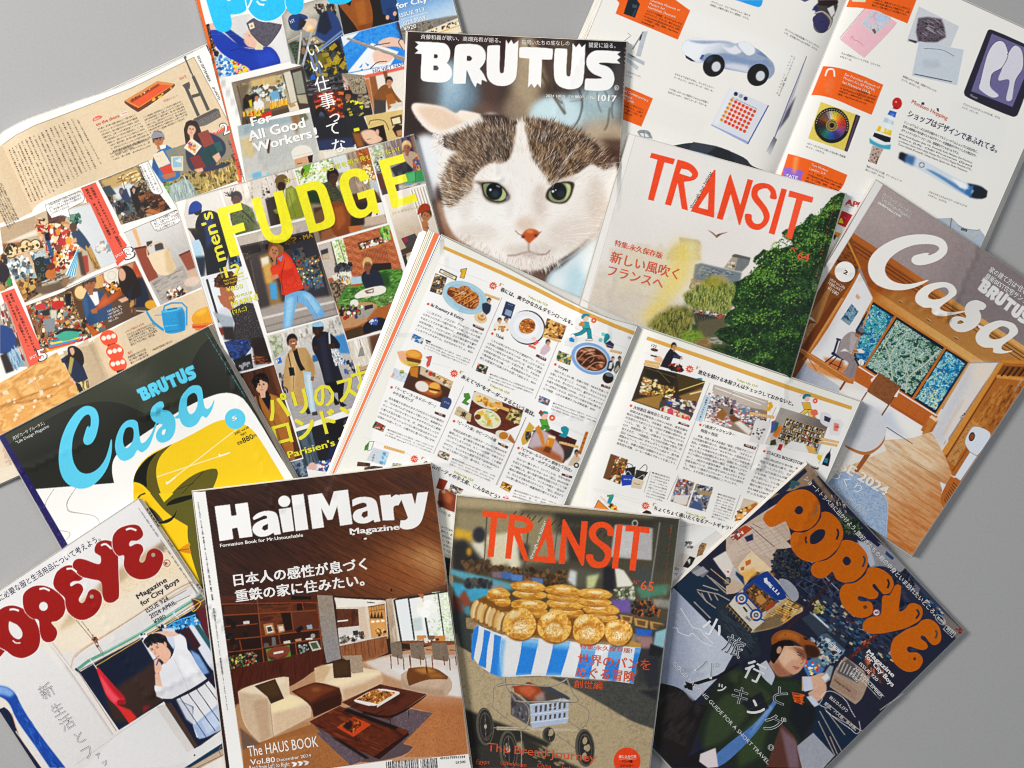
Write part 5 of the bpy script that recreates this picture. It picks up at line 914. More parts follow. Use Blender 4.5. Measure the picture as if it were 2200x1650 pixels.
 for ch,x,y,h in(('い',1112,470,30),('い',1145,620,30),('仕',1198,790,34),('事',1248,950,36),('っ',1312,1095,32),('て',1300,1215,32),('な',1355,1375,34)):
  q=z("%d,%d"%(x,y))[0];s.TV(ch,q[0],q[1],q[0],q[1],h,'f0efec',.015,-14)
 return s

KANA='上海アールデコ家具を扱うインテリアショップ。上海にはアヘン戦争後の南京条約によって生まれた租界があり、ここで欧米の文化と中国の伝統や技術が融合した。家具の多くは一九二〇年から三〇年代に多く作られたという。オーナーは長らく業界で働き、買い物の合間に食後はどこで買い物をしているか聞いてみた。近年はロンドンやニューヨークの友人が週末の蚤の市や雑貨店で見つけた古い器や布を並べる店も増えた。春には爽やかなパンと珈琲を、石臼でひいた粉を生地に練り込んで発酵させた。'
def filler(n,k=0):
 t=KANA*3;return t[(k*37)%len(KANA):][:n]

def art_shopping():
 s=Sheet(-20,80,760,1080,'e8e4de',15);a,A=Zm2(0,100,4.231);b,B=Zm2(0,430,4.583);h,H=Zm2(0,700,4.583)
 tan='cfbb9f'
 frame=A("588,32 105,198 207,403 -133,234 -500,333 -267,-667 0,-231 7,-4 43,-31 60,-30 63,-24 80,-30 147,-58")
 s.P(frame,tan);s.M(A,"693,230 -105,-198 -188,93 -147,58 -80,31 -63,23 -60,30 -43,31/w1 5a4c3c a.8;-13,312 16,-7 40,88 57,115 -100,0/c9b598");s.M(pts,"-20,318 4,313 68,458 0,480/cdb89b")
 # white comic area
 s.M(A,"93,508 17,-31 90,-37 87,-32 173,-65 13,24 54,-54 173,-53 33,73 0,234 -633,0/e9e5df");s.M(pts,"66,460 95,440 330,350 520,270 700,600 470,760 235,810 190,735 135,625/e9e5df;-20,500 70,455 140,620 180,735 60,800 -20,840/e9e5df")
 # text in columns
 cols=[(700,670,1095,0),(650,665,1105,1),(610,690,1115,2),(570,700,1130,3),(530,715,1150,4),(492,730,1175,5),(455,745,1195,6),(415,765,1215,7),(375,785,1240,8),(340,800,1260,9),(305,815,1280,10),(265,830,1310,11),(232,848,1325,12),(195,865,1350,13),(165,885,1365,14),(140,905,1385,15),(110,925,1395,16),(82,945,1405,17)]
 for x,y0,y1,k in cols:
  p0=a("%d,%d"%(x+4,y0))[0];p1=a("%d,%d"%(x+4+(y1-y0)*.49-k*1.6,y1-(40 if k==0 else 0)))[0]
  n=int(np.hypot(*(p1-p0))/4.4);s.TV(filler(n,k),*p0,*p1,4.3,'3d342c',.01)
 for k in range(6):s.TV(filler(20,k+30),2+k*-4,395+k*4,38+k*-4,470+k*4,4.6,'4a4036',.01)
 blockA=[filler(24,i+3)for i in range(10)]
 s.TB(blockA,*A("297,254")[0],*A("411,210")[0],17/4.231*1.0,36/4.231*.7,4.2,'3d342c',.005,.5);s.TB([filler(25,i+50)for i in range(7)],A("435,218 117,-50"),2.3,5.6,4.1,'3d342c',.005,.9);s.TB(['DATA○東京都新宿区早稲田鶴巻町251','03・6228・0657　12:00～17:00 土・日','～18:00　火～木休　@ontheshore_tokyo'],A("335,328 116,-45"),2.3,6.6,4.6,'3d342c',.005)
 s.M(A,"282,217 18,-9 10,3 -2,7 -25,9 -3,-4/d9564a");s.T('SPOT 2',A("286,224 19,-7"),3.6,'f3ece4',.03);s.T('on the shore',A("292,241 70,-28"),7.2,'d4503f',.012);s.M(A,"364,203 20,-9 3,8 -20,9/efe6da")
 s.T('早稲田',A("367,208 18,-7"),4,'d4503f')
 # tray
 s.M(A,"377,166 100,-62 53,9 0,11 -108,75 -9,-2 -36,-25/46281c;377,164 100,-60 53,9 -102,69 -10,5/c9824a;392,168 91,-53 37,2 -98,65/d05a30;393,165 87,-53 5,5 -85,53/8a3f20 f1;422,192 107,-75/w2.6 7a3b1c");s.K(A("433,182 94,-62 1,3 -91,64"),5,['d8a23c'],(4,7))
 s.M(A,"380,167 42,21 -3,9 -39,-26/6b2f1c");s.K(A("400,160 73,-47 2,4 -72,48"),6,'e6dccb 2a1a14',(3,6),-30,2);s.T('中国のトレー',A("497,169 41,-18"),5,'de7a68');s.T('燭台♀',A("545,102 20,-9"),6,'de7a68')
 # iron stand
 D='55524f'
 for L,w in(("1680,92 1690,125 1760,280",3),("1755,270 1895,580",7),("1690,370 1805,630",7),("1745,455 1830,430",7)):s.L(a(L),w,D)
 s.P(A("552,117 21,-11 3,9 -1,13 -12,3"),D);s.M(A,"561,33/3x4.4 6d6a68;560,37 18,45/w1 6a6764;585,220 68,-33 10,3 7,23 -50,29 -23,0/6d6764;585,220 68,-33 9,5 -62,35/5a5552 f1");s.N(A("592,227 71,-34 4,17 -50,28"),'5a5552 7a7572 67625f',2)
 s.T('2024 SEPTEMBER',A("596,29 37,79"),5.4,'3c3a38',.005);s.T('(POPEYE)',A("642,124 20,39"),5.4,'3c3a38',.005)
 # couple with books
 s.M(A,"642,263 53,-25 38,95 0,80 -11,0 -59,-93/d9604f");s.T('SPOT',A("652,263 21,-10"),6,'f3e9e2',.02);s.T('2',A("678,269 20,-9"),27,'2a2624',.05);s.T('2',A("679,268 19,-9"),25,'f6f2ee',.02)
 s.TV('上海アール・デコ家具、',*A("693,287")[0],*A("733,383")[0],6,'3f2a24');s.TV('早稲田の「on the',*A("703,330")[0],*A("733,393")[0],6,'3f2a24');s.M(A,"465,337 75,-37 153,-47 30,147 -110,43 -80,40 -40,-66/8a8272");s.setclip(A("465,333 35,-40 40,14 27,-90 33,3 33,33 60,14 32,138 -125,45 -60,40 -80,-123"))
 s.N(A("490,410 110,-43 123,-34 4,74 -187,83"),'5a5038 8f8258 b09a60 3f3a28',8);s.K(A("617,387 106,-40 4,56 -107,37"),70,'b59a5a 8a7240 d0b878 6b5630',(8,18),75,4);s.K(A("493,420 27,-7 20,74 -10,0"),60,'5f8a4c 3f6a34 8aae6a',(5,9),None,1.5,kind='e')
 s.M(A,"510,423 50,-23 20,10 20,43 -60,27 -20,0/9aa8a4 f1");s.K(A("513,427 50,-24 34,47 -64,27"),30,'7d8c88 b5c0bc',(14,26),75,9);s.M(A,"457,337 26,-27 20,-13 24,13 13,23 7,60 -17,14 -50,6 -22,-26/3a6ea0;460,333 23,-16 -3,76 -17,-10/2d5a8a f2;580,277 27,-14 26,-6 47,26 7,37 -20,20 -14,20 47,-10 -7,13 -93,24 -33,-20 -7,-67/3a3f52 f.8;557,240 10,-13 16,-4 17,10 13,44 -16,16 -30,7 -7,-23/3a2a24 s")
 s.setclip();skin_head(s,*A("480,282")[0],11,14,'a5714f','4a4a52');s.M(A,"459,277 4,-14 14,-5 16,5 4,12 -20,3/8d8a94 s;467,280 25,-5/w2.6 1c1614;483,300 20,-3 -1,10 -15,5/e0dcd6")
 skin_head(s,*A("580,250")[0],10,14,'d0a68f','33241f',5)
 for q,c in(("1385,985 1480,945 1550,1060 1445,1105",'d8cbb4'),("1500,950 1590,915 1640,1010 1560,1060",'7d8278'),("1555,1000 1665,995 1665,1130 1560,1130",'cfc5ae'),("1570,1010 1650,1005 1652,1095 1572,1098",'8fb0bc'),("1450,1100 1550,1070 1580,1150 1500,1180",'c04a34'),("1670,920 1740,830 1835,905 1770,990",'e0d6c2'),("1700,900 1745,860 1810,910 1765,960",'c9c0b0'),("1795,790 1890,755 1950,880 1855,920",'8a4a40'),("1810,960 1960,870 2010,960 1980,1040 1870,1080",'27484a'),("1720,1010 1810,985 1870,1090 1800,1150",'7d3a34'),("1940,880 2000,860 2030,940 1980,960",'345a5c')):s.P(a(q),c)
 s.M(A,"630,310 15,37/w1.2 1c3436;567,293 11,-6 -1,16/c0502c;572,300 10,-8 1,11/3a5a9a");s.K(A("570,303 27,-3 -7,20"),10,'c9703c d8a060',(4,7));s.M(A,"643,333 20,-13 7,17 -13,16/d3a890 f.6;587,373 26,-6 4,10 -17,6/d3a890 f.6;488,390 45,-10 0,13 -33,10/a87252 f.6")
 s.T('SPOT 2',A("613,390 27,-10"),4,'b5402c');s.TB([filler(6,2),filler(6,4)],A("667,377 26,-10"),1,5,4,'d8d2c4');s.E(A("480,340"),6,7,'c9b49a',hole=.85);s.M(A,"530,347 17,-10 3,16/c9d3d4")
 # picture: store interior + speech bubbles
 def box(q,c,fr='4a443e'):s.P(a(q),c);s.L(a(q),.9,fr,closed=True)
 p=A("298,407 119,-47 101,132 -45,16 -106,32 -14,-32");s.P(p,'55483c');s.setclip(p);s.N(p,'3a2f28 7d6a55 2a2422 a08c70',12,k=1.3);s.P(A("300,407 117,-46 10,32 -94,50"),'b59a6c',f=4);s.P(A("337,433 63,-23 20,37 -67,20"),'c5cdd0',f=4);s.K(A("360,393 60,-20 10,34 -60,20"),30,'d8c08a e6d8b0 8a6a3c',(6,14),-25,3);s.P(A("300,430 33,-10 20,27 -36,6"),'3f4a52',f=1);s.L(A("367,393 16,50"),1.4,'6b4a30');s.L(A("353,413 24,-10"),1.2,'6b4a30')
 s.M(A,"360,440 23,-10 14,37 -4,13 -20,-13/33405a f.8;373,467 20,10 17,23 -13,3/4a6a6a f.8;393,430 37,-7 -10,20 10,40 -13,25 -17,-41/211d22 f.8");skin_head(s,*A("368,437")[0],4,5,'8a5f45','2c3a60');skin_head(s,*A("405,433")[0],4,6,'c09a84','1c1816')
 s.K(A("423,443 70,0 20,44 -73,20"),60,'4a2c1c 6b4028 2c1e18 1a1614 8a5a34',(8,20),-20,2);s.M(A,"437,500 16,-10 40,13 -13,10/a86a3c f1");s.K(A("320,473 53,-13 20,48 -60,0"),40,'1c1c20 34343a 57575c c9c9c8',(6,14))
 s.setclip();s.M(A,"298,407 119,-47 20,20/w.8 4a443e")
 box("1255,1075 1345,1040 1480,1320 1450,1345 1400,1340 1360,1300",'efece6');s.TV('この家とお店の方が好き',*A("433,363")[0],*A("467,433")[0],5,'3a3632');s.TV('コンテナビルの二階、広い',*A("445,357")[0],*A("480,437")[0],5,'3a3632');s.TV('雑貨屋さんの倉庫みたい',*A("425,365")[0],*A("457,433")[0],5,'3a3632')
 s.M(A,"245,430 45,-18 47,96 26,59 -43,20 -27,-57/d9604f");s.M(B,"287,-7 15,0 115,154 -30,70 -7,-10 -43,-107/d9604f;282,0 46,0 90,187 -31,25/da6250");s.M(A,"245,430 45,-18/w.9 3a2c26");s.TV('外苑前の「BATHHOUSE」では、民芸から',*A("278,430")[0],*B("397,150")[0],6.6,'35241e',.02)
 s.TV('現代まで、ポップなアイテムを厳選。',*A("263,435")[0],*B("363,120")[0],6.6,'35241e',.02);s.T('SPOT',B("382,190 26,-13"),6.5,'f3e9e2',.02);s.T('3',B("413,197 32,-10"),27,'2a2624',.05);s.T('3',B("414,195 29,-10"),25,'f6f2ee',.02)
 # street shop picture across the gutter
 p=B("0,90 107,-35 43,-23 143,-25 90,195 -110,48 -60,37 -131,50 -69,-150");s.P(p,'b5a48c');s.setclip(p);s.P(B("0,90 113,-35 30,42 -110,43 -33,7"),'b09a80',f=2);s.P(B("33,133 97,-43 10,20 -127,33"),'dcd3c2',f=2);s.P(B("153,33 60,4 7,10 -13,30 -47,3"),'5a3f34',f=1);s.N(B("157,37 60,1 -4,35 -50,4"),'54392e 6b4a3c 4a3028',3);s.P(B("213,33 87,-23 83,192 -56,25 -27,-77 -40,-50"),'cfd2d2',f=2);s.K(B("230,53 30,-6 3,30 -30,0"),46,'3f6b5a 6b8a78 24403a 8aa89a',(6,12));s.P(B("7,143 133,-13 7,30 -134,30"),'b05a4a',f=1)
 for cx,cy,r,c in((105,500,16,'e0c69c'),(255,450,14,'dcc094'),(350,440,12,'e6d2ac')):s.E(*b("%d,%d"%(cx,cy))[0],r,r*1.05,'5a4028');s.E(*b("%d,%d"%(cx,cy))[0],r*.82,r*.86,c)
 s.K(B("10,147 137,-10 0,13 -134,37"),40,'2a2018 7d5a34 d8bf90 4a3826',(5,10));s.N(B("17,197 130,-37 13,73 -50,20 -57,14"),'a5b5b8 d0d4cf 7d8f94 5a6668 b9a58c',8,k=1.5);s.K(B("20,200 90,-27 3,74 -56,16"),130,'8aa4ac dfe2de 5a6a70 3f4a50 c9b094',(5,11))
 s.M(B,"88,177 9,-4 33,87 -8,3/c9a888;13,187 137,-30/w3 d0b48c");s.N(B("110,80 123,-7 34,87 -20,53 -67,20 -40,-86"),'d8a878 e6d0b0 b5623c f0e2cc 8a6a4a',9,k=1.6);s.K(B("160,87 73,-7 27,73 -13,60 -60,17 -37,-73"),260,'e8d8bc b03a30 d89a40 5a3a2c f2ead8 c9703c 3f3028 dcc4a0 8a2c28',(5,12))
 s.M(B,"217,80/12x6 b5824c r15;203,137/9x8 a8343c;227,133/8x8 d0943c;192,157/8x8 7d4a34;180,97 20,-4 -3,20 -10,4/c9803c");s.K(B("117,63 30,-3 6,50 -20,0"),26,'a83030 c9b08a 2c2c34 d8c4a0',(7,15),15,3);s.M(B,"240,100 17,-7 23,27 17,27 -14,20 -36,-27 -14,-30/33485f f.8;283,160 14,-7 33,67 -20,7/9c7a48 f.8")
 s.K(B("283,163 14,-6 31,60 -15,6"),20,'7d5c30 b5925c',(14,24),62,8);s.M(B,"203,83 10,-6 40,10 4,13 -24,-3/c2a07c f.8;240,88/8x9 5a4236;233,130 17,-7 3,14 -16,6/d0a080 f1;157,77 30,-10 26,23/w1.4 2a2420;143,110 14,-3 20,73 -10,10/3a5a80 f2;147,110 16,-7 0,30 -13,0/20242c f1;213,247 40,-87 9,3 -15,90 -14,14/d8e0e0")
 for k in range(4):s.P(b("%d,740 %d,480 %d,484 %d,752"%(655+k*24,766+k*5,770+k*5,667+k*24)),'4f9ab8')
 s.M(B,"110,280 77,-40 66,13 -20,20 -60,-6/8a8478 f1");s.K(B("113,277 74,-34 46,20 -60,7"),30,'b5aea0 57504a',(16,30),-20,8);s.M(B,"260,187 27,-7 6,53 -16,14/a04534 f1;253,173 14,-6 16,80 -16,0/4a3a34 f2");s.K(B("313,147 47,-14 3,34 -43,3"),26,'b9c3c8 dfe2e2 8a98a0 c9a090',(6,12))
 s.M(B,"328,160/8x5 e2d5c6 f1;112,200 15,-13 20,3 13,23 -2,40 -25,14 -16,-27/26302e s")
 for q in("370,620","420,680","450,620","390,740","440,740"):s.E(*b(q)[0],4,4,'5f6e6a',hole=.7)
 s.M(B,"167,243/12x11 b5703a;167,217/10x8 6b3420 f1;137,197 26,-10 4,26 -20,-6/1f3a5a f2");s.N(B("57,267 76,-14 7,47 -60,37"),'4a3a2c 7d5f40 2c2420',6);s.K(B("57,267 53,-7 7,40 -37,27"),40,'9a7040 2a1f1a c09858 6b4a2c',(6,14))
 s.M(B,"110,290 103,-27 4,30 -77,17/6b5a4a f2;207,253 26,7 -20,30 -13,-13/8a7058 f2");s.setclip()
 q=A("137,480 106,-43 14,20 -4,13 -46,23 6,27 -26,-10 -30,10 -14,-20");s.P(q,'efece6');s.L(q,.8,'4a443e',closed=True);s.TB(['今回は東京以外の地方に行けなかった','けど、こうやって各地の民芸品を見る','と、手仕事の良さがあって心惹かれる','いつか行ってみたいな。'],A("148,484 95,-41"),1.7,6.3,5.4,'45403a',.005,.6)
 s.M(B,"0,182 13,-2 30,100 -43,20/6b5a48");s.K(B("0,183 13,0 27,94 -40,20"),40,'3a302a b08a5c 2a2430 8a6a4a',(6,14));s.M(B,"10,240/14x20 26202a f1;20,277 7,-24 13,7 -3,23/3f8a4a f1")
 # red column SPOT 5
 s.M(B,"0,300 47,-10 90,200 -40,57 -30,-43 -67,-167/e8e4de;3,305 44,-16 95,211 -42,100 -10,-53/d9604f");s.M(H,"50,0 38,0 45,107 -33,16/da6250");s.TV('最後は、江戸から昭和にかけて作られた民',*B("35,310")[0],*H("115,78")[0],6.4,'35241e',.02);s.TV('芸の温もりを伝える「古民藝もりた」へ。',*B("22,315")[0],*H("97,75")[0],6.4,'35241e',.02)
 s.T('SPOT',H("100,112 23,-12"),6,'f3e9e2',.02);s.T('5',H("129,118 28,-10"),27,'2a2624',.05);s.T('5',H("131,116 25,-9"),25,'f6f2ee',.02);s.M(B,"0,347 20,-14 77,214 -64,0 -33,-80/a89c90")
 s.setclip(B("0,337 13,-7 64,174 13,63 -90,0"));s.K(B("0,347 20,-7 57,160 -50,0"),40,'8a2f2c c9c0b4 6b5a50 ded6ca',(8,18),75,3);s.M(B,"0,410 20,0 23,23 19,34 -15,37 -47,0/2c4a78 f1");s.setclip();s.setclip(H("0,0 50,0 37,133 -87,34"))
 s.M(H,"0,0 37,7 26,53 -43,30 -20,-3/28467a f1;23,90 37,-23 20,63 -33,13/7d9bb0 f1");s.K(H("27,90 33,-20 17,57 -27,13"),16,'5f7f98 a5bcc8',(14,26),70,9);s.M(H,"0,97 20,-10 27,60 -27,10/2c2628 f2");s.K(H("43,7 24,33 20,70 -14,7"),20,'a03a34 c9b8a8 4a3a34',(10,20),70,4)
 s.M(H,"0,120 13,40/w3 d8d8d4");s.setclip()
 # market picture and meeting picture
 p=B("85,347 128,-47 4,-7 166,-73 60,-20 72,150 -68,30 -160,77 -147,47 -13,-37");s.P(p,'5a4636');s.setclip(p);s.N(B("85,347 148,-50 54,160 -144,47"),'8a6a48 3a2c24 c9a878 6b4a34',9,k=1.6)
 s.N(B("287,250 153,-47 27,44 -134,40"),'b5705a d0a080 9a4a3a c9b494',3,62,12);s.M(B,"367,247/17x18 ddd6c6");s.E(B("367,247"),10,10,'c9c2b0',hole=.8);s.M(B,"318,267/15x15 c49a62;267,303/17x18 7d5c34;265,303/13x14 d6b98c")
 s.K(B("340,277 53,-14 0,37 -40,7"),40,'2a2420 c9822c 6b4a34 e0d5c0',(5,10));s.M(B,"430,233 17,-30 26,30 -6,27/a8502c f3");s.K(B("87,353 120,-43 26,57 54,83 -144,50"),330,'c9a060 8a2f2a 2c2a2c e6d8bc 3f5a6a b5562c 6b5440 d8c09a 7d8a8c 9a6a3c 1f1d20',(5,13),None,1.3)
 s.M(B,"133,350/12x7 b5403a r-10;190,343/14x9 b8302c r-10;133,367 34,-14 6,24 -30,3/2c2c30 f1;163,360 24,0 0,30 -20,7/c8c0ac f2;140,390 40,-3 0,43 -30,3/84888a f1");s.N(B("103,393 30,7 7,43 -27,0"),'6b4a34 9a7048 4a3424',3,80,4)
 s.M(B,"213,307 20,0 0,40 -16,0/1f1f28 f1")
 for k,c in enumerate(('c0392c','d8a030','c9502c','3a8ac0','e0c23c','2f7a9a','b0342c','6fb8a8','23201f')):s.P(b("%d,%d %d,%d %d,%d %d,%d %d,%d"%(440+k*12,1505-k*24,560+k*10,1430-k*22,800,1400-k*16,810,1420-k*16,470+k*10,1520-k*24)),c,sm=0)
 s.M(B,"187,447 26,-17 44,3 -4,17 -46,13/4aa08a f1 s");s.K(B("253,460 30,-13 7,10 -30,16"),10,'e2ded8 b02c2c 3a4a7a',(16,28),-40,6);s.K(B("267,393 66,-26 7,66 -47,17"),60,'3a3028 7d8a6a 5a6a5c a8442c c9b48c',(6,13))
 s.M(B,"287,410 33,20 -10,23 -17,-20/a8602c f1;270,333 13,-33 34,-7 36,17 17,33 -3,44 -40,13 -34,13 -16,-36/2f4a6a;287,303 33,-3 7,40 -14,7/ddd9d4 f.6;270,333 13,-23 10,57 -10,26/3d5c80 f2");skin_head(s,*B("293,273")[0],13,17,'94603f','3a3432',-5)
 s.M(B,"272,267 5,-14 16,-6 17,10 0,10 -20,0 -10,10/4a4446 s;285,269 25,-4/w2 1d1918;388,240 9,-20 20,-5 20,15 16,37 4,50 -24,20 -26,-27 -14,-27/2a1f1c s;390,230 10,-7 12,17 -2,20 -12,5 -8,-15/d0a088 f.8 s;427,287 40,-34 26,67 -10,30 -50,3 -16,-26/232c3f f.8;450,260 10,-7 3,60 -30,14 -3,-27/261c1a f2;297,363 23,-13 13,-30 14,-17 6,17 40,-30 9,20 -29,23 -53,30 -17,9/9a4a24;320,350 27,-40 6,17 40,-30 -6,16 -54,40/b5602f f3;387,327 26,-10 10,10 -23,10/d3a890 f.6;297,360 20,-7 3,17 -17,3/9a6645 f.6;497,343/14x10 d09a34 f.6")
 s.K(B("427,333 20,0 -4,44 -13,-4"),10,'7d5230 b58a50',(8,16),90,4);s.TB([filler(9,5),filler(12,9),filler(13,3),filler(9,8)],B("353,370 47,-20"),1,7,5,'e6e0d6',.01,.7);s.setclip();s.M(B,"213,290 170,-72/w1 5a5048")
 # basket picture
 p=B("408,107 65,-29 27,-11 87,-37 13,57 62,170 5,26 -140,62");s.P(p,'bfbcb8');s.setclip(p);s.R(p,'d2cfcb','aaa6a2',B("433,100")[0],B("600,267")[0]);s.P(B("433,97 14,-4 16,54 -6,10"),'d8a87c',f=1);s.P(B("440,157 40,-7 40,103 -33,17"),'8a4a38',f=1);s.L(B("440,160 40,-8"),4,'5a2c22');s.P(B("587,180 46,-20 24,53 -40,20"),'8a4f3c',f=1);s.L(B("588,182 44,-20"),4,'6b3428');s.P(B("495,267 105,-54 33,80 -100,40"),'a09890',f=1);s.N(B("497,270 100,-50 20,67 -84,40"),'9a928a b0a8a0 8a827a',5,-25,5);s.K(B("547,300 60,-17 6,27 -60,17"),26,'3a2a24 c9a07c 7d5a44 e0d8cc',(5,11));s.P(B("610,233 23,-6 27,30 -20,16"),'c0a08c',f=2);s.E(B("630,267"),18,10,'cdb8a8',f=2,rot=-15)
 s.M(B,"480,137 20,-4 -3,17 -14,3/3a3a3e f1;507,147 26,-10 5,23 -28,7/4a4442 f1;484,183 16,-10 53,-13 10,27 15,36 -18,20 -27,6 -23,-12/dcc7a8;540,167 13,-5 25,61 -18,20 -13,-10/c9b08c f4;485,187 -2,-27 17,-17 23,-6 20,10 14,20/w2.4 d0b48c s;553,163/3x3 c4a880")
 s.setclip();s.L(p[:4],.8,'5a544e')
 q=B("493,72 84,-40 20,8 0,23 -15,14 -62,25 -13,-4");s.P(q,'efece6');s.L(q,.8,'4a443e',closed=True);s.TB(['うん、とても素敵なアイデアだ','思う。上海アール・デコは西欧','アジアのカルチャーが入り交じ','ているのが魅力だよね。'],B("505,74 85,-37"),1.8,6.4,6,'45403a',.005,.75)
 # lower tan strip with watering can and lantern
 s.P(B("287,463 80,-36 80,-47 80,-33 146,-60 37,143 -13,74 -430,43"),tan);s.P(H("288,57 79,-42 300,-22 -134,107 -193,77"),tan);s.M(H,"207,83 83,-18 50,112 -43,26 -37,17/bba78c");s.R(H("290,62 50,115 37,-17 -57,-110"),'a8967e',tan,H("300,100")[0],H("337,87")[0],f=2)  # tone darkening into the fold is crease shade painted into the page colour
 W_='2f8fbe'
 s.P(B("529,363 31,-10 37,-3 10,17 1,46 -1,14 -27,10 -27,2 -13,-6 -7,-40"),W_,sm=0);s.M(B,"530,363 30,-10 37,-3 -4,9 -26,7 -34,4/57aed2;547,359 33,-6 2,3 -32,6/1c4a68");s.L(B("537,363 3,-16 23,-9 34,-1 16,16 0,57"),3.4,W_);s.P(B("477,363 6,-1 20,35 35,25 -1,10 -40,-29"),W_)
 s.L(B("507,378 24,-1"),1.6,W_);s.M(B,"445,361 35,2 0,4 -32,-2/b9b3a8;533,415 74,-8/w1.2 6ab8da");s.E(B("570,397"),6,6,'247aa6',hole=.85);s.M(B,"542,433 63,-10/w1.4 1f6f98;580,367 25,-4 2,60 -20,7/2680ae f4;627,393 6,-20 20,-16 34,-9 16,19 7,50 -67,3/d09428;633,377 27,-19 27,-5 -24,24/e2b050 f3;628,407 79,-7 3,25 -67,3/cf7a38;630,413 78,-5 2,9 -77,4/b8502c")
 for cx,cy in((1070,1365),(1130,1500),(1160,1620)):
  s.P(b("%d,%d %d,%d %d,%d %d,%d %d,%d %d,%d"%(cx-85,cy,cx-60,cy-65,cx+20,cy-85,cx+85,cy-30,cx+70,cy+50,cx-30,cy+65)),'d4573a',sm=1)
  for u in(-48,0,48):s.E(*b("%d,%d"%(cx+u,cy-16-u*.22))[0],5.2,5,'dfd3c4')
  s.P(b("%d,%d %d,%d %d,%d %d,%d"%(cx-15,cy+62,cx+60,cy+42,cx+70,cy+72,cx,cy+95)),'2a2a30')
 s.TB(['プラスチック製プロダクツには、','1960年代以降イタリアが生んだ','優れたデザインが多い。梨に洗し','たときにできる"バリ"にも大量生','産ならではの味が。現行品。'],B("418,447 89,-40"),2,5.2,5,'3d342c',.005,.9);s.T('イタリア製のジョウロ',B("412,437 61,-29"),5,'d4604f',.01)
 s.T('1980年代前後に作られ',H("502,83 65,-30"),5,'3d342c',.005);s.TB(['京都祇園で行われる芸','妓と舞妓の舞踊公演、','都をどりの間に飾る提'],H("421,108 58,-28"),3,6,5,'3d342c',.005);s.T('提灯',H("421,95 15,-7"),6,'d4604f')
 # map and woman, lower left
 s.N(H("0,187 187,-100 73,130 -60,50 -200,96"),'d9a868 c08a50 dfb47a cf9a5c',26,-28,2,k=1.3);s.M(H,"0,267 67,-27 73,-27 73,-26/w2.4 96602f s f1.4;0,273 40,-16 60,-10 73,-17/w3 8a5528 s f2 a.7;113,173 34,80/w1 96602f a.5 f.8;60,200 140,-57/w1 96602f a.4 f.8")
 s.K(H("7,187 193,-40 13,66 -180,120"),12,'d8c4a4 dccdb2',(5,11),-25,1.2);s.M(H,"7,217 16,-7 7,13 -17,7/d8c8ac;128,213 12,-3 3,17 -10,3/dacbb0");s.K(H("0,187 187,-94 66,120 -253,137"),120,'c89a62 e3bd88 b9834a',(6,16),-28,4,.35,f=1)
 s.M(H,"200,110 17,-13 16,-7 27,10 17,43 12,30 -29,20 -20,-13 -20,-37 -7,-20 -10,-3/24304a;222,73 15,-8 16,5 17,17 6,30 -9,16 -20,-23 -17,13 -17,-6 10,-20/241c1c s;229,75 11,-3 5,15 -7,10 -7,-9/d0a28a f.5 s;230,100 13,7 -10,53 -10,-10/a89858 f1;227,173 13,-1 0,11 -10,0/d0a28a f.5;243,193 44,-13 10,20 -37,20/b5a070")
 s.K(H("247,197 40,-15 6,18 -30,17"),20,'6b5c34 d8c890',(14,24),80,8);s.M(H,"247,187 16,3 10,23 -13,5/23202a");s.K(H("7,393 16,0 14,60 -17,0"),30,'c05a4a 5a7aa8 d8c8b0 8a6a9a',(4,9));s.P(H("0,363 10,0 30,97 -40,7"),tan,a=.5)
 s.M(H,"0,493 50,-26 17,33 -67,47/ebe8e2");s.P("-20,930 4,935 70,1010 0,1040 -20,1040",tan,a=.6)
 return s

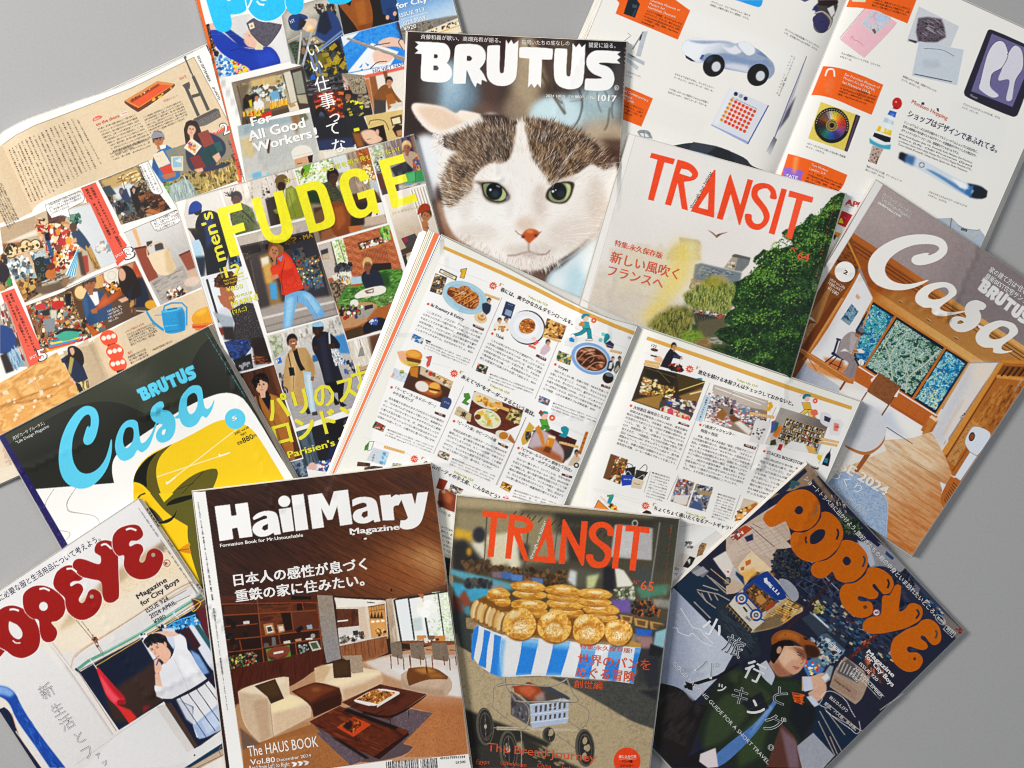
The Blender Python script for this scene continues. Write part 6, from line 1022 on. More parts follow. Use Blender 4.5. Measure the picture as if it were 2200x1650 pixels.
def art_museum():
 s=Sheet(1140,-40,2330,720,'e9e6df',17);a,A=Zm2(1240,0,4.4);b,B=Zm2(1700,0,4.4);c,C=Zm2(1660,180,4.074)
 s.M(A,"233,0 100,20 384,160 -50,53 -367,-153/edeae4 f10;140,267 277,110 -34,56 -223,-66/e4e1d9 f6 a.6");s.M(B,"507,315 180,68 -37,117 -183,-16/e3e3df f5 a.8")
 # colour bars at the fore edge
 for k in range(12):
  x,y=a("%f,%f"%(215-k*15.3,-20+k*37.5))[0]
  s.P([(x,y),(x+6.5,y+1),(x+4.6,y+5.4),(x-1.6,y+4.6)],['d8482c','e89ab4','2f8fd0','e0b02c'][(k+3)%4])
 O='df661c'
 s.P(A("100,-27 173,0 83,60 -39,92 -196,-82 12,-33"),O);s.M(A,"160,0 27,-3 11,16 -16,43 -36,-13/17242f;175,13 15,4 -3,10 -14,-4/3d5260;182,30 5,2 -10,21 -4,-3/2e4556;163,0 4,-10 20,3/w1 3a2a1c");s.T('Louisiana Museum of',A("231,3 92,33"),5,'f1e6d8',.012)
 s.T('Modern Art',A("227,14 48,18"),5,'f1e6d8',.012);s.T('Humlebæk, Denmark',A("223,25 87,32"),5,'f1e6d8',.012);s.TB(['ルイジアナ美術館　オリジナルバック12','19デンマーク・クローネ。●Gl. Strandvej','13, Humlebæk☎(45)4919-0719, 10時','～17時(火～22時)。無休。http://www.','louisiana.dk'],A("218,36 110,43"),-2.6,6,4.6,'4a1f0c',.008,.35)
 s.P(A("140,267 99,43 -37,89 -102,-39"),O);s.T('Museum of Contemporary',A("110,271 113,50"),5.2,'f1e6d8',.012);s.T('Barcelona',A("127,293 46,20"),5,'f1e6d8',.012);s.T('Barcelona, Spain',A("110,293 68,33"),5,'f1e6d8',.012)
 s.TB([filler(15,2),filler(15,12),filler(15,22),filler(15,32)],A("110,310 97,40"),-1.4,6.6,4.6,'4a1f0c',.008,.7)
 # clips
 for q,col in(("618,298 668,295 600,535 555,530",'b4b9bf'),("618,298 632,300 530,468 515,465",'8a9096'),("600,330 618,320 600,380 585,385",'2a2c30'),("470,500 640,585 632,620 480,540",'aeb4ba'),("470,540 582,632 568,668 470,580",'b9bfc5'),("478,500 560,545 520,540",'55595e')):s.P(a(q),col)
 s.M(A,"159,104 11,8 -22,18 15,7/w.8 6a6c70");s.T('ウスのクリップ。',A("152,227 47,18"),4.4,'45433f');s.T('ローネ。',A("152,240 22,7"),4.4,'45433f')
 # toy car
 body=A("330,150 7,-17 20,-11 30,-1 33,4 53,3 24,9 10,-2 20,-4 20,6 13,13 13,7 24,20 20,20 6,20 -3,16 -13,15 -10,-1 -57,-15 -73,-14 -67,-18 -27,-3 -30,-24 -13,-13")
 s.P(body,'c3c9d6',sm=1);s.setclip(body);s.R(body,'e6e9ee','93a0b4',A("400,127")[0],A("467,213")[0]);s.M(A,"330,147 37,-24 50,4 -24,33 -10,33 -30,-13 -20,-13/e9ecf0 f3;387,187 20,-20 26,3 40,-3 40,13 54,13 30,-6 23,26 -53,-6 -67,-10 -40,-10 -60,10/8495b2 f2;467,213 73,17 0,-23 -47,-7 -26,0/ced0dc f3;453,143 27,10 20,-10 20,20 -20,10 -23,-6/dfdfe6 f2;567,167 20,-7 13,23 -27,-10/7787a6 f1;347,127 66,1 60,2 20,13 -40,-10 -53,7 -37,-7/9aa5bd f2")
 s.setclip();s.M(A,"508,136 19,-4 20,5 13,16 0,14 -17,8 -16,-8 -17,-20/e4e7ea f.5 s;560,153 -2,15 -15,7/w1 a9b5c8 s;393,172 9,1 -9,15 -8,-3/4a5f90;340,173 20,12 13,10 -13,-2 -17,-10/1d2632")
 for cx,cy in((1292,620),(1710,708)):s.E(*a("%d,%d"%(cx,cy))[0],25.3,22.6,'1a1a1c',rot=-50);s.E(*a("%d,%d"%(cx+22,cy+10))[0],9.6,11.2,'cdd0d6',rot=20,f=.4)
 s.M(A,"417,187/9x5 3a4a62 r-40 f3 a.8");s.TB(['おもちゃではありません。れっきとしたペー','パーウェイト。265デンマーク・クローネ。'],A("307,236 124,45"),-2.6,6.6,4.6,'45433f');s.TB(['つや消しスチールの質感とフォルムが可愛い','万年カレンダー。158デンマーク・クローネ。'],A("289,283 123,44"),-2.6,6.9,4.6,'45433f')
 s.P(A("493,0 92,0 -2,13 -6,9 -10,1 -67,-23"),'2a9ada',sm=0);s.TB(['ディヴィッド・ディアがデザインの「戻り子','定時計」が勝手に進んでいく壁時計。11ドル。'],A("422,8 122,45"),-2.6,6.6,4.6,'45433f');s.TB(['オリジナルの時計型指輪(アイスリング)ウォ','ッチ)。文字盤にMOCAの文字が。35ドル。'],*A("654,95")[0],*B("86,151")[0],-2.6,6.6,4.6,'45433f')
 s.TV('この、ペーパーはLexon社製、表面のデザインは',*A("685,180")[0],*A("636,300")[0],4.4,'4a4844');s.TV('オープナー。ニースクローネ',*A("676,177")[0],*A("630,293")[0],4.4,'4a4844')
 # calendar
 s.M(A,"480,277 123,55 -66,123 -115,-62/d5d8df;422,391 115,54 0,10 -115,-60/9aa8cf;603,332 -66,122/w2.4 3a4394;480,277 20,6 -57,114 -15,-7/e2e4e8 f4")
 for k,(x,y)in enumerate(((1500,888),(1547,908),(1592,932))):s.E(*a("%d,%d"%(x,y))[0],4.5,4.5,['2c2f5a','9aa0a8','2c2f5a'][k])
 for r in range(6):
  for k in range(7):x,y=1462+k*35.8-r*19,946+k*17.8+r*37.5;s.E(*a("%f,%f"%(x,y))[0],3.8,3.8,'d89a3c' if k==0 else 'd8562a');s.E(*a("%f,%f"%(x-3,y-3))[0],1.6,1.6,'b5431c' if k else 'b57a28',f=.5)
 s.T('Sun Mon Tue Wed Thu Fri Sat',A("488,308 78,37"),2.4,'5a5c60')
 # knife and watch, umbrella
 s.M(A,"723,178 -23,75 -37,100 -41,82 1,-15 44,-103 46,-117/b9b9c4;723,178 -56,139 -45,118/w1.2 3a3478;690,300 -23,67 -34,46 27,-63/5c5a6a f1.5;620,430 10,10 -22,49 -12,-13/a5a5ac");s.R(A("620,430 10,10 -22,49 -12,-13"),'77777f','c9c9d0',A("623,433")[0],A("603,483")[0])
 s.M(A,"302,459 63,-12 77,14 38,14 55,25 12,22 41,15 -88,-17 -92,-35 -55,-12/31343c;408,485 34,-23 38,13 20,38 -33,-6/26292f f1;365,447 77,14 -32,22 -57,-13/3f424b f1;353,473 77,20/w1.6 2f9ad0;189,415 8,-6 16,0 14,4 6,10 5,14 -31,-4 -10,-3/8d9598;197,418 20,-1 10,16 -24,-3/d5d8da;210,413 3,20/w1.6 6d7478;197,417 33,4/w1.4 5f666a")
 s.M(B,"100,67/20x27 6b6560 r25;72,20 21,-20 50,0 5,20 -15,33 -23,-13 -33,7/4a4444 f1;83,0 64,0 1,10 -28,10 -33,-3/2f2022 f1;113,27 20,-10 5,23 -11,15/e8e5e0 f1;65,33 7,-13 10,0 5,13/22346e f1;67,63 10,-16 23,-4 20,24 -5,23 -15,14 -20,-11/3f3c62 s;72,43 28,-6 25,26 -8,27/w3 b5aba0 s;90,72 13,-5/w1 1c1a24;30,0 27,0 -14,6/22346e")
 # right page
 s.P(B("185,-7 212,0 -31,81 -66,-27 -67,-22 -60,-3"),O);s.M(B,"190,0 45,0 -2,7 -40,-2/cfc9b0");s.TB([filler(20,8),filler(20,18),filler(20,28)],B("258,0 115,33"),-1.6,6.4,4.8,'4a1f0c',.01,.95);s.M(B,"233,27 44,6 56,38 -5,12 -98,100 -77,-58/e2b5bd;253,37 14,-2 46,18 -1,14 -49,42 -43,-37/b5d0cc")
 s.N(B("255,38 12,-2 45,19 -2,12 -47,40 -40,-35"),'cfa8b8 a8c4d4 dcc4cc 9ab8b4',9);s.M(B,"253,67/8x7 dcb8c4 f1;283,60/10x7 b0c4dc f1;253,93 10,-3 5,12 -5,6/7d5a50")
 for k in range(26):x,y=690-k*9,85+k*10.7;s.E(*b("%f,%f"%(x,y))[0],1.2,1,'8a8088')
 s.M(B,"187,123 6,-10 4,12 10,3 6,5 7,4 7,7/w1 cf6a72 s");s.TB(['なんの変哲もないノートですが、ピカソです。','4.93ユーロ。'],B("157,170 124,43"),-2.8,7,4.8,'4a4844',0,.3);s.M(B,"402,20 127,63 -27,65 -139,-17/c6c9ce");s.N(B("400,57 30,-4 43,7 10,27 4,30 -27,16 -60,0 -7,-33"),'4a3f48 6a606a 3a3038',6,f=2)
 s.M(B,"370,123 27,7 -4,7 -23,-9/3a3038 f1");s.K(B("403,60 70,3 7,44 -73,3"),14,['9a949c'],(12,22),30,12);s.M(B,"402,130 142,27 -22,112 -142,-31/c0c8d0;387,233 120,25/w2 4a4a5a;417,153 56,4 40,20/w.9 5a5a62 s;410,187 57,0 0,26 -47,4/b5bcc6 f4")
 s.TB(['美術館おみやげの定番。冷蔵庫マグネットもピ','カソで。84.13ユーロ。'],B("350,243 106,48"),-2.6,7,4.8,'4a4844',0,.55);s.M(B,"620,94 13,-2 144,65 3,16 -63,185 -10,10 -14,0 -143,-61 -7,-14 4,-13 70,-180/2c2838;632,106 135,57 -70,174 -130,-50/6f6a90;593,267 24,-94 26,-40 27,0 13,40 -20,40 -30,20 -6,40 26,27 -20,7 -33,-20/d6d4dc s;680,173 23,-30 24,17 3,53 -23,40 -10,57 -20,3 10,-60 -34,0 10,-33/cfcdd8 s;593,267 24,-94 26,-40 27,0 13,40 -20,40 -30,20 -6,40/w1 3a3650 s;680,173 23,-30 24,17 3,53 -23,40 -10,57/w1 3a3650 s")
 s.T('Museum',B("563,303 22,10"),6,'b5b0c0');s.TB(['デスクの上にピクチャレスクな1枚。マウス','パッド。6.7ユーロ。'],B("540,330 116,46"),-2.6,7,4.8,'4a4844',0,.45);s.P(B("100,209 20,0 47,8 66,25 57,25 -37,95 -53,-22 -67,-30 -50,-11 -20,1"),O)
 s.M(B,"107,240 8,-20 18,0 3,22/w3.6 e5ded8 s;117,247 20,0 -4,20 -6,30 -17,-4 -10,-26/e0703c f3");s.T('San Francisco Museum of',B("168,237 109,43"),5.4,'f1e6d8',.012);s.T('Modern Art (SF MOMA)',B("164,248 99,40"),5.4,'f1e6d8',.012)
 s.T('San Francisco, U.S.A.',B("160,261 89,35"),5.4,'f1e6d8',.012);s.TB(['サンフランシスコ現代美術館　151 3rd','St. San Francisco,CA☎(1)415-357-4035','10時30分～18時30分(木～21時30分)。','無休。http://www.sfmoma.org'],B("157,271 110,37"),-2.4,6.4,4.6,'4a1f0c',.008,.8)
 # pencil disc
 s.M(B,"93,321 110,39 -30,117 -120,-41/d3be62;203,360 15,6 -41,112 -10,-3/2c2432;208,362 5,2 -38,113 -5,0/5a4a5c f.6;128,395/37.5x38.5 18191a")
 pal=['1f3c38','24504a','2c6a5a','2f7a6a','2c6a8a','2a5f9a','2f4f94','3a3a7a','4a3a7a','6a4a8a','7d5a94','a0507d','b54a5c','c0423a','cc4a2c','d8642c','e0822c','e8a42c','e8c43c','d8cc6a','d8d0c0','9a8a8a','6a5a54','7d5a3a','8a4a2a','5a3020','3a2c28','2a2a2a']
 cx,cy=B("128,395")[0]
 for k in range(56):
  t=math.radians(165-k*360/56);ca,sa=math.cos(t),math.sin(t);s.L([(cx+ca*13,cy+sa*13),(cx+ca*31,cy+sa*31)],2.2,pal[k//2]);s.L([(cx+ca*10,cy+sa*10),(cx+ca*13,cy+sa*13)],1,'c9a86a')
 s.E(cx,cy,9.5,9.5,'1a1918');s.E(cx,cy,9,9,'8a7a4a',hole=.6);s.E(cx,cy,5,5,'0f0f0f')
 for k in range(40):t=math.radians(k*9);s.P([(cx+34.8*math.cos(t+d),cy+35.2*math.sin(t+d))if j else(cx+32.8*math.cos(t+d),cy+33.2*math.sin(t+d))for d,j in((-.03,0),(.03,0),(.03,1),(-.03,1))],'d8cfae',a=.8 if(k<3 or 20<k<40)else 0)
 s.TB(['CDケースにずらりと揃った全36色の色鉛筆','セット。9.95ドル。'],*B("49,454")[0],*C("211,217")[0],-2.6,7,4.8,'4a4844',0,.5)
 # bottle stopper
 s.M(C,"348,67 15,5 -16,75 -3,40 -11,6 -23,-5 -27,-15 -2,-13 12,-13 27,-40/e3e6e6;342,77 20,6 -5,16 -22,-10/2f5fae;328,98 26,12 -2,11 -30,-11/b4c8d6;310,122 38,15 -3,15 -43,-15/dcb82c;318,124 10,3 -4,16 -11,-3/ede6c8 f1;297,142 48,15 -2,13 -16,0 -35,-17/16181a;282,157 11,10 27,13 25,-3 -2,15 -30,-3 -30,-16/4aa0b4 f.5;347,87 6,0 -16,56 -10,-3/f2f3f2 f3 a.6;363,57/10.6x12.6 b3251f;360,53/2x2 e8b0a8 f.8;353,67 15,5 -5,3 -13,-3/8a1a18 f1;291,180 32,10 -21,45 -23,-8/b5a095")
 s.K(C("291,180 32,10 -21,43 -23,-6"),26,'8a7468 5f4a40 c9b8ae',(2,5));s.TB(['陶製の小さなピエロ帽。クリームシェリーの','栓にいかが？ 25ドル。'],C("273,243 102,44"),-2.6,7,4.8,'4a4844',0,.55);s.T('Museum Hopping',C("404,56 104,50"),9,'cf5432',0)
 s.M(C,"435,53 8,2 -1,7 -9,-1/2c2f5a;478,71 7,1 0,10 -5,-2/2c2f3a");s.T('ショップはデザインであふれてる。',C("392,95 260,107"),15.5,'22234f',.02);s.TB(['ミュージアムピースには手が届かなくてもミュージアムショップには足が向く。','世界の美術館の売れ筋ベスト3はデザイナーや建築家がデザインした小物ばかり。','ポケットサイズのアートピースは、絵葉書だけじゃないんですよ。'],C("382,115 215,88"),-2.8,8.6,6,'23232c',.012,.78)
 s.TB(['photo, Koide Kazuhiro (Italy, U.K., Denmark), Keiko Nakajima (San Francisco),','Kazoo (LA), Chiki Houseman (Spain)','coordination, Kaoru Tashiro (Italy), Daisuke Muro (U.S.A.), Megumi Yamashita (U.K.),','Tetsuo Fukuda (Denmark), Tamayo Espina (Spain) text, Shoko Yamamoto'],C("369,148 213,85"),-1,7.3,4.2,'3a3a3e',.004,.95)
 # spoon
 s.M(C,"370,201 7,-2 50,18 40,20 53,30 40,20 37,8 20,7 10,15 -4,13 -16,7 -27,-2 -33,-15 -47,-27 -67,-40 -66,-35 -1,-5/cdd6de;370,201 7,-2 18,8 -7,23 -21,-12/161c26 f1.4;390,205 27,8 -7,27 -27,-13/4a6f9a f2.5;443,247 57,36 60,40 37,12 -30,-22 -47,-30 -53,-30/5f86b0 f2;567,290 40,7 18,16 -3,19 -22,5 -27,-7 14,-17/1d2733 f2;580,333 -20,-13 7,-20 20,-3 -7,20/3f72a8 f2;520,273 40,17 13,17 -26,-4/eef1f3 f2;607,300 20,13 -3,17 -14,6 -13,-9 16,-14/23272c f1")
 for k in range(16):t=k*6.283/16;x,y=C("435,237")[0];s.L([(x+4*math.cos(t),y+4*math.sin(t)),(x+6.8*math.cos(t),y+6.8*math.sin(t))],1,'4a4f56')
 s.TB(['なだらかなフォルムのスプーンはオリジナル','のデザイン。25.95ドル。'],C("455,318 111,43"),-2.4,6.8,4.8,'4a4844',0,.5)
 # shirt, fourth panel, app pieces
 s.M(C,"477,393 45,-2 11,19 54,20 16,-7 24,30 -10,47 -117,-33/a9b3bf;522,392 -4,28/w2 6a6a8a;513,395 -3,22/w1.4 d0b860;603,425 -36,32/w1.4 d0b860;523,393 30,27 47,8/w1.4 7d8896 s;551,421 17,5 -2,6 -17,-5/3a3630");s.T('aoe',C("553,427 10,3"),2.6,'c9b84c',.03)
 s.P(C("27,260 18,-56 35,9 53,17 85,36 -18,49 -67,18 -113,-56"),O);s.M(C,"35,242 55,13 -8,28 -55,-6/8a6ac0");s.T('TATE',C("37,272 35,7"),7,'e9e4ee',.06);s.M(C,"63,210 14,3 -10,50 -10,-3/e89a6c f3 a.8");s.T('Tate Modern',C("112,238 48,19"),5,'f1e6d8',.012)  # soft pale streak across the box is gloss sheen painted into the colour
 s.T('London, U.K.',C("107,250 49,17"),5,'f1e6d8',.012);s.TB(['テート・モダン　Bankside,London SE1','9TG☎(44)20-7887-8167, 10時～18時','(金・土～22時)。無休。http://www.','tate.org/modern'],C("103,258 97,39"),-2.2,6.4,4.6,'4a1f0c',.008,.5)
 s.M(C,"213,313 87,14 -67,140 -73,16/e2e2e2");s.T('APPLE',C("212,352 75,20"),13,'b9352a',.06);s.M(C,"202,370 31,13 -20,37 -26,-12/a8242a;197,393 5,-1 5,16 -15,-3/d8c23a;208,388 5,2 -1,5/3f8ac0;182,430 18,7 -10,13 -10,-10/d8902c;173,437 14,6 -7,14/1c1c1c f1;207,355 26,8/w.6 8a8a8a")
 return s

def burst(s,x,y,r,txt):
 q=[]
 for k in range(20):t=k*math.pi/10+.2;rr=r if k%2==0 else r*.62;q.append((x+rr*math.cos(t),y+rr*math.sin(t)))
 s.P(q,'d5502c');s.T(txt,x-r*.42,y+r*.22,x+r*.42,y+r*.42,r*.62,'f3e9e0',.03)

def cartoon(s,z,hair,top,leg,cx,cy,k=1.0):
 """small walking figure of the page decoration"""
 f=lambda t:z([(cx+u*k,cy+v*k)for u,v in pts(t)])if False else(pts(t)*k+np.array((cx,cy)))
 g=lambda t:z(' '.join('%f,%f'%tuple(v)for v in f(t)))
 for q,c in(("-40,40 40,40 60,120 -10,130",top),("-10,110 55,110 -30,175 -100,190 -120,165 -60,150",leg),("20,115 65,112 75,210 35,215",leg),("-125,160 -95,185 -110,205 -150,185",'eceae6'),("30,212 80,212 80,235 10,235",'eceae6')):s.P(g(q),c,sm=0);s.L(g(q),.6,'3a3430',closed=True)
 s.E(g("10,0"),7*k,8*k,'e9b8a8');s.P(g("-35,-10 -10,-45 45,-40 50,-15 10,-20 -20,10"),hair,sm=1);s.E(g("75,40"),5*k,5*k,'e9e5e0');s.E(g("95,25"),6*k,6*k,'d8603c',hole=.35)

def photo(s,q,cols,n,pal,size=(4,9),k=1.3):
 s.P(q,clist(cols)[0]);s.setclip(q);s.N(q,cols,9,k=k);s.K(q,n,pal,size,None,1.6,.9);s.setclip()

def art_coffee():
 s=Sheet(660,480,1880,1500,'e6e4da',19);a,A=Zm2(700,500,4.583);b,B=Zm2(1040,620,4.583);c,C=Zm2(700,780,4.715);d,D=Zm2(1060,860,5.5);e,E=Zm2(1340,700,4.231);f,F=Zm2(1220,900,3.667)
 s.P(np.concatenate([A("387,57"),B("493,153 -25,47"),D("427,0 -150,433"),C("73,370 100,177 -46,-300")]),'efedea');s.M(A,"387,57 -20,46 -187,447 -47,217 500,0 14,-580/efedea");s.P(np.concatenate([E("68,43 624,210 -42,147 -83,233 -534,334 -133,-467")]),'ebe8e3')
 s.M(F,"68,0 59,-100 573,100 -67,233 -333,167 -253,-167/ebe8e3")
 gold='cfa052'
 s.P(np.concatenate([A("388,43 254,110"),B("300,60 133,57 62,24 -4,12 -61,-23 -133,-56"),A("642,167 -257,-114")]),gold);s.P(E("72,32 195,66 233,82 192,64 -2,11 -197,-63 -230,-82 -195,-68"),gold)
 for q in(A("368,100 165,63"),B("293,127 174,70"),A("307,417 103,26"),B("200,420 153,73"),C("123,248 164,62"),C("360,410 207,47"),E("60,80 73,23"),D("220,83 153,64"),F("68,182 119,31"),D("393,353 187,54")):s.L(q,1.2,'d5d3cc',a=.8)
 for q in(A("578,213 -98,230"),B("245,173 -78,189"),C("466,78 -103,229"),C("677,182 -100,231"),D("128,67 -118,266"),E("261,173 -44,114"),E("462,247 -62,126"),E("217,290 -57,147"),E("410,360 -27,77"),F("290,147 -30,66"),F("453,200 -23,63"),F("217,137 -17,56")):s.L(q,.7,'6a655f')
 T1='3a3632'
 # stories, first row
 burst(s,*A("549,174")[0],9.5,'08');s.T('「',A("567,177 10,5"),9,gold,.03);s.T('春には、爽やかなカルダモンロールを。',*A("571,191")[0],*B("289,121")[0],9.6,'33231e',.025);s.T('Tokyo Life 123!',B("143,28 63,30"),5,'c9cc5a',.03)
 s.M(A,"377,117 54,26 -4,15 -56,-28/23201f;378,121 49,24 -3,9 -50,-25/ecd9b4");s.T('NOW BAKING',A("385,132 30,14"),3,'4a4038');s.M(A,"443,120 20,-3 -9,33 -14,-3 7,-19 -5,0/d8a81c");s.L(A("443,120 20,-3 -9,33 -14,-3 7,-19 -5,0"),.8,'3a2c14',closed=True)
 photo(s,A("360,133 38,14 -18,58 -39,-13"),'4a3a30 8a6a48 23222c',40,'c9a05c 2a2a34 e6d8bc 7d5a3a 3f4a5a',(4,9))
 s.M(A,"457,213/51x33 9dbccb r22 f.6;457,213/49x31 a9c6d3 r22 f.6;457,213/42x25 8fb2c4 r22 f1.5;457,213/40x24 a2c0ce r22 f1")
 bun=A("398,192 7,-12 15,-2 13,5 14,-8 20,2 13,13 17,10 6,17 -3,20 -13,14 -20,-3 -20,-10 -17,-8 -17,-17 -13,-10");s.P(bun,'9a5526',sm=1);s.setclip(bun);s.N(bun,'6d3514 b86f35 d09454 8a4a1c',7,k=1.5)
 for q in("1220,560 1300,590 1330,540","1260,640 1340,600 1400,560","1300,690 1380,640 1440,600","1350,720 1420,680 1490,640","1420,745 1460,700 1505,680"):s.L(a(q),1.8,'5f2c10',sm=1,a=.8);s.L(a(q)+(0,-2.4),1.4,'e0aa6a',sm=1,a=.8)
 s.setclip();s.M(A,"447,197/7x4 ead6c0 f3 a.7;523,198 49,17 -3,8 -48,-17/d3a865");s.T('ペーストがキモ',A("527,205 40,15"),4,'f3e8d2');s.M(A,"513,233 14,-5 16,9 -3,23 -13,10 -14,-13/25334a f.5");skin_head(s,*A("536,223")[0],4,5,'c99c80','1c1816')
 s.M(A,"513,253 7,14 7,6 -10,-6/cfa488;508,280/14.5x11 d9c2a0 r25;512,277/9x8 c08a4c;513,273/7.4x5.4 e6cfae r15;513,273/4x3 a86a34 f1.4");s.E(A("336,234"),3,3,'d5502c',n=8);s.T('iki Roastery & Eatery',A("343,240 108,49"),7,'35312d',.012)
 s.M(A,"483,299 37,16 -3,8 -35,-16/5a2c22");s.T('清澄白河',A("489,307 26,10"),4.6,'efe4da',.02);s.TB(['ここはズバリ、フワフワ！ ブリオッシュ生地にカ','ルダモンパウダーで香り付けをした後、ペーストを練','り込むことでより深い味わいに。倉庫を改装した店内','は天井が高く、とにかく広々。スッと鼻を抜ける爽や','かでエキゾチックな風味を存分に堪能できる。都内で','こんなリラックスタイム、なかなかないでしょ。¥550'],A("323,258 187,78"),-3.9,8.0,5.3,T1,.004,1,.04)
 photo(s,A("287,330 36,18 -8,20 -36,-16"),'c9d6dc 8a9aa4 eef0f0',16,'2f6aa8 5a6a74 dfe4e6',(4,9));s.P(A("328,350 17,7 -2,5 -16,-7"),'2a2626');s.TB(['●江東区東雲町1-4-7 ☎03・6659・2570 8:','00～17:00 水休 @iki_espresso テラス席もあ','し。テイクアウトして隅田川沿いで食べるのもいい。'],A("328,363 145,58"),-2.2,5.6,3.9,'77726c',0,.97)
 # second column
 s.M(B,"72,41 31,12 -15,47 -31,-13/2f3f5c;72,67 20,7 -5,18 -20,-8/8a9ab4");s.T('カード',B("78,53 15,6"),3,'c9d2e0');s.M(B,"32,113 18,-10 17,10 13,-13 3,27 -23,13 -30,-7/e2dcd0 f.6");skin_head(s,*B("51,105")[0],4,5,'c99c7c','2a201a')
 skin_head(s,*B("73,103")[0],4,5,'c99c7c','2a201a');s.K(B("32,128 51,-5 -3,14 -43,1"),18,'c9904c a8702c e6dccb',(4,8));s.M(B,"142,128/39x37 343238 r20;139,127/38x34.5 dfe0e4 r20;138,127/27x24 e9eaed r20 f2;132,130/13x12 b5b2b4 f4 a.7;142,124/17x15.5 a0592a f.5")
 s.N(B("115,120 12,-17 20,-5 16,9 5,16 -8,17 -20,7 -20,-5"),'7d4018 c98440 9a5524 dca45f',5,30,2.5,k=1.5,sm=1)
 for k in range(8):t=k*.8;s.L([(B("142,124")[0][0]+14*math.cos(t),B("142,124")[0][1]+13*math.sin(t)),(B("142,124")[0][0]+6*math.cos(t+.9),B("142,124")[0][1]+6*math.sin(t+.9))],1.4,'5a2a10',a=.7)
 photo(s,B("207,97 64,26 -16,44 -62,-10"),'6b4424 b5803c 2c2420',60,'d8a860 c08a44 8a5528 3a2a24 e6c88c',(6,12));s.P(B("193,152 60,18 -1,7 -19,-4 -41,-15"),'d3a865');s.T('サクサクでフワ!',B("200,160 48,15"),4,'f3e8d2')
 s.M(B,"147,182 23,10 -1,8 -24,-10/d9705c;163,165/4.4x4.4 e9c0b4;173,168 7,9 -13,10 -7,-2/d9604c;187,197 13,-14 17,7 1,13 -21,17 -14,-7/c5b0b8 f.6");skin_head(s,*B("210,178")[0],4.4,6,'c99c80','1c1816');s.M(B,"173,215 32,15 -3,9 -33,-17/5a2c22")
 s.T('日暮里',B("182,225 18,8"),5,'efe4da',.02);s.E(B("27,148"),3,3,'d5502c',n=8);s.T('Think',B("35,156 28,12"),7,'35312d',.012);s.TB(['こちらは他にはないサクサク食感がウリ。デニッシ','ュ生地に自家製カルダモンバターをたっぷりと挟み、','ひきたての粉をかけて焼き上げている。香ばしく芳醇','な風味が溶け出したバターと混ざり合って、それはも','う贅沢極まりない味……！ 人気商品なのでオープン','時とお昼過ぎの出来上がりを狙って訪れよう。¥390'],B("15,169 182,86"),-3.9,8.0,5.3,T1,.004,1,.04)
 photo(s,A("500,428 33,12 -8,25 -33,-12"),'3f4a48 6b7a70 2a2420',18,'a8442c d8c8a0 23302c',(4,8));s.TB(['●台東区上野桜木2-15-6 上野桜木あたり2号棟','☎03・5834・7547 10:00～17:00(季節で変動あり)','月・火休(祝は翌休) @think_tokyo'],B("18,283 143,53"),-2.2,6.2,3.9,'77726c',0,.62)
 # third column
 cartoon(s,b,'1f8a94','2a9aa0','1f8a94',990,290,.95);s.P(B("310,115 18,-8 2,16 -17,0"),'c9843c');s.P(B("270,150 40,10 -10,37 -37,-10"),'dcdedd');s.P(B("279,163 9,-4 9,9 -2,9 -15,-4"),'2f8fc4');s.E(B("391,150"),4.2,4.2,'7fc4c4');s.E(B("382,169"),4.4,4.4,'7fc4c4');s.P(B("397,150 11,-1 5,11 -8,10 -7,10 -5,-5"),'1f8a94',sm=1);s.P(B("397,180 16,-10 14,13 -4,15 -20,-6"),'2a3a5c');s.L(B("398,182 27,11"),1.2,'c9803c')
 photo(s,B("245,203 44,17 -7,32 -47,-17"),'b5a890 7d8a5a e6e0d4',20,'d8a03c 5a6a48 eae6dc 3a4a3a',(5,10));s.E(B("351,230"),44,33,'7fa3d3',rot=22);s.E(B("352,230"),37,27,'d5dbe4',rot=22,f=.8);s.E(B("353,231"),34.5,24.5,'54301f',rot=22,f=.6);ro=B("307,213 20,-16 33,0 27,20 10,23 -14,23 -30,4 -33,-14 -15,-20");s.N(ro,'4a2412 8a5030 c9a184 5f3018',9,20,3,k=1.5,sm=1,f=.6)
 for q in("930,690 1000,620 1090,610","960,750 1030,680 1120,660 1170,690","1010,790 1090,730 1170,730","1000,650 1060,640 1080,690 1040,730"):s.L(b(q),2,'e2c8b4',sm=1,a=.7,f=.6);s.L(b(q)+(1,2.4),1.4,'3a1a0c',sm=1,a=.6,f=.6)
 s.M(B,"415,199 38,9 -2,8 -38,-9/d3a865");s.T('本場の味です',B("418,206 31,8"),4,'f3e8d2');s.M(B,"408,240 15,-7 4,24 -10,16 -14,-6/23242c f.5");skin_head(s,*B("423,231")[0],3,4.4,'d8b09c','3a2820');s.M(B,"433,240 15,-7 -1,27 -14,20 -8,-10/4a4a4c f.5")
 skin_head(s,*B("445,230")[0],3,4.4,'b07f60','231c18');s.M(B,"412,243 11,-3 -5,23 -10,0/d9d9d8 f.5;440,250 5,13 -15,14 -2,-10/b5ab9a f.5;407,293/12x12 2a1814;411,283/9x4 6a7a8c r12;385,313 29,10 -2,7 -29,-9/5a2c22");s.T('鷹の台',B("392,320 18,6"),4.4,'efe4da',.02)
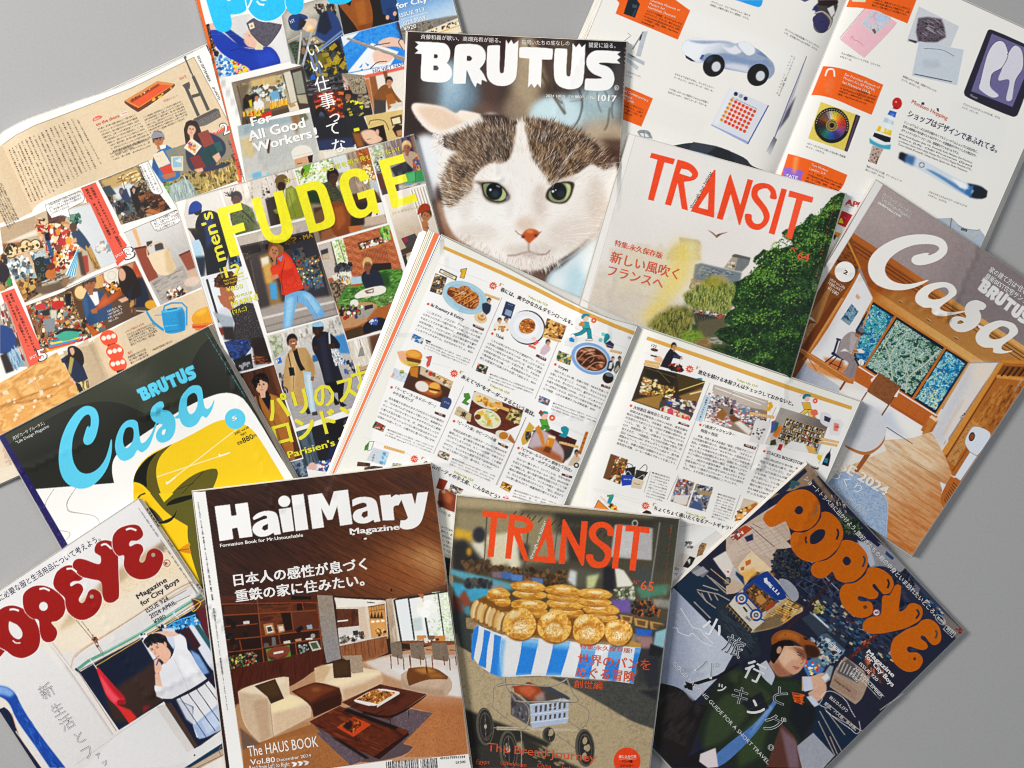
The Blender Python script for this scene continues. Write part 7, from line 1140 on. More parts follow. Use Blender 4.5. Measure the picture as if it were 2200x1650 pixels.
 s.E(B("234,249"),3,3,'d5502c',n=8);s.T('torpet',B("242,258 32,15"),7,'35312d',.012);s.TB(['何かと忙しない春。北欧の文化・FIKAを見習って','お茶してひと息つこう。そのお供に、今ならカルダモ','ンロールを。甘いだけじゃない、爽やかでスパイシー','な香りが気分転換にGOOD。スウェーデン人のベイ','カーが作るこちらは、石臼でひいた粉を生地に練り込','んで発酵。ふかふか食感のコレが新定番！ ¥330'],B("222,269 183,78"),-3.9,8.0,5.3,T1,.004,.93,.04)
 photo(s,B("182,350 36,15 -8,20 -33,-13"),'8a9ab4 c9b8a8 5a6a84',18,'d8d8d8 7d5a44 3f5f94',(4,8));s.TB(['●小平市たかの台38-1 ☎なし 10:00～17:','00 営業日は@torpet_bakeryにて確認。5月には国','分寺に姉妹店「BACKEN」をオープンした。'],B("225,378 143,52"),-2.2,6.2,3.9,'77726c',0,.75)
 s.T('123',B("471,163 9,3"),5,'4a4642')
 # second row
 s.M(A,"277,413/25x17 e8c060 r15;233,390 20,-3 14,13 -7,30 -20,-20/dca98a f.8;290,402/18x12 c98434 r12;288,398/15x7 dca04c r12 f1;263,408 50,10 -3,12 -43,-9/6b3a1c f1;257,420 53,10 -10,10 -33,-8/b5b85a f1;267,430 40,3 -14,12 -20,-8/d39a44 f1;328,408 20,-3 -8,32 -7,6 -5,-10 7,-16/cc5a4a;328,408 20,-3 -8,32/w.8 3a2c28")
 photo(s,C("230,15 63,28 -13,30 -60,-23"),'c9d3e0 b9c4d4 d8dfe8',10,'a5b2c6 d8d0b0',(3,7));s.M(C,"257,29/5x4 d0a050;257,32/5x1.6 5a8a3a;218,47 12,-17 3,7 -6,13/d3a08a;277,57 6,-10 0,20 -13,16/d3a08a")
 q=C("287,13 33,-3 110,53 -25,77 -145,-58");s.P(q,'4a2f20');s.setclip(q);s.P(C("280,13 33,0 -3,37 -23,-7"),'b5782c',f=1);s.P(C("320,10 110,53 -3,27 -110,-53"),'c9b49c',f=1);s.E(C("341,28"),3,3,'4a5a3c');s.E(C("354,36"),5,5,'c0392c');s.K(C("363,30 64,33 -4,24 -56,-34"),20,'a8926c e0d0b4 7d5a3a',(4,9));s.E(C("347,87"),31,17,'7d4420',rot=20);s.E(C("347,85"),28,13,'a5602c',rot=20,f=1);s.E(C("325,79"),15,11,'ded8d0',rot=20,f=1);s.E(C("367,83"),13,12,'c98438',f=.6);s.E(C("367,78"),11,7,'e0a450',f=1);s.P(C("347,83 40,9 -4,5 -35,-8"),'4a2612',f=.8);s.P(C("348,92 32,6 -10,5 -20,-6"),'d8c070',f=1);s.P(C("383,40 60,23 -2,9 -59,-24"),'d3a865');s.setclip();s.P(C("392,118 13,-5 18,7 3,13 -13,24 -28,-10"),'3d4a70',sm=0);s.T('Club',C("398,133 19,7"),4,'b5c0d8');s.P(C("367,163 38,12 -2,10 -35,-14"),'5a2c22');s.T('渋谷',C("380,173 13,5"),5,'efe4da',.02)
 s.E(C("222,82"),3,3,'d5502c',n=8);s.TB(['「ウーピーゴールドバーガー」','の小さめバンズ'],C("232,89 135,61"),-4.8,9,7.4,'35312d',.012,.5);s.TB(['店を象徴する厚みのあるゴマ付きバンズが印象的だ','が、“小さめバンズ”があるって知ってた？ 炭火焼きの','ジューシーなパティをいつものサクサクバンズと豪快','に食べる旨さも知っている。が、甘味のあるしっとり','小ぶりなブリオッシュバンズに肉汁が染み込むリッチ','な味わいも知ってこそ。心軽やかに食べたい日にぜひ。'],C("203,118 194,85"),-3.8,8.3,5.3,T1,.004,1,.04)
 photo(s,C("168,196 34,16 -9,21 -36,-16"),'3a2a24 6b4434 23201e',18,'a8402c 3f5a48 d0b898',(4,8));s.TB(['●渋谷区渋谷1-9-4 ☎03・3407・0232 11:30','～14:30・18:00～LO21:00、土・日11:30～LO21:','00 不定休 @w.p.g.b ケビンベーコン¥1,890'],C("207,227 155,59"),-2.4,5.6,3.9,'77726c',0,1)
 burst(s,*A("421,462")[0],9.5,'09');s.T('「',A("437,465 10,4"),9,gold,.03);s.T('あえて“小”をオーダーするという裏技。',*A("443,477")[0],*B("163,421")[0],9.6,'33231e',.025);s.T('Tokyo Life 123!',B("17,318 63,29"),5,'c9cc5a',.03)
 s.M(C,"467,103 16,-1 5,15 -15,13 10,7 -5,5 -18,-9 13,-16 -6,-2/4a8a2c");s.L(C("467,103 16,-1 5,15 -15,13 10,7 -5,5 -18,-9 13,-16 -6,-2"),.8,'2a3a1c',closed=True)
 q=C("502,94 165,66 -14,50 -76,33 -102,-40 15,-70");s.P(q,'5a2a1c');s.setclip(q);s.N(q,'4a2216 6b3420 5c2a1a',9,20,3);s.E(C("543,127"),36,16,'d5cbb4',rot=20);s.K(C("503,107 90,33 -20,17 -60,-30"),30,'c98a2c dca84c a86a24 e9c070',(7,14),None,1.3,kind='e');s.P(C("627,153 40,14 -14,40 -46,-20"),'c9b070',f=1);s.K(C("627,153 40,14 -14,40 -46,-20"),26,'3a3a2c 6b6a3c d8c48a 8a8048',(4,9));s.P(C("563,133 57,22 -3,10 -57,-22"),'d3a865');s.setclip()
 s.M(C,"546,188/30x20 d9d4c4 r22;546,188/26x17 c9cba0 r22 f.8");s.K(C("507,167 40,-10 40,40 -14,20 -46,-10"),50,'dfe0c0 b5c484 e6d9a8 c9b45c e8e4d0 9ab06a',(6,13),None,1.5,kind='e');s.M(C,"510,167 20,-7 7,13 -20,7/d8b04c;547,190 13,3 -7,20 -10,-6/d89a34;513,182/7x6 6b3f1c;442,150 8,-5 42,28 -4,27 -55,-27/c2b090")
 s.T('ビーフン',C("443,163 17,8"),4,'3a2a1c');s.TV('東',*C("465,173")[0],*C("465,173")[0],12,'1c1612',.05,22);s.M(C,"605,248/22x11 d9d3c4 r25;600,245/10x8 b5782c;613,257 10,-17 17,27 -7,5/a8652c;582,267 35,15 -4,8 -32,-16/5a2c22")
 s.T('新橋',C("592,276 13,6"),5,'efe4da',.02);s.E(C("433,196"),3,3,'d5502c',n=8);s.T('「ビーフン東」のビーフン小盛',C("442,204 130,63"),7.4,'35312d',.012);s.TB(['池波正太郎も愛した焼きビーフンは小盛(¥600)を','推奨したい。油で素早く炒めた軽い味わいでペロッと','平らげてしまうのだが、もう一つの名物・中華ちまき','“バーツァン(¥700)”を追加するためには、この選択','がベスト。もっちもちの食感で芯まで旨味が染み込ん','でいるうえ具がゴロゴロ。食べ応え、十二分だ。'],C("421,224 187,82"),-3.8,8.0,5.3,T1,.004,.9,.04)
 photo(s,C("383,293 36,15 -7,23 -36,-16"),'b5a890 8a7a6a d8d0c4',18,'a84a34 e6e0d4 4a5a44',(4,8));s.TB(['●港区新橋2-20-15-2F ☎03・3571・6078','11:30～14:00、17:00～21:00、土11:30～13:30','日休 ビーフンの小盛はランチタイムのみ提供。'],C("425,325 145,60"),-2.4,6,3.9,'77726c',0,.95)
 # beer hall story
 cartoon(s,d,'1f8a94','5a9a3c','3f8a3c',590,180,1.1);s.P(D("177,50 10,-13 10,13 -10,10"),'8a4a24');s.P(D("142,85 21,22 -11,16 -12,44 -25,10 -7,-22 9,-22"),'c4a24a');s.N(D("127,123 20,0 3,20 -17,20 -8,-13"),'3a2c4a 2c2438 8a7a54',4);s.P(D("160,120 57,0 10,-7 101,44 -51,91 -142,-61"),'54302a');s.setclip(D("160,120 70,-5 100,43 -37,89 -26,3 -134,-65"));s.P(D("135,182 25,-59 27,-13 46,30 44,53 3,34 -13,21"),'b9a8ae',f=2);s.P(D("150,187 50,-7 67,40 10,28 -64,-21"),'a0623c',f=3);s.P(D("227,113 103,44 -10,23 -53,-20 -37,-27"),'4a1f1c',f=1);s.P(D("280,200 40,-20 -7,33 -30,27"),'3a3834',f=2);s.setclip()
 s.M(D,"163,110 17,-13 20,46 3,44 -16,-17 -7,-30/c8803c f.6;217,140 28,8 -15,45 -8,19 -30,-12 11,-20/c8842c f.5;218,135 27,8 -2,10 -28,-8/e6dcc4 f.5;207,180 23,7 -8,25 -30,-12/6b3a1c f1.5;213,157 7,0 -7,23/e8b85c f1;267,107 16,-5 14,11 -4,20 -10,14 -25,-9 15,-8 -6,-10/1f8a94 s;260,161 77,19 -4,9 -75,-19/d3a865")
 s.T('絶品ですよ！',D("267,169 63,17"),4.4,'f3e8d2');s.M(D,"363,123 12,1 -30,91 -12,-5/c07a34");s.TV('ビヤホール',*D("367,133")[0],*D("341,203")[0],6,'2a1c14');s.M(D,"300,240 20,-27 17,4 6,16 -23,27 -27,-3/cbb9a2 f.6");skin_head(s,*D("328,208")[0],4,6,'b5805c','1d1614')
 s.E(D("327,256"),6,6,'4a3a3c',hole=.5);s.E(D("99,188"),3,3,'d5502c',n=8);s.TB(['「ビヤホールライオン 銀座七丁目店」','の生ビール・小グラス(金口)'],D("108,197 197,86"),-6.5,8,7.2,'35312d',.012,.82);s.M(D,"270,287 42,13 -4,8 -40,-13/5a2c22")
 s.T('銀座',D("282,296 16,6"),4.6,'efe4da',.02);s.TB(['“生小”が一番うまい！ ということは、今年90周年','を迎えた日本最古のビヤホールの「金口」(¥660)を飲','んで確信した。速い流速で液体を回転させることで炭','酸内の雑味を泡に逃した、ライオンが誇る“一度注ぎ”','を、冷えたまま飲み終えるサイズで、「金口」特注グラ','スの薄い飲み口だと一層爽快感が増すのである！'],D("82,230 218,93"),-3.8,8.0,5.3,T1,.004,.93,.02)
 photo(s,D("37,319 38,18 -12,26 -37,-20"),'3a2018 8a5a2c 231814',18,'d8a03c 6b3a1c e8c880',(4,8));s.TB(['●中央区銀座7-9-20 ☎03・3571・2590 11:','30～22:00、金・土・祝前～22:30','建物が登録有形文化財に指定されている。'],D("82,358 165,52"),-2.2,6,3.9,'77726c',0,.85)
 # third row left: pack, tag 10
 s.M(C,"132,280 15,-15 16,2 -16,26 -17,2/4f8a34;147,265 16,0 -10,28 -10,2/eceae6;130,295 17,-30 16,0 -10,28 -13,4/w.8 3a3a34;160,285 55,15 -15,47 -63,-19/c5cad2 f.6");s.N(C("187,300 26,3 -13,40 -23,-6"),'6fb4d8 a8d0e4 c9ccd6',4)
 s.TV('凍り餅',*C("197,305")[0],*C("188,337")[0],8,'3f8ac0');s.TV('お菓子',*C("163,310")[0],*C("157,328")[0],5,'4a4a54');s.M(C,"198,278 69,20 -2,9 -70,-20/d3a865");s.T('まさかのシャリシャリ',C("202,287 60,17"),4,'f3e8d2');s.N(C("107,333 43,5 0,12 -45,-2"),'2a1c18 6b4a3a 4a2f24',4)
 s.N(C("130,353 30,-6 33,3 -6,10 -57,2"),'3a2820 6b4a3a 1d1614',4);s.N(C("227,337 30,3 -4,13 -33,-3"),'9aa090 c5c4a8 7d7a70',4)
 burst(s,*C("299,324")[0],9.5,'10');s.T('「',C("319,328 9,5"),9,gold,.03);s.T('ホームパーティの手土産、こんなのどう？',C("328,340 255,122"),9.6,'33231e',.025);s.T('Tokyo Life 123!',C("430,369 65,31"),5,'c9cc5a',.03)
 s.M(C,"383,388 29,10 -15,32 -25,-8/8a3a18;377,460 6,-30 24,-7 36,24 0,60 -50,-17/7d3f28 f.8;388,430 17,-3 25,26 -10,24 -23,-14/a8623f f3;390,430 12,-2 1,12 -11,0/d09c84 f1;375,467 12,-7 13,23 -17,7/5a2c20 f1.5");photo(s,C("423,408 42,19 -13,20 -39,-15"),'8a8a8c 4a4644 b5b0a8',20,'c9a070 2a2a2c d8d8d8',(4,9))
 s.T('ビーフジャーキーパイク」の',C("313,467 104,54"),7.4,'35312d',.012);s.TB([filler(16,4),filler(16,14),filler(16,24),filler(16,34),filler(16,44),filler(16,54),filler(16,64)],920,1122,983,1148,-1,9,5.3,T1,.004,1);s.K(C("600,450 17,-3 0,16 -14,-1"),12,'d8506a e9c0c8',(3,5))
 s.M(pts,"920,1185 1000,1210 1000,1290 920,1290/23202a f2")
 # right page
 s.T('122',E("83,62 15,5"),6,'4a3a34');s.M(E,"82,72 23,6 -5,24 -20,-7/e6e3de;93,73/8.4x3.4 5a3a24 r12;82,87 20,5 -1,5 -20,-6/2a2a2c;90,100 17,-10 13,13 -3,10 -20,-6/dfae8c f.6;65,103 47,9 -2,8 -47,-8/d3a865;62,112 46,9 -1,8 -47,-9/d3a865")
 s.T('サイフォンで',E("68,110 40,8"),4,'f3e8d2');s.T('淹れております',E("65,118 41,9"),4,'f3e8d2');s.M(E,"130,83 12,-15 15,12 20,17 -4,5 -23,-5 -13,33 -27,-7 10,-20/1f1e28;150,87 27,6 -4,7 -20,-3/3a3d5c f1")
 skin_head(s,*E("152,63")[0],5,7,'c08e6c','1b1614');s.M(E,"175,99/3x3 c99a78;167,103 8,-3 -3,15/d8dcdf");s.K(E("143,117 37,0 -7,26 -30,-13"),22,'a83020 3a2c24 d8c8b0 7d4a2c 1c1a1a',(5,11))
 burst(s,*E("200,131")[0],9.5,'06');s.T('「',E("218,134 9,3"),9,gold,.03);s.T('進化を続ける本屋さんはチェックしておかないと。',E("224,145 288,98"),9.6,'33231e',.025);s.T('Tokyo Life 123!',E("341,165 62,22"),5,'c9cc5a',.03);s.P(E("227,157 12,2 -12,26 -14,-3 10,-12 -7,-7"),'1f8a94')
 q=E("62,121 98,22 87,25 -37,102 -10,18 -90,-31 -87,-30");s.P(q,'3a2c1c');s.setclip(q);s.P(E("62,121 98,22 -13,44 -80,-30"),'2a241a',f=2);s.L(E("67,127 90,30"),2,'57492c');s.L(E("100,132 40,41"),1.6,'6b5a34');s.P(E("160,143 87,25 -14,25 -66,0"),'4a3c1c',f=1);s.P(E("60,153 27,10 -7,50 -33,-6"),'8a6a34',f=1);s.K(E("60,157 25,8 -7,48 -28,-10"),40,'e6d8ac c9a860 a84a2c f0e8d0',(4,8),15,2.4);s.E(E("97,166"),4,3,'fff2d0',f=1.6);s.K(E("87,173 70,14 -10,26 -60,0"),70,'d8b868 7d5c2c e9d49c 4a381c a8823c',(4,8));s.P(E("47,220 73,-13 -13,46 -80,-26"),'9a7840',f=2);s.L(E("167,197 80,-27"),2.4,'c9a868');s.P(E("167,213 73,-26 -7,46 -46,7"),'8a6c3c',f=2);s.L(E("200,207 40,-10"),3,'e6d2a0',f=1);s.P(E("110,230 17,-7 86,37 -6,23 -100,-30"),'4a4448',f=1);s.K(E("127,213 100,20 -14,30 -80,-26"),80,'dcd3c2 5a5a6a b5a890 2f3a5a e9e4d8 8a4a34',(5,10),15,2);s.P(E("133,230 15,0 -1,7 -15,-2"),'2a4fb0');s.P(E("110,250 17,-8 73,31 0,15 -90,-31"),'d8cdb8',f=1);s.K(E("113,248 87,29 0,10 -83,-27"),50,'c83a44 d85a2c e9e0d0 d8c090 a83030',(5,12),100,2.6);s.P(E("132,253 15,-6 3,16 -17,4"),'d0506a');s.setclip()
 s.E(E("22,242"),3,3,'d5502c',n=8);s.T('大垣書店 麻布台ヒルズ店',E("28,251 110,36"),7.4,'35312d',.012);s.M(E,"167,290 33,12 -3,5 -33,-11/5a2c22");s.T('神谷町',E("172,297 21,7"),5,'efe4da',.02);s.TB(['創業は太平洋戦争真っ只中の1942年。以来京都を','拠点に店舗を拡大し、今年東京・麻布台に初進出。本','が主役なのでダウンライトは付けず書棚の明かりをメ','インとし、「創」「栞」「遇」「匠」といった独自のカテゴリ','分け、自家焙煎コーヒーが飲める「SLow Page」を併','設するなど、「大垣書店」ならではの仕掛けが色々。目','玉は〈twelvebooks〉がセレクトした洋書コーナー。','建築からアート、インディペンデント誌まで、数千冊','を揃える。本棚の合間には腰掛けるスペースがあり、','座布団も完備。コーヒーを飲んでゆっくり過ごそう。'],E("12,258 180,64"),-2.7,7.9,5.3,T1,.004,1,.035)
 q=F("113,92 45,15 -21,65 -44,-17");photo(s,q,'5a4024 9a7038 2c2018',36,'e6dcbc c9a060 a8442c 6b4a24 f0ead8',(4,9));s.P(F("113,92 15,5 -21,63 -14,-5"),'6b4a2c',f=1)
 s.M(F,"150,130 28,-5 -3,28 -23,-6/23221f;157,128 -2,-11 12,3 5,8/w1.4 23221f s;180,133 31,7 -14,21 -22,-6/34322f;188,133 14,-13 6,7 -3,11/w1.2 2c2a28 s;140,155 3,-8 30,0 -5,26 -26,3/2247a0;150,147 8,-10 9,10/w1.2 c9cbd4 s")
 s.T('BLUE & PEA.',F("147,160 20,1"),3,'e6e8f0',.02);s.M(F,"170,155 30,8 -7,22 -28,-5/d0c0a8;183,156 17,-9 -3,16/w1.2 d8ccb8 s;173,167 9,5 8,-1/w.8 4a4238 s");s.TB(['●港区麻布台1','3-1 麻布台ヒルズタ','ワープラザ4F ☎03・','5570・1700 11:','00～20:00 無休','洋書コーナーには「パ','リの「YVON LAMBE','RT」をはじめ美術館','などのトートが色々。'],F("220,143 47,14"),-1.6,6.3,4,'6f6a64',0,.95)
 # second shop
 q=E("273,178 164,49 -4,60 -50,46 -140,-46");s.P(q,'8a7a6c');s.setclip(q);s.P(E("273,178 164,49 -4,30 -53,-10 -103,-34 -10,-13"),'b5aaa0',f=1);s.L(E("277,187 140,53"),2,'e6e2dc');s.L(E("330,197 100,36"),1.6,'dcd6ce');s.L(E("320,217 13,-17"),.8,'8a7f78');s.K(E("267,207 70,20 -4,20 -46,-14 -10,34 -27,20"),160,'d8d4d0 a8a4a4 6b6870 e9e6e2 8a5a5a 3f3c44',(4,8));s.K(E("260,240 33,7 40,50 -33,16 -53,-26"),130,'e6e0d8 c9c0b8 9a949a b06a6a f0ece6 5a5660',(5,10),10,2);s.P(E("283,263 17,-13 13,17 -13,21 -20,-11"),'8a6030',f=1);s.P(E("325,250 8,3 -3,17 -10,-3"),'23242c',f=1);s.P(E("320,273 13,-3 97,50 -47,13 -63,-50"),'6b4424',f=1);s.K(E("340,233 93,40 -3,27 -37,17 -60,-50"),150,'d8d6d2 7d7a84 e6e4e0 3a3a44 a8a0a0 b5485a 5a7a9a',(4,9),15,1.8);s.P(E("333,293 20,-6 37,30 -10,16"),'dcd6ce',f=1.4);s.setclip()
 s.M(E,"255,192 16,5 -34,96 -19,-6/b9cbd8;255,192 16,5 -6,18 -17,-7/e3e6ea;255,203 5,-1 5,3 -7,7/e07a3c");s.TV('八重洲ブックセンター',*E("253,218")[0],*E("230,283")[0],4.8,'3a3f4a',.02);s.M(E,"435,233 13,-3 5,15 -11,12 6,3 -21,-3 13,-14/d8a02c;382,261 75,12 -2,9 -75,-13/d3a865")
 s.T('サイン色紙の種も紙付き!',E("386,268 65,12"),4,'f3e8d2');s.M(E,"400,283 47,10 -24,67 -43,-10/d9d6d2");s.K(E("397,307 30,6 -14,34 -23,-7"),12,'3a3634 8a8480 b0aaa4',(3,6));s.E(E("232,300"),3,3,'d5502c',n=8)
 s.TB(['八重洲ブックセンター','阿佐ヶ谷店'],E("238,306 97,30"),-3.6,11,7.4,'35312d',.012,.52);s.M(E,"365,357 36,11 -3,8 -35,-11/5a2c22");s.T('阿佐ヶ谷',E("370,364 27,9"),5,'efe4da',.02);s.TB(['昨秋、阿佐ヶ谷の人気書店「書楽」が閉店するニュー','スが世間を駆け巡った。漫画家に愛され、「A子さんの','恋人」の近藤聡乃さんや「ひらやすみ」の真造圭伍さん','など、多くの作家がサイン会を行い、サイン色紙を作','成してきた名店が閉じるとあり、話題になったのだ。','そこへ現れたのが同じ東京の書店「八重洲ブックセン','ター」。2月からは運営を継ぎ、看板を替え、元気に','営業を続けている。店内の造りはほとんど元のまんま','で、今後は「八重洲ブックセンター」ならではの知見も','生かし、より充実した新刊書店にしていくそう。'],F("330,44 155,49"),-2.6,7.9,5.3,T1,.004,.92,.07)
 photo(s,F("290,153 43,14 -20,63 -44,-14"),'8a7a70 b5a8a0 5a5050',60,'d8d0c8 a83a3a c9a060 3f5a8a e6e2da 7d6a60',(4,9));s.P(F("280,200 40,0 -10,27 -33,-9"),'d5d0ca',f=1);photo(s,F("337,170 45,10 -20,63 -45,-11"),'6b6a70 9a98a0 3a3c48',26,'d8d4cc 4a6a9a b59a6a 2a2c34 e6e2da',(4,9));s.P(F("333,213 20,14 0,15 -33,-10"),'4a5a80',f=1);s.P(F("343,187 37,5 -7,11 -33,-6"),'a08a6c',f=1)
 s.TB(['●杉並区阿佐谷','南3-37-13 大同ビル','☎03・6915・1951','9:00～22:00 日10:','00～ 無休 漫画','だけでなく小説やノン','フィクションなど','の著者サイン本も。','癒にて出広い。'],F("393,199 46,14"),-1.7,6.1,4,'6f6a64',0,.8)
 # third shop
 cartoon(s,e,'1f7a84','d8a83c','dcbc5c',1655,660,.9);s.L(E("533,213 9,-5"),2,'e9b8a8');s.P(E("567,257 16,-3 6,13 -9,6 5,10 -18,4 6,-14 -6,-6"),'d9705c',sm=1)
 q=E("475,247 148,46 -36,97 -94,-20 -65,-12");s.P(q,'8d857c');s.setclip(q);s.R(q,'a8a098','6a6460',E("483,253")[0],E("600,333")[0]);s.P(E("493,278 120,37 -31,68 -115,-43"),'3a2c20')
 for r in range(5):
  for k in range(6):x,y=1482+k*60-r*20,840+k*19+r*44;s.P(e("%f,%f %f,%f %f,%f %f,%f"%(x,y,x+52,y+16,x+38,y+52,x-14,y+36)),['4a3828','2c221c','5a4634'][(r+k)%3]);s.K(e("%f,%f %f,%f %f,%f %f,%f"%(x+2,y+12,x+44,y+22,x+36,y+48,x-8,y+34)),5,'d8d4cc a83a30 e9e4da 5a6a7a c9b890 8a8a88',(4,8),108,2.4)
 for k in range(7):s.L(e("%d,%d %d,%d"%(1480+k*60,836+k*19,1395+k*60,1030+k*19)),1.1,'d0b482')
 for r in range(6):s.L(e("%d,%d %d,%d"%(1478-r*19,836+r*43,1840-r*19,950+r*43)),1.1,'c9ab78')
 s.M(E,"428,357 15,-37 24,20 26,27 -13,3/c9c0b4 f1;483,372 24,-24 46,10 10,32/e2e0de f.6;483,372 80,18 24,17 -4,10 -103,-34/6b5424 f1;550,362 30,8 7,27 -24,-9/d3a660 f.6;593,353 30,7 -16,40 -24,-7/a8bcd0 f2");s.setclip();s.M(E,"448,290 14,-3 5,13 -14,23 -8,2/4a5a8a;460,293 10,-1 -3,18 -12,18/3f6a5a;473,302 10,6 -21,32 -11,-8/d87a2c;457,289/3x2 c9503c;445,348 15,-5 3,17 -20,2/3f4434;470,353 17,5 -10,25 -15,-5/dcd6d0;472,357 11,3 -7,18 -11,-3/a8281c;598,263 25,4 9,20 -9,20 -26,-14/d5d2d6 s;608,272 20,8 -5,13 -16,-6/3a3450;623,290 10,-7 24,0 11,17 -8,10 -7,23 -31,-3/dcdad8;637,293 16,4 -5,23 -13,-3/d8847a f.6")
 s.T('ZECS',E("639,307 13,3"),4,'c03a30',.03);s.M(E,"597,338 56,12 -2,7 -56,-11/d3a865;592,348 56,11 -1,8 -57,-11/d3a865");s.T('親父の特製のお酒',E("600,346 48,9"),4,'f3e8d2');s.T('クラフトミードです。',E("595,355 48,10"),4,'f3e8d2')
 s.M(E,"630,368 -5,15 3,10 -8,34 -20,-7 13,-30 9,-7/1a1c1f;610,400 10,3 -3,14 -11,-4/2f7a94;590,383 15,4 -5,13 -5,13 -10,-13/d8b83c f.6;592,382 13,3 -1,8 -15,-3/e0e0dc f.6;593,412 -2,5/w1.2 6a6a5c");s.E(E("426,380"),3,3,'d5502c',n=8)
 s.T('STACKS BOOKSTORE /',E("433,387 120,40"),7,'35312d',.01);s.M(E,"565,423 27,7 -3,7 -26,-8/5a2c22");s.T('神保町',E("570,428 17,5"),4.4,'efe4da',.02);s.TB(['3月に神山町から本の街・神保町の駿','河台下交差点の裏で、店は約7坪だっ','た。アートブックに、文芸書やリトル','店主・山下丸郎さんが厳選したものば','ンも充実。カウンターでビールを飲め','スも良いし、いい店もたくさんある。','隠しZECSのTシャツも人気だ。小学','期から通う「青山ブックセンター」WOR','DS ARE LIGHTの本棚のレイアウト','グッズも続々。ファンは多い。'],F("507,103 126,41"),-3.5,8.3,5.3,T1,.004,.9,.05)
 s.M(F,"462,208 38,10 -20,35 -43,17/c9b8a4;448,240 45,-20 7,3 -37,40 -25,6/a8682c f1");s.K(F("443,240 37,-13 -17,36 -23,4"),16,'d8a860 3a2418 e6dcc8',(5,10))
 # third row right
 s.M(F,"73,203 114,37 0,13 -127,0/e2e2e0 f2;80,213 29,27 -41,-3/d8842c");s.L(F("80,213 29,27 -41,-3"),1,'3a2c1c',closed=True);s.M(F,"103,200 17,-2 1,7 -9,18 -10,0 6,-18/2f8a9a;103,200 17,-2 1,5 -18,2/4f9a3c");s.K(F("113,220 20,20 -5,3 -18,-13"),16,'b5622c d8c83c 3a3a2c c9502c',(4,9))
 s.M(F,"85,203 25,24/w2 dcb8a0;197,245 10,-5 11,5 -1,8 -22,-3/241f20 s")
 burst(s,*F("204,228")[0],9.5,'07');s.T('「',F("221,230 7,3"),9,gold,.03);s.T('ちょくちょく通いたくなるアートギャラリー',F("225,239 218,59"),9.6,'33231e',.025);s.T('Tokyo Life 123!',F("308,248 52,15"),5,'c9cc5a',.03)
 s.M(F,"290,267 93,20 24,20 -124,106 -6,-46/d3d0cc");s.R(F("290,267 103,23 -60,43 -50,-13"),'c5c3c0','e3e1de',F("300,277")[0],F("333,317")[0]);s.M(F,"293,283 40,-6/w1 aaa7a3;293,353 27,4 -10,30 -30,3/c9bfb4;345,333 8,-8 12,3 -12,29 -15,5/8a6a3c")
 s.N(F("345,333 8,-8 12,3 -12,29 -15,5"),'3a4a6a c08a3c 5a4428',4);s.M(F,"320,360 15,5 -15,28 -18,-5/1c1a1c;313,370 9,-3 -2,16/c9c5c0 f1");s.K(F("307,320 23,5 -3,15 -17,-3"),10,'8a8682 5a5856',(4,7));s.T('GALLERY',F("267,390 24,10"),6,'3a3632')
 s.T('すべて',F("273,408 14,5"),7,'3a3632')
 return s

def bubble(s,z,polys,col,line):
 """fat rounded lettering: (outline, holes, outline_line?)"""
 for q,holes in polys:
  Q=smooth_pts(z(q),8);c=Q.mean(0)
  if line:s.P(Q+(Q-c)/np.maximum(np.hypot(*(Q-c).T)[:,None],1)*1.5,line)
  s.P(Q,col,holes=[smooth_pts(z(h),8)for h in holes])

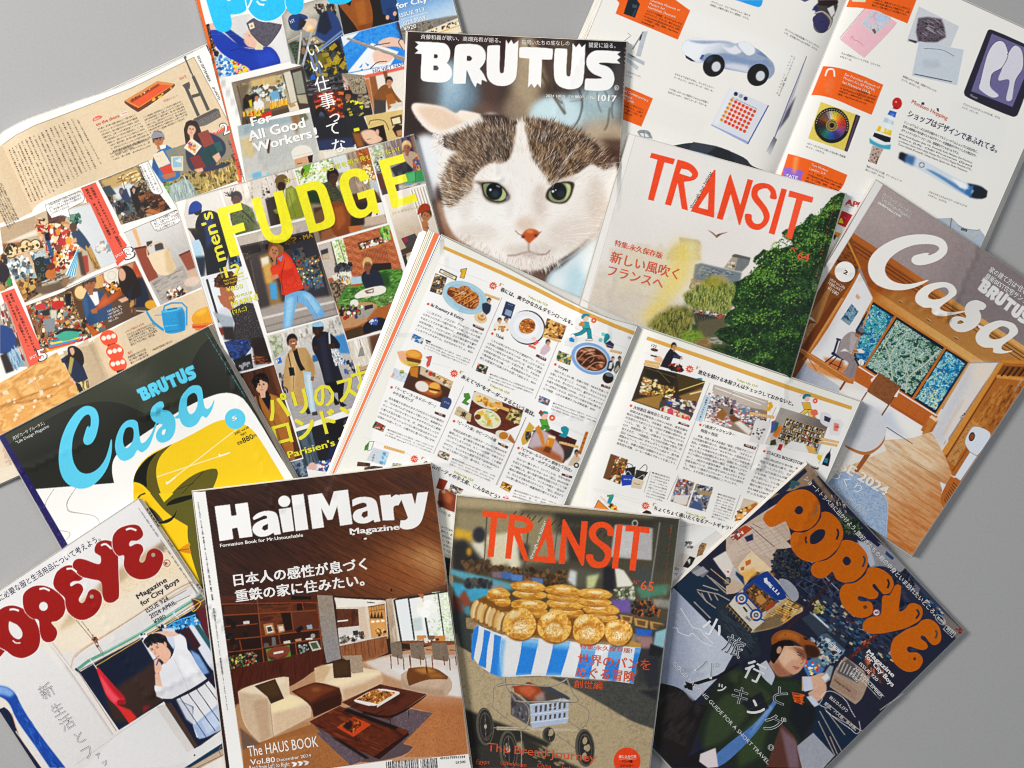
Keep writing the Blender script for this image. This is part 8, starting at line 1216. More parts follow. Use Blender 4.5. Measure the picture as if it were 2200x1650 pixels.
def art_window():
 s=Sheet(-20,1050,700,1680,'d9d5d1',21);z,Z=Zm2(0,1060,4.4);y,Y=Zm2(0,1300,4.4)
 s.R("-20,1270 300,1070 420,1270 100,1500 -20,1500",'dbd9d8','cfccca',(200,1100),(380,1250))
 # plaster eaves and wall
 s.M(Z,"100,443 113,-70 40,-40 70,-50 54,-43 133,-87 30,34 63,90 -83,46 -103,60 -107,84 -77,33 -93,0/dccdb4 f3;213,383 100,-96 60,-49 137,-86 10,21 -120,94 -80,66 -87,84 -46,16/b8a488 f5;460,200 50,-47 13,27 -40,27/8d8378 f3;313,283 14,-3 46,-40 7,13 -60,67/9d8c78 f5 a.8")
 s.N(Z("187,433 133,-100 190,-146 70,80 -147,100 -133,76"),'cbb391 dcc9aa e3d5bc c4a884',4,f=8,a=.55);s.M(Z,"140,500 47,-63 66,-30 74,-40 106,-74 87,-33 77,17 -97,56 -83,57 -104,77 -46,33/dfd2c0 f10 a.8");s.R("-20,1400 90,1390 260,1560 420,1650 -20,1680",'d5d3d2','cfcccb',(0,1400),(250,1650))
 s.M(Y,"133,100 34,13 66,100 127,194 -7,3 -120,-177 -73,-100/bdb6b0 f1.2;160,120 73,97 127,188/w2.2 e4e1de;127,110 30,7 50,76 -20,7/ddd8d2 f3 a.7")
 # pipes and rails
 s.M(Y,"697,-100 -124,40 -156,100 -107,67 -57,36 -20,20 -10,37/w3.4 cdb49c s;697,-98 -124,40 -156,100 -105,67 -55,36 -21,20/w1 8f7560 s");s.M(Z,"520,337 90,-54 53,-26/w3.2 c8b096");s.M(Y,"240,47 53,63 34,53/w1.6 8a7468;257,50 43,57 28,50/w1.6 9a8478")
 s.K(Y("260,57 30,40 17,36 10,0 -24,-40"),14,'6b4a3c 4a3830 a8857a',(2,5));s.K(Y("287,97 16,0 4,16 -14,4"),6,'8a4a3a 3a2c2a',(3,6));s.M(Y,"700,-77 -47,34 -90,56 -116,74 -120,65 -50,25 -30,23/w6.6 5f9484;700,-79 -137,90 -116,73 -120,65/w2 9cc4b4 a.9;700,-68 -133,91 -100,60 -134,77 -86,48/w4 cbbfb2;700,-63 -200,135 -167,95/w1.4 6d6660;237,200 16,13/w5 2a2630")
 # window and balcony
 s.M(Y,"250,212 83,-49 167,-86 167,-97 33,20 7,140 1,160 -1,87 -94,66 -96,-143 -40,17 -69,46 -35,22/17213a;333,283 160,-110 27,134 -43,20 -69,46 -55,-10/3d2c26 f6;260,213 73,-40 114,-66 40,60 -124,86 -63,14/141d33 f5;250,213 127,184 -17,8 -120,-172/d8cfca;245,207 122,190/w1.6 8f8480;253,205 180,-95 234,-133/w1.2 2a2a30;603,-20 64,0 20,153 -34,-23/5a2028 f2;617,-33 46,-27 7,43 -37,24/5f6a64 f5 a.7;300,193 160,-96 107,-60 53,-40 43,-27/w1.6 d9a650;600,0 10,20 23,-27 -26,-13/w1.6 d8b83c s")
 # red cloth and white cord
 s.M(Y,"303,200 7,-3 43,50 44,50 -2,15 -25,1 60,40 -22,20 -41,-56 -30,-24 -20,-53/c2303c;313,217 40,56 24,24 -17,13 -27,-33/d85560 f1.4;370,300 27,-3 -2,15 -25,3/8f1f24 f1;377,317 33,13 20,23 -22,20/c5362f f1.5;310,200 23,27 64,66 -20,0 -37,-46/a5242e f1.2;284,170 21,30/w1.8 d9d6d4;450,320 20,-5 3,8 -23,17/7a2428 f1.4")
 # white curtain strip and the young man
 s.M(Y,"437,95 23,-10 33,82 -10,6/d5d8e0 f.6");s.K(Y("440,93 17,-6 10,23 -20,-3"),8,'20242e e9e9ec',(3,6));s.K(Y("493,67 27,-7 27,20 -47,3"),14,'cfd4de 1f2430 8d94a4',(4,8));s.M(Y,"587,60 36,-17 40,84 24,86 -20,-6 -50,-80/cfd3de f.8;567,73 23,-13 43,67 -20,20/3a1d24 f1;610,63 17,-3 53,80 -7,17/2a5a60 f1;600,140 27,17 33,56 -20,7 -30,-47/7d9cc8 f1.2;527,70 23,-17 67,-23/w3 4aa0d8 s;533,72 34,-12 50,-23/w1.6 7fc0ea")
 s.K(Y("527,67 86,-34 17,24 -37,13 -53,10"),34,'3f94d0 7cc0e8 2a74b4',(4,9));s.M(Y,"543,23 20,20/w1.6 cfe2ee;547,10 3,17/w1.4 bfe0ea;510,73 37,0 13,27 -13,40 -27,-40/c3cad8 f1;500,197 20,-17 27,-20 6,-60 14,-7 20,20 3,27 10,7 20,40 30,43 47,57 -10,80 -27,10 -27,43 -13,-3 -13,-37 3,-60 -60,-27 -37,4 -26,-24 0,-20 16,10/d9d9de;563,157 34,16 36,60 -13,20 -53,-53/e6e6e9 f4;553,293 54,27 6,60 -26,-20/c7cad6 f2.4;547,167 33,66 20,54/w1 b5b5bf f.7;607,380 56,-47 37,-33 10,83 -57,34 -26,5/9fb0d0 f1;633,367 60,-47 7,53 -47,34/b8c5de f2;477,87 43,-7 40,7 7,10 -47,3 -40,-3/d8b09c f.6;547,100 20,-10 20,13 3,37 -13,3 -24,-10/dedee2 f.8;465,133 15,-16 33,-4 14,20 13,17 -3,17 -17,20 -13,-17 -14,-3 -6,-10 -14,-14/d9ac94 f.6;452,113 15,-16 26,-9 27,9 8,16 -1,20 -9,-6 -8,-7 -30,0 -13,15 -10,-12/14161d s")
 s.K(Y("450,117 17,-20 53,0 3,20 -56,13"),26,'1d202a 0e0f14 2c303c',(5,10),20,3);s.M(Y,"521,124/3x6 cf9c84 r-20;475,143 8,-4/w1.3 2a1f1c;493,136 7,-3/w1.3 2a1f1c;487,140 3,13 -4,3/w1 a87560;495,163 8,-3/w1.6 b5605a;473,139 9,-4/w1.1 1a1614;490,133 8,-5/w1.1 1a1614;485,173 12,-6 13,20 0,16 -10,10 0,14 -12,-10/d9ac96 f.6;500,170 -7,20/w2.6 2a5a9a;497,173 10,9/w1.8 2a4a44;488,217 15,0 10,46 -23,-6/d8ae98 f.8;487,253 23,4 23,20 -20,19 -20,-9/dfdfe3 f.8")
 # railing and parapet
 s.M(Y,"520,305 27,-12 86,-46 54,-44 0,10 -54,47 -83,40 -25,12/2a2438")
 for x0,y0,x1,y1 in((1640,900,1880,1310),(1700,870,1950,1250),(1775,830,2035,1190),(1850,780,2110,1150),(1930,730,2100,960),(2000,680,2090,800)):s.L(y("%d,%d %d,%d"%(x0,y0,x1,y1)),1.8,'2a2636')
 s.M(Y,"615,453 93,-68/w2.2 3a3440;520,310 93,143 10,-10 -83,-136/4a3830 f1;408,373 109,-69 5,9 -29,10 -80,54/e4e1de;493,323 27,-11 92,141 -24,12/cbc6c1 f1;377,397 100,-69 16,-5 95,142 24,-12 105,-56 3,30 -147,86 -306,0/d5d3d2;233,507 134,-97 108,-73/w1 b5afaa;495,322 18,-5/w.8 8f8a86;613,473/2x2 3a3c48;580,513 117,-76 18,-12 5,18 -87,70/16384f;597,513 90,-53 33,-17 3,24 -56,46/b9a28c f.6;633,513 87,-46 3,66/d9d5d0;697,473 -7,-16 13,-17 14,3/w1.4 6a6a70 s;620,513 100,-50/w1 3f3a3c")
 # wave photograph at the left edge
 s.M(Y,"-20,287 30,3 23,30 17,53 23,40 67,107 -100,0 -60,-103/d9cfc4;-20,253 40,2 30,22 13,33 34,57 53,73 57,73 -50,0 -47,-70 -60,-83 -20,-53 -30,-20 -20,0/1e4a94 f.8;-20,253 40,2 27,22 -14,13 -33,-10 -20,3/7d9cd0 f3");s.K(Y("33,300 34,17 73,116 47,80 -20,0 -67,-86"),60,'2a5cb0 163a7c 3a6ec4',(6,16),57,4,.6)
 s.M(Y,"0,327 13,-6 17,12 17,34 6,30 27,43 57,80 -97,0 -40,-77 -20,-26 0,-87/17203f;37,340 13,43 7,17/w1.6 c89a6a;50,397 83,116/w3 dccfc4 a.8;0,443 20,24/w3 8a4a2c f1;-20,340 23,13 110,160 -36,0/141a2c;80,470 33,43 -16,0/8a1f24")
 for q in("225,1385 240,1395",):s.L(y(q),2,'e9e6e4')
 # title
 R_='8d1610';G_='e6e2df'
 L=[("-330,1250 -150,1180 20,1260 80,1400 40,1500 -100,1620 -330,1640",[]),
   ("-60,1180 20,1085 130,1060 250,1110 340,1210 378,1330 370,1440 320,1510 220,1556 130,1540 60,1490 -60,1400",[]),
   ("225,950 300,885 400,870 500,905 590,980 620,1060 600,1150 540,1205 485,1220 530,1280 540,1330 510,1390 450,1408 400,1380 375,1300 365,1200 300,1180 240,1120 217,1040",[]),
   ("505,830 540,740 620,685 700,685 765,730 785,790 755,825 700,830 665,850 672,878 730,850 775,870 785,920 745,1000 765,1035 800,1020 840,925 890,905 945,935 965,1000 945,1080 890,1150 800,1195 720,1185 650,1130 620,1060 612,990 560,940 515,890",[])]
 L+=[("690,660 730,620 800,625 935,668 952,600 900,560 897,510 930,460 1000,442 1070,465 1110,540 1118,640 1120,740 1126,960 1100,1010 1050,1035 995,1020 970,960 955,840 860,810 770,785 700,720",[]),
    ("1062,460 1075,390 1130,330 1230,297 1310,305 1350,365 1345,410 1300,445 1240,450 1220,480 1235,500 1290,475 1340,490 1355,540 1330,590 1318,640 1345,655 1372,630 1400,550 1460,520 1520,545 1545,600 1530,680 1480,760 1400,805 1310,812 1220,770 1172,690 1172,590 1120,590 1075,540",[])]
 for q,h in L:bubble(s,z,[(q,h)],R_,G_)
 for q in("85,1215 110,1218 170,1250 210,1310 205,1360 170,1378 120,1350 85,1290",):s.P(z(q),'d9d6d3',sm=1)
 s.M(Z,"137,356/9.4x9.6 dcd9d6;289,325/4.2x4.4 9d9183;483,194/4.4x4.4 9d9183")
 for q in("90,1100 130,1095 180,1110 205,1140 195,1130 150,1110 95,1118","372,905 420,898 470,920 495,950 470,925 400,915","628,715 680,712 725,745","955,492 1000,480 1055,525","1190,345 1235,332 1290,350"):s.L(z(q)[:3]if len(q.split())>4 else z(q),4,'e6e2df',sm=1)
 s.M(Z,"40,463 10,8 15,0/w2.6 d9d6d3 s")
 N_='2a2a44'
 s.T('さて僕らに必要な服と生活用品について考えよう。',Z("-67,383 385,-235"),15,N_,-.004);s.T('Magazine',Z("435,333 92,-56"),11,'2f2b35',.035);s.T('for City Boys',Z("448,355 117,-78"),11,'2f2b35',.035);s.T('ISSUE 924',Z("464,377 68,-42"),10,'3a3338',.01)
 s.T('2024 APRIL',Z("476,395 80,-48"),9.4,'3a3338',.008);s.T('¥980',Z("487,412 36,-21"),9,'3a3f40',.008);s.M(Z,"518,343 70,-39/w.9 3a3338;470,383 130,-62/w.9 3a3338");s.L([(Z("526,220")[0][0]+7*math.cos(t),Z("526,220")[0][1]+7.2*math.sin(t))for t in np.linspace(0,6.3,20)],1.2,R_)
 s.T('R',Z("522,227 9,-4"),7,R_,.02);s.TV('2024年4月9日発行(毎月1回9日発行) 2024年4月9日発売　第49巻第4号　昭和52年4月27日第三種郵便物認可',*Z("437,47")[0],*Z("620,313")[0],4.4,'5a5458')
 for ch,x,yy,h in(('新',440,810,34),('生',545,985,30),('活',630,1110,34),('と',750,1250,30),('フ',825,1390,32),('ァ',925,1415,16),('ッ',985,1485,18)):
  q=y("%d,%d"%(x,yy))[0];s.TV(ch,*q,*q,h,'4a4850',-.002,-30);s.TV(ch,q[0]+.6,q[1]+.4,q[0]+.6,q[1]+.4,h,'d6d3d1',-.014,-30)
 return s

def art_lounge():
 s=Sheet(400,985,1030,1680,'34201c',23);z,Z=Zm2(400,990,3.929);y,Y=Zm2(460,1270,3.929)
 # boarded ceiling
 C_=Z("53,87 637,-78 43,338 -150,41 -166,-8 -317,-3");s.P(C_,'34201b');s.R(C_,'301d19','7a4a2a',(560,1080),(900,1230));s.E(Z("650,300"),70,50,'d2935a',f=38,a=.95);s.E(Z("677,287"),40,26,'ecc08a',f=24,a=.8);s.E(Z("567,320"),90,30,'96582e',f=26,a=.8);s.E(Z("633,60"),60,30,'4c3732',f=20,a=.8);s.P(Z("100,333 200,0 67,47 -267,-3"),'351c14',f=10,a=.8)
 s.setclip(C_);s.N(C_,'2a1713 5a3624 3a221a 6d452c',7,33,12,a=.34)
 for k in range(24):s.L([(420+k*40-260,1010-4*k),(420+k*40+460,1010-4*k+300+k*3)],.9,'1c0f0c',a=.55)
 s.setclip()
 for cx,cy in((1408,620),(1508,657)):s.E(*z("%d,%d"%(cx,cy))[0],8,3.6,'23130d',rot=-8);s.E(*z("%d,%d"%(cx+4,cy))[0],4,2,'f5e6cc',rot=-8)
 s.K(Z("567,360 20,2 0,5 -20,-2"),3,['2a1810'],(3,5));s.K(Z("477,383 26,2 0,5 -26,-2"),3,['4a2c1a'],(3,5))
 # shelves
 W1=Y("17,12 273,-2 3,123 22,67 -255,127 -40,-260");s.P(W1,'4b2414');s.N(W1,'3f1d10 5a2e1a 4a2616',8,-5,5,a=.7);s.P(Y("20,37 270,-5 3,131 -250,57"),'33190f');s.N(Y("123,40 167,-8 7,78 -164,17"),'4a2413 6b3a20 552a17',9,-8,4);s.P(Y("187,60 30,0 10,47 -27,6"),'24110b',f=1);s.P(Y("233,35 20,-2 0,22 -20,2"),'23110b');s.P(Y("27,43 90,-6 6,26 -93,5"),'4a2616');s.P(Y("218,63 69,-6 8,46 -72,9"),'5c311d');s.P(Y("77,140 53,-10 3,30 -53,7"),'2a140c');s.P(Y("132,130 48,-7 3,27 -46,10"),'3a1c10')
 for L,w in(("55,110 870,95",2.2),("75,205 860,162",2.6),("90,300 370,275",2.2),("400,382 890,320",2.8),("100,410 390,385",2.4),("400,480 900,398",2.6),("115,515 400,485",2.2),("360,40 420,600",2.8),("650,180 670,330",2.4),("745,100 755,165",2),("545,370 560,450",2),("685,430 700,540",2.4),("215,415 235,505",2.2),("870,95 910,490",3)):s.L(y(L),w,'7d4526')
 s.M(Y,"217,13 56,2 0,8 -56,1/18100e;43,220 100,-20 165,-37 7,37 -33,30 0,20 -65,20 -157,55/4a2012");s.N(Y("50,222 260,-57 5,35 -98,67 -150,53"),'431c10 58281a 4a2214',7,-80,7,a=.8)
 for k in range(4):s.L(y("%d,%d %d,%d"%(425+k*125,605-k*27,440+k*125,800-k*25)),.8,'2c120a')
 for q,c in(("415,280 495,268 520,355 435,370",'a8764a'),("435,295 485,285 505,345 450,355",'d8d0c4'),("445,305 480,298 495,335 455,345",'3f3a38'),("528,285 585,278 600,340 545,355",'a8764a'),("542,300 578,292 590,332 552,340",'cfc8bc'),("705,455 780,440 810,510 720,530",'2a2826'),("795,430 870,418 905,490 830,508",'b9b8a8'),("810,440 860,430 885,480 835,490",'4a5a42'),("435,490 635,455 650,550 455,592",'5f7f3a'),("585,425 640,415 645,438 588,445",'cfc4b4'),("680,408 735,398 738,420 690,425",'b08a6a'),("770,400 830,390 832,408 775,412",'d8d2c8'),("245,255 298,250 298,275 250,280",'c9c6c2'),("780,288 825,282 830,318 788,322",'8fa0a8')):s.P(y(q),c)
 s.M(Y,"147,177 16,-17 24,-5 23,2 3,11 -13,19 -20,6 -23,-3/7d4230 s;167,172 28,-5 0,6 -27,5/d8cfc6;150,183 30,9 27,-15 -20,16 -27,0/3a2220 f1.5;278,126/5x5 9a958c");s.K(Y("227,98 20,-1 0,13 -19,2"),8,'1c1412 3a2c26',(5,10))
 s.K(Y("40,182 37,-4 10,32 -40,8"),70,'24381f 4a6a3a c9b86a 1a201a 7d3a2a 6a7a5a',(3,6));s.K(Y("82,175 35,-4 6,29 -35,10"),70,'1f2a1f 7d6a3a b5503a 3a5a3a a8a08a 15181a',(3,6));s.K(Y("237,153 23,-3 7,20 -25,5"),30,'8a8a86 1c1c1c b5b5b0',(3,5))
 s.K(Y("37,80 20,0 -2,18 -17,0"),6,['1a1210'],(6,12));s.K(Y("33,117 20,3 -3,13 -13,2"),4,['1c100c'],(10,18));s.M(Y,"82,115 11,-1 2,15 -12,2/1f1714;162,130 10,-1 3,23 -12,2/6d6a68 f.6;147,152/6x5 5f5a58 f.6")
 # concrete column, kitchen, windows
 s.M(Y,"290,11 43,2 10,87 14,90 -40,12 -14,-69/8d837a");s.N(Y("290,11 43,2 10,87 14,90 -40,12 -14,-69"),'a0968a 857b72 8f867d 6d665f',4,a=.8);s.R(Y("290,11 43,2 24,177 -40,12"),'9a8c7c','8a8c94',Y("310,20")[0],Y("333,187")[0],a=.5)
 s.M(Y,"338,18 145,9 7,106 -137,20 -10,-113/d5c9bb;340,20 140,6 -23,11 -24,6 -86,2/e6ded3;430,31 22,2/w2.2 4a4644;343,50 62,0 5,47 -62,6/54301f");s.N(Y("343,50 62,0 5,47 -62,6"),'4a2819 6b4028 5a3322',5,88,6,a=.8);s.M(Y,"405,47 18,-4 14,90 -27,0/cdb9a4;348,105 62,-7 3,35 -60,14/cfcac4 f1;347,83 30,-3 0,4 -30,3/f4efe6;353,43/3x1 fff8ea;365,43/3x1 fff8ea;433,43 47,-7 8,97 -45,0/c08a54;437,80 43,0 3,53 -36,0/d09a60 f4;433,45 47,-8/w1.6 3f2a1c;437,57 43,-7/w.8 4a3422")
 for k in range(6):s.L(y("%d,130 %d,170"%(1325+k*22,1328+k*22)),.6,'4a3828')
 for k in range(4):s.P(y("%d,170 %d,230 %d,232"%(1330+k*28,1315+k*28,1345+k*28)),'3f362c');s.E(*y("%d,%d"%(1340+k*42,258-k*4))[0],4.2,2.4,'fff4dc',f=1)if k<3 else None
 s.K(Y("353,130 67,-17 3,20 -66,14"),50,'3a3430 8d867e c9c2b8 5a5450 e2ddd4 6b4a38',(4,9));s.M(Y,"390,112 15,-2 0,13 -13,2/3a3432");s.K(Y("460,100 27,10 0,27 -30,-4"),16,'3a2c20 7d5a34 e0b070',(4,9));s.M(Y,"353,153 130,-27/w2.4 c5c0ba;353,155 130,-28 7,46 -68,29 -62,-12/7d5032")
 s.N(Y("353,155 130,-28 7,46 -68,29 -62,-12"),'6d442a 94623f 80533a',6,86,6,a=.9)
 for k in range(6):s.L(y("%d,%d %d,%d"%(1130+k*55,452-k*12,1145+k*55,590-k*14)),.7,'4a2c1a')
 s.N(Y("483,23 17,-3 20,120 -23,7"),'c9b6a0 9d8b78 b8a590',3,80,9);s.M(Y,"500,22 13,-2 15,120 -11,2/d8cec2 f1;508,23 149,-23 23,140 -153,2/e3e6e2");s.N(Y("613,3 44,-3 21,140 -25,0"),'c8d2b8 e6e8dc aebd9c f0f0ea',6)
 s.K(Y("593,73 67,-6 13,73 -73,-7"),90,'b8c8a0 dfe4d2 9ab084 eef0e8',(4,10),None,2.5,.8,kind='e');s.M(Y,"550,80 33,-7 4,37 -34,3/bfc9c8 f2;520,27 27,-4 13,110 -27,4/dfe3e4 f2")
 for L,w in(("1520,72 1580,425",4),("1640,55 1690,410",3.4),("1780,200 1810,390",4),("1890,15 1940,380",3),("1525,72 1970,2",3),("1650,60 1740,46",2)):s.L(y(L),w,'242628')
 s.M(Y,"585,2 3,28/w1 8a5a40;572,7 18,1 -1,12 -6,0/a86a44 f1;582,53/10x12 f2f0ea f1;603,37/11x10 f6f4ee f1;617,47/9x11 ecebe4 f1;593,63/12x9 f4f2ec f1;580,38/8x7 eae6da f1")
 # floor, dining set
 s.M(Y,"310,202 112,0 68,-25 190,-37 47,327 -394,33 -266,0 -7,-173 157,-55/b08a6d;422,200 78,-23 183,10 14,113 -130,-33 -94,-34/cfc4bb f4;493,213 194,7 10,83 -44,-10 -126,-53/d5d0cc f4;60,320 27,-10 213,73 -167,47 -66,-37/a88260 f2;530,140 43,-2 104,4 0,8 -60,5 -87,-8/7d4c30;570,125 27,-1 2,14 -28,0/c08a54;617,126 33,-1 1,15 -31,0/b8804a;600,125 20,0 2,12 -20,0/6d5a4e")
 s.K(Y("590,137 40,-2 0,7 -37,1"),8,'3a3430 d8d2c8',(4,8))
 for k,(x,w_)in enumerate(((1485,110),(1650,135),(1835,150))):
  yy=430+k*3;s.P(y("%d,%d %d,%d %d,%d %d,%d %d,%d"%(x,yy+5,x+w_*.85,yy,x+w_,yy+120,x+w_*.9,yy+145+k*6,x+15,yy+115+k*12)),'746658',sm=0);s.N(y("%d,%d %d,%d %d,%d %d,%d"%(x,yy+5,x+w_*.85,yy,x+w_,yy+140,x+15,yy+120)),'6b5d50 85776a 786a5c',2,a=.8)
  for u,v in((12,225),(w_+8,235),(w_+60,190),(w_-40,190)):s.L(y("%d,%d %d,%d"%(x+u-8,yy+110,x+u,yy+v)),2,'6b3a22')
  s.L(y("%d,%d %d,%d"%(x+w_,yy+60,x+w_+60,yy+65)),2,'7d4628');s.P(y("%d,%d %d,%d %d,%d %d,%d"%(x+w_*.95,yy+105,x+w_+55,yy+100,x+w_+45,yy+130,x+w_,yy+135)),'b5ab9f')
 # ottoman, sofas
 cr='d9c4a8'
 s.M(Y,"525,235 22,-15 53,-3 53,16 17,20 0,24 -23,25 -80,-19 -37,-8/b8a08c;527,240 20,27 100,10 0,25 -117,-29/a58c78 f4;547,217 40,-5 40,5 31,23 -1,8 -57,-1 -52,20 -8,-29/6b4220;560,220 40,-7 30,14 -43,6/a8763c f3;600,233 33,-3 20,13 -43,2/94652f f3;597,213 3,17/w3 3a2414 f1")
 s.P(Y("282,217 48,-15 47,-2 43,17 47,6 8,30 -8,10 -104,44 -5,-20 -5,-17 -46,-12 -20,-1"),cr,sm=0);s.M(Y,"282,217 25,-10 23,6 -23,44 -20,-1/c5a988 f2;313,257 47,-14 57,-13 50,-3 3,6 -77,20 -40,17/e8d3b0 f3;360,277 57,-17 58,-27 -2,29 -108,45/c0a184 f3;360,182 55,-2 5,48 -33,4 -10,-32/a3917f")
 s.N(Y("360,182 55,-2 5,48 -33,4 -10,-32"),'b09e8c 94826f a08e7c',2,a=.8);s.M(Y,"333,196 49,-3 4,49 -49,3/3f2a15;337,200 40,-2 3,35 -40,7/4a331c f4");s.P(Y("67,283 20,-13 100,-30 23,2 3,48 54,17 6,13 -1,33 -105,55 -37,20 -50,-51"),cr,sm=0)
 s.M(Y,"67,283 26,-10 54,27 10,20 10,88 -37,20 -48,-51/c3ab92 f2;110,310 40,-10 8,110 -26,18/b59a80 f3;160,320 53,-28 50,18 -50,20 -50,13/ecd6ac f4;163,347 107,-27 2,33 -102,54/cdb296 f3;70,280 63,-20 54,-18 16,11 -50,34 -53,3/e3cfb4 f3;157,318 10,90/w1 8d7460;113,267 59,-20 25,55 -37,15 -10,-20/3f2b17;123,268 47,-16 17,41 -30,7/4d361e f4;217,282 60,-25 23,0 53,16 7,27 -3,20 -77,35 -7,-35/4a2312;223,283 57,-23 70,13 -40,17 -37,23/6d3a1f f4;277,317 80,-30 1,30 -76,36/3a1b0e f2;287,277/10x4 8a5630 f3")
 # rug, low tables
 s.M(Y,"270,367 90,-47 190,13 67,10 -84,87 30,7 -30,30 -150,23 -96,-90/5a4c50");s.N(Y("493,320 124,23 -84,87 -13,-30"),'6d5e64 574a50 7d6e74',3,a=.8);s.M(Y,"597,293 100,10 16,160 -180,4 30,-27 -30,-13 84,-85 -64,-14/a06a44")
 s.N(Y("597,293 100,10 16,160 -180,4 30,-27 -30,-13 84,-85"),'94603c b07a50 a56e48',2,a=.9);s.R(Y("597,290 100,7 3,53 -133,-23"),'b58a70','a06a44',Y("633,293")[0],Y("633,340")[0],f=2,a=.7);s.M(Y,"80,443 197,-70 23,24 -13,3 96,90 0,8 -300,0/96653c")
 s.N(Y("167,417 133,-20 87,96 -254,5"),'8d5d36 a87448 9c6a40',2,a=.8);s.N(Y("287,400 33,-7 113,80 -50,17"),'5a4c52 6d5f66',3);s.M(Y,"72,383 58,47 -50,17/6d5648 f2;360,313 107,-51 130,28 -104,73 -73,-20/4a2214");s.N(Y("360,313 107,-51 130,28 -104,73 -73,-20"),'3f1c10 602f1c 4f2616',7,-28,6,a=.8)
 s.M(Y,"420,337 80,21 97,-66 0,5 -97,68 -82,-20/2a120b;547,337 1,18/w1.4 1f120d;495,362 2,13/w1.6 1f120d;418,343 2,10/w1.4 1f120d;393,307 64,-37 63,13 0,7 -63,38 -60,-15/e2d9cf;400,305 50,-28 60,8 -27,25 -23,7/8a4a20");s.N(Y("400,305 50,-28 60,8 -27,25 -23,7"),'2c160c c98440 6b3818 e0a860',6,k=1.6)
 s.M(Y,"483,303 39,-20 0,6 -64,39 2,-10/d8cdc2;268,367 85,-44 34,14 161,56 -1,10 -84,70 -96,-43/4c2011");s.N(Y("268,367 85,-44 34,14 161,56 -1,10 -84,70 -96,-43"),'3c180c 6b3218 51240f 7d4022',6,24,7,a=.85);s.M(Y,"363,337 14,-7 143,53 -13,7/1f0e08 f1;325,407 35,13 77,50 -10,3/1d0d08 f1.5;547,397 2,8 -84,68 -18,-6/301208;345,383 48,-29 49,21 -50,35/b5481c")
 s.N(Y("353,377 40,-20 27,16 -30,27"),'3a1a10 8a3a16 c9782c',5,f=1);s.M(Y,"360,380 23,-17 7,17 -13,13/2a140c f2")
 # margin, bar code
 s.M(pts,"414,1057 441,1056 527,1680 500,1700/e9e7e3");s.L("441,1056 527,1680",.8,'cfccc7');s.M(Y,"333,498 382,-40 15,75 -430,14 -113,-27/e6e3de;313,500 187,-25 0,25 -200,20/e6e3de")
 r=np.random.default_rng(4);x=1450
 while x<1880:
  w_=r.choice([4,4,7,10]);
  if not 1722<x<1736:s.P(y("%d,%d %d,%d %d,%d %d,%d"%(x,1440-(x-1450)*.075,x+w_,1440-(x-1450)*.075,x+w_+12,1600,x+12,1600)),'2a2826')
  x+=w_+r.choice([4,6,9])
 s.T('4910179991244',Y("635,474 71,-5"),5.5,'3a3836',.01);s.T('01500',Y("680,486 27,-3"),5.5,'3a3836',.01)
 # title and lines
 w='eeece9'
 s.P(Z("80,128 43,-5 4,32 15,-2 -5,-31 36,-5 14,96 -37,5 -6,-30 -15,3 4,29 -39,6"),w);s.P(Z("187,160 13,-13 23,-7 24,2 11,10 7,45 2,9 -19,3 -2,-7 -16,10 -23,3 -17,-10 -5,-15 7,-13 18,-10 17,-5 1,-6 -8,-3 -13,7 -17,7"),w,holes=[Z("230,177 -13,6 -4,8 7,6 10,-5")])
 s.E(Z("276,114"),13,12.4,w);s.P(Z("260,136 35,-5 9,66 -32,5"),w);s.P(Z("296,98 34,-5 14,100 -36,5"),w);s.P(Z("342,97 40,-6 21,37 12,-42 40,-5 13,97 -35,5 -8,-56 -13,38 -14,2 -18,-34 8,54 -33,5"),w);s.P(Z("467,110 16,-8 30,-1 17,6 8,13 6,40 3,10 -17,3 -3,-7 -17,10 -23,1 -16,-9 -3,-16 9,-14 20,-5 11,-5 -1,-8 -10,-3 -17,6 -12,6"),w,holes=[Z("510,140 -13,5 -4,9 7,7 11,-6")])
 s.P(Z("544,98 31,-3 2,8 11,-8 7,0 15,5 -12,25 -11,1 -5,7 4,34 -33,1"),w);s.P(Z("600,95 35,-3 9,31 6,-33 31,-3 -13,70 -11,23 -20,12 -24,2 -12,-7 2,-20 14,1 7,-8"),w);s.T('Magazine',Z("462,207 138,-14"),13,w,.05)
 s.T('Formation Book for Mr.Untouchable',Z("96,243 233,-30"),7.4,w,.035);s.T('日本人の感性が息づく',Z("136,353 373,-47"),26,w,.045);s.T('重鉄の家に住みたい。',Z("141,398 361,-47"),26,w,.045);s.T('The HAUS BOOK',Y("97,466 197,-29"),24,w,.012)
 s.T('Vol.80',Y("103,489 69,-8"),12,w,.025);s.T('December 2024',Y("177,480 96,-14"),7,w,.015);s.T('Read from Left to Right',Y("100,503 113,-11"),9.5,w,.012)
 for k in range(3):s.P(y("%d,%d %d,%d %d,%d %d,%d %d,%d %d,%d"%(648+k*50,1445-k*6,680+k*50,1441-k*6,702+k*50,1453-k*6,690+k*50,1478-k*6,660+k*50,1483-k*6,672+k*50,1462-k*6)),w)
 s.TV('ヘイルメリーマガジン 2024年12月号 第9巻第103号 2024年10月30日発行・発売／発行人・編集人 小野重勝',*Z("33,117")[0],*Z("74,390")[0],4.2,'3a3836',.02);s.TV('発行所 株式会社ヘイルメリーカンパニー 〒150-0021 東京都渋谷区恵比寿西1-24-1 TEL03-6416-4900',*Z("77,417")[0],*Y("37,333")[0],4.2,'3a3836',.02)
 return s

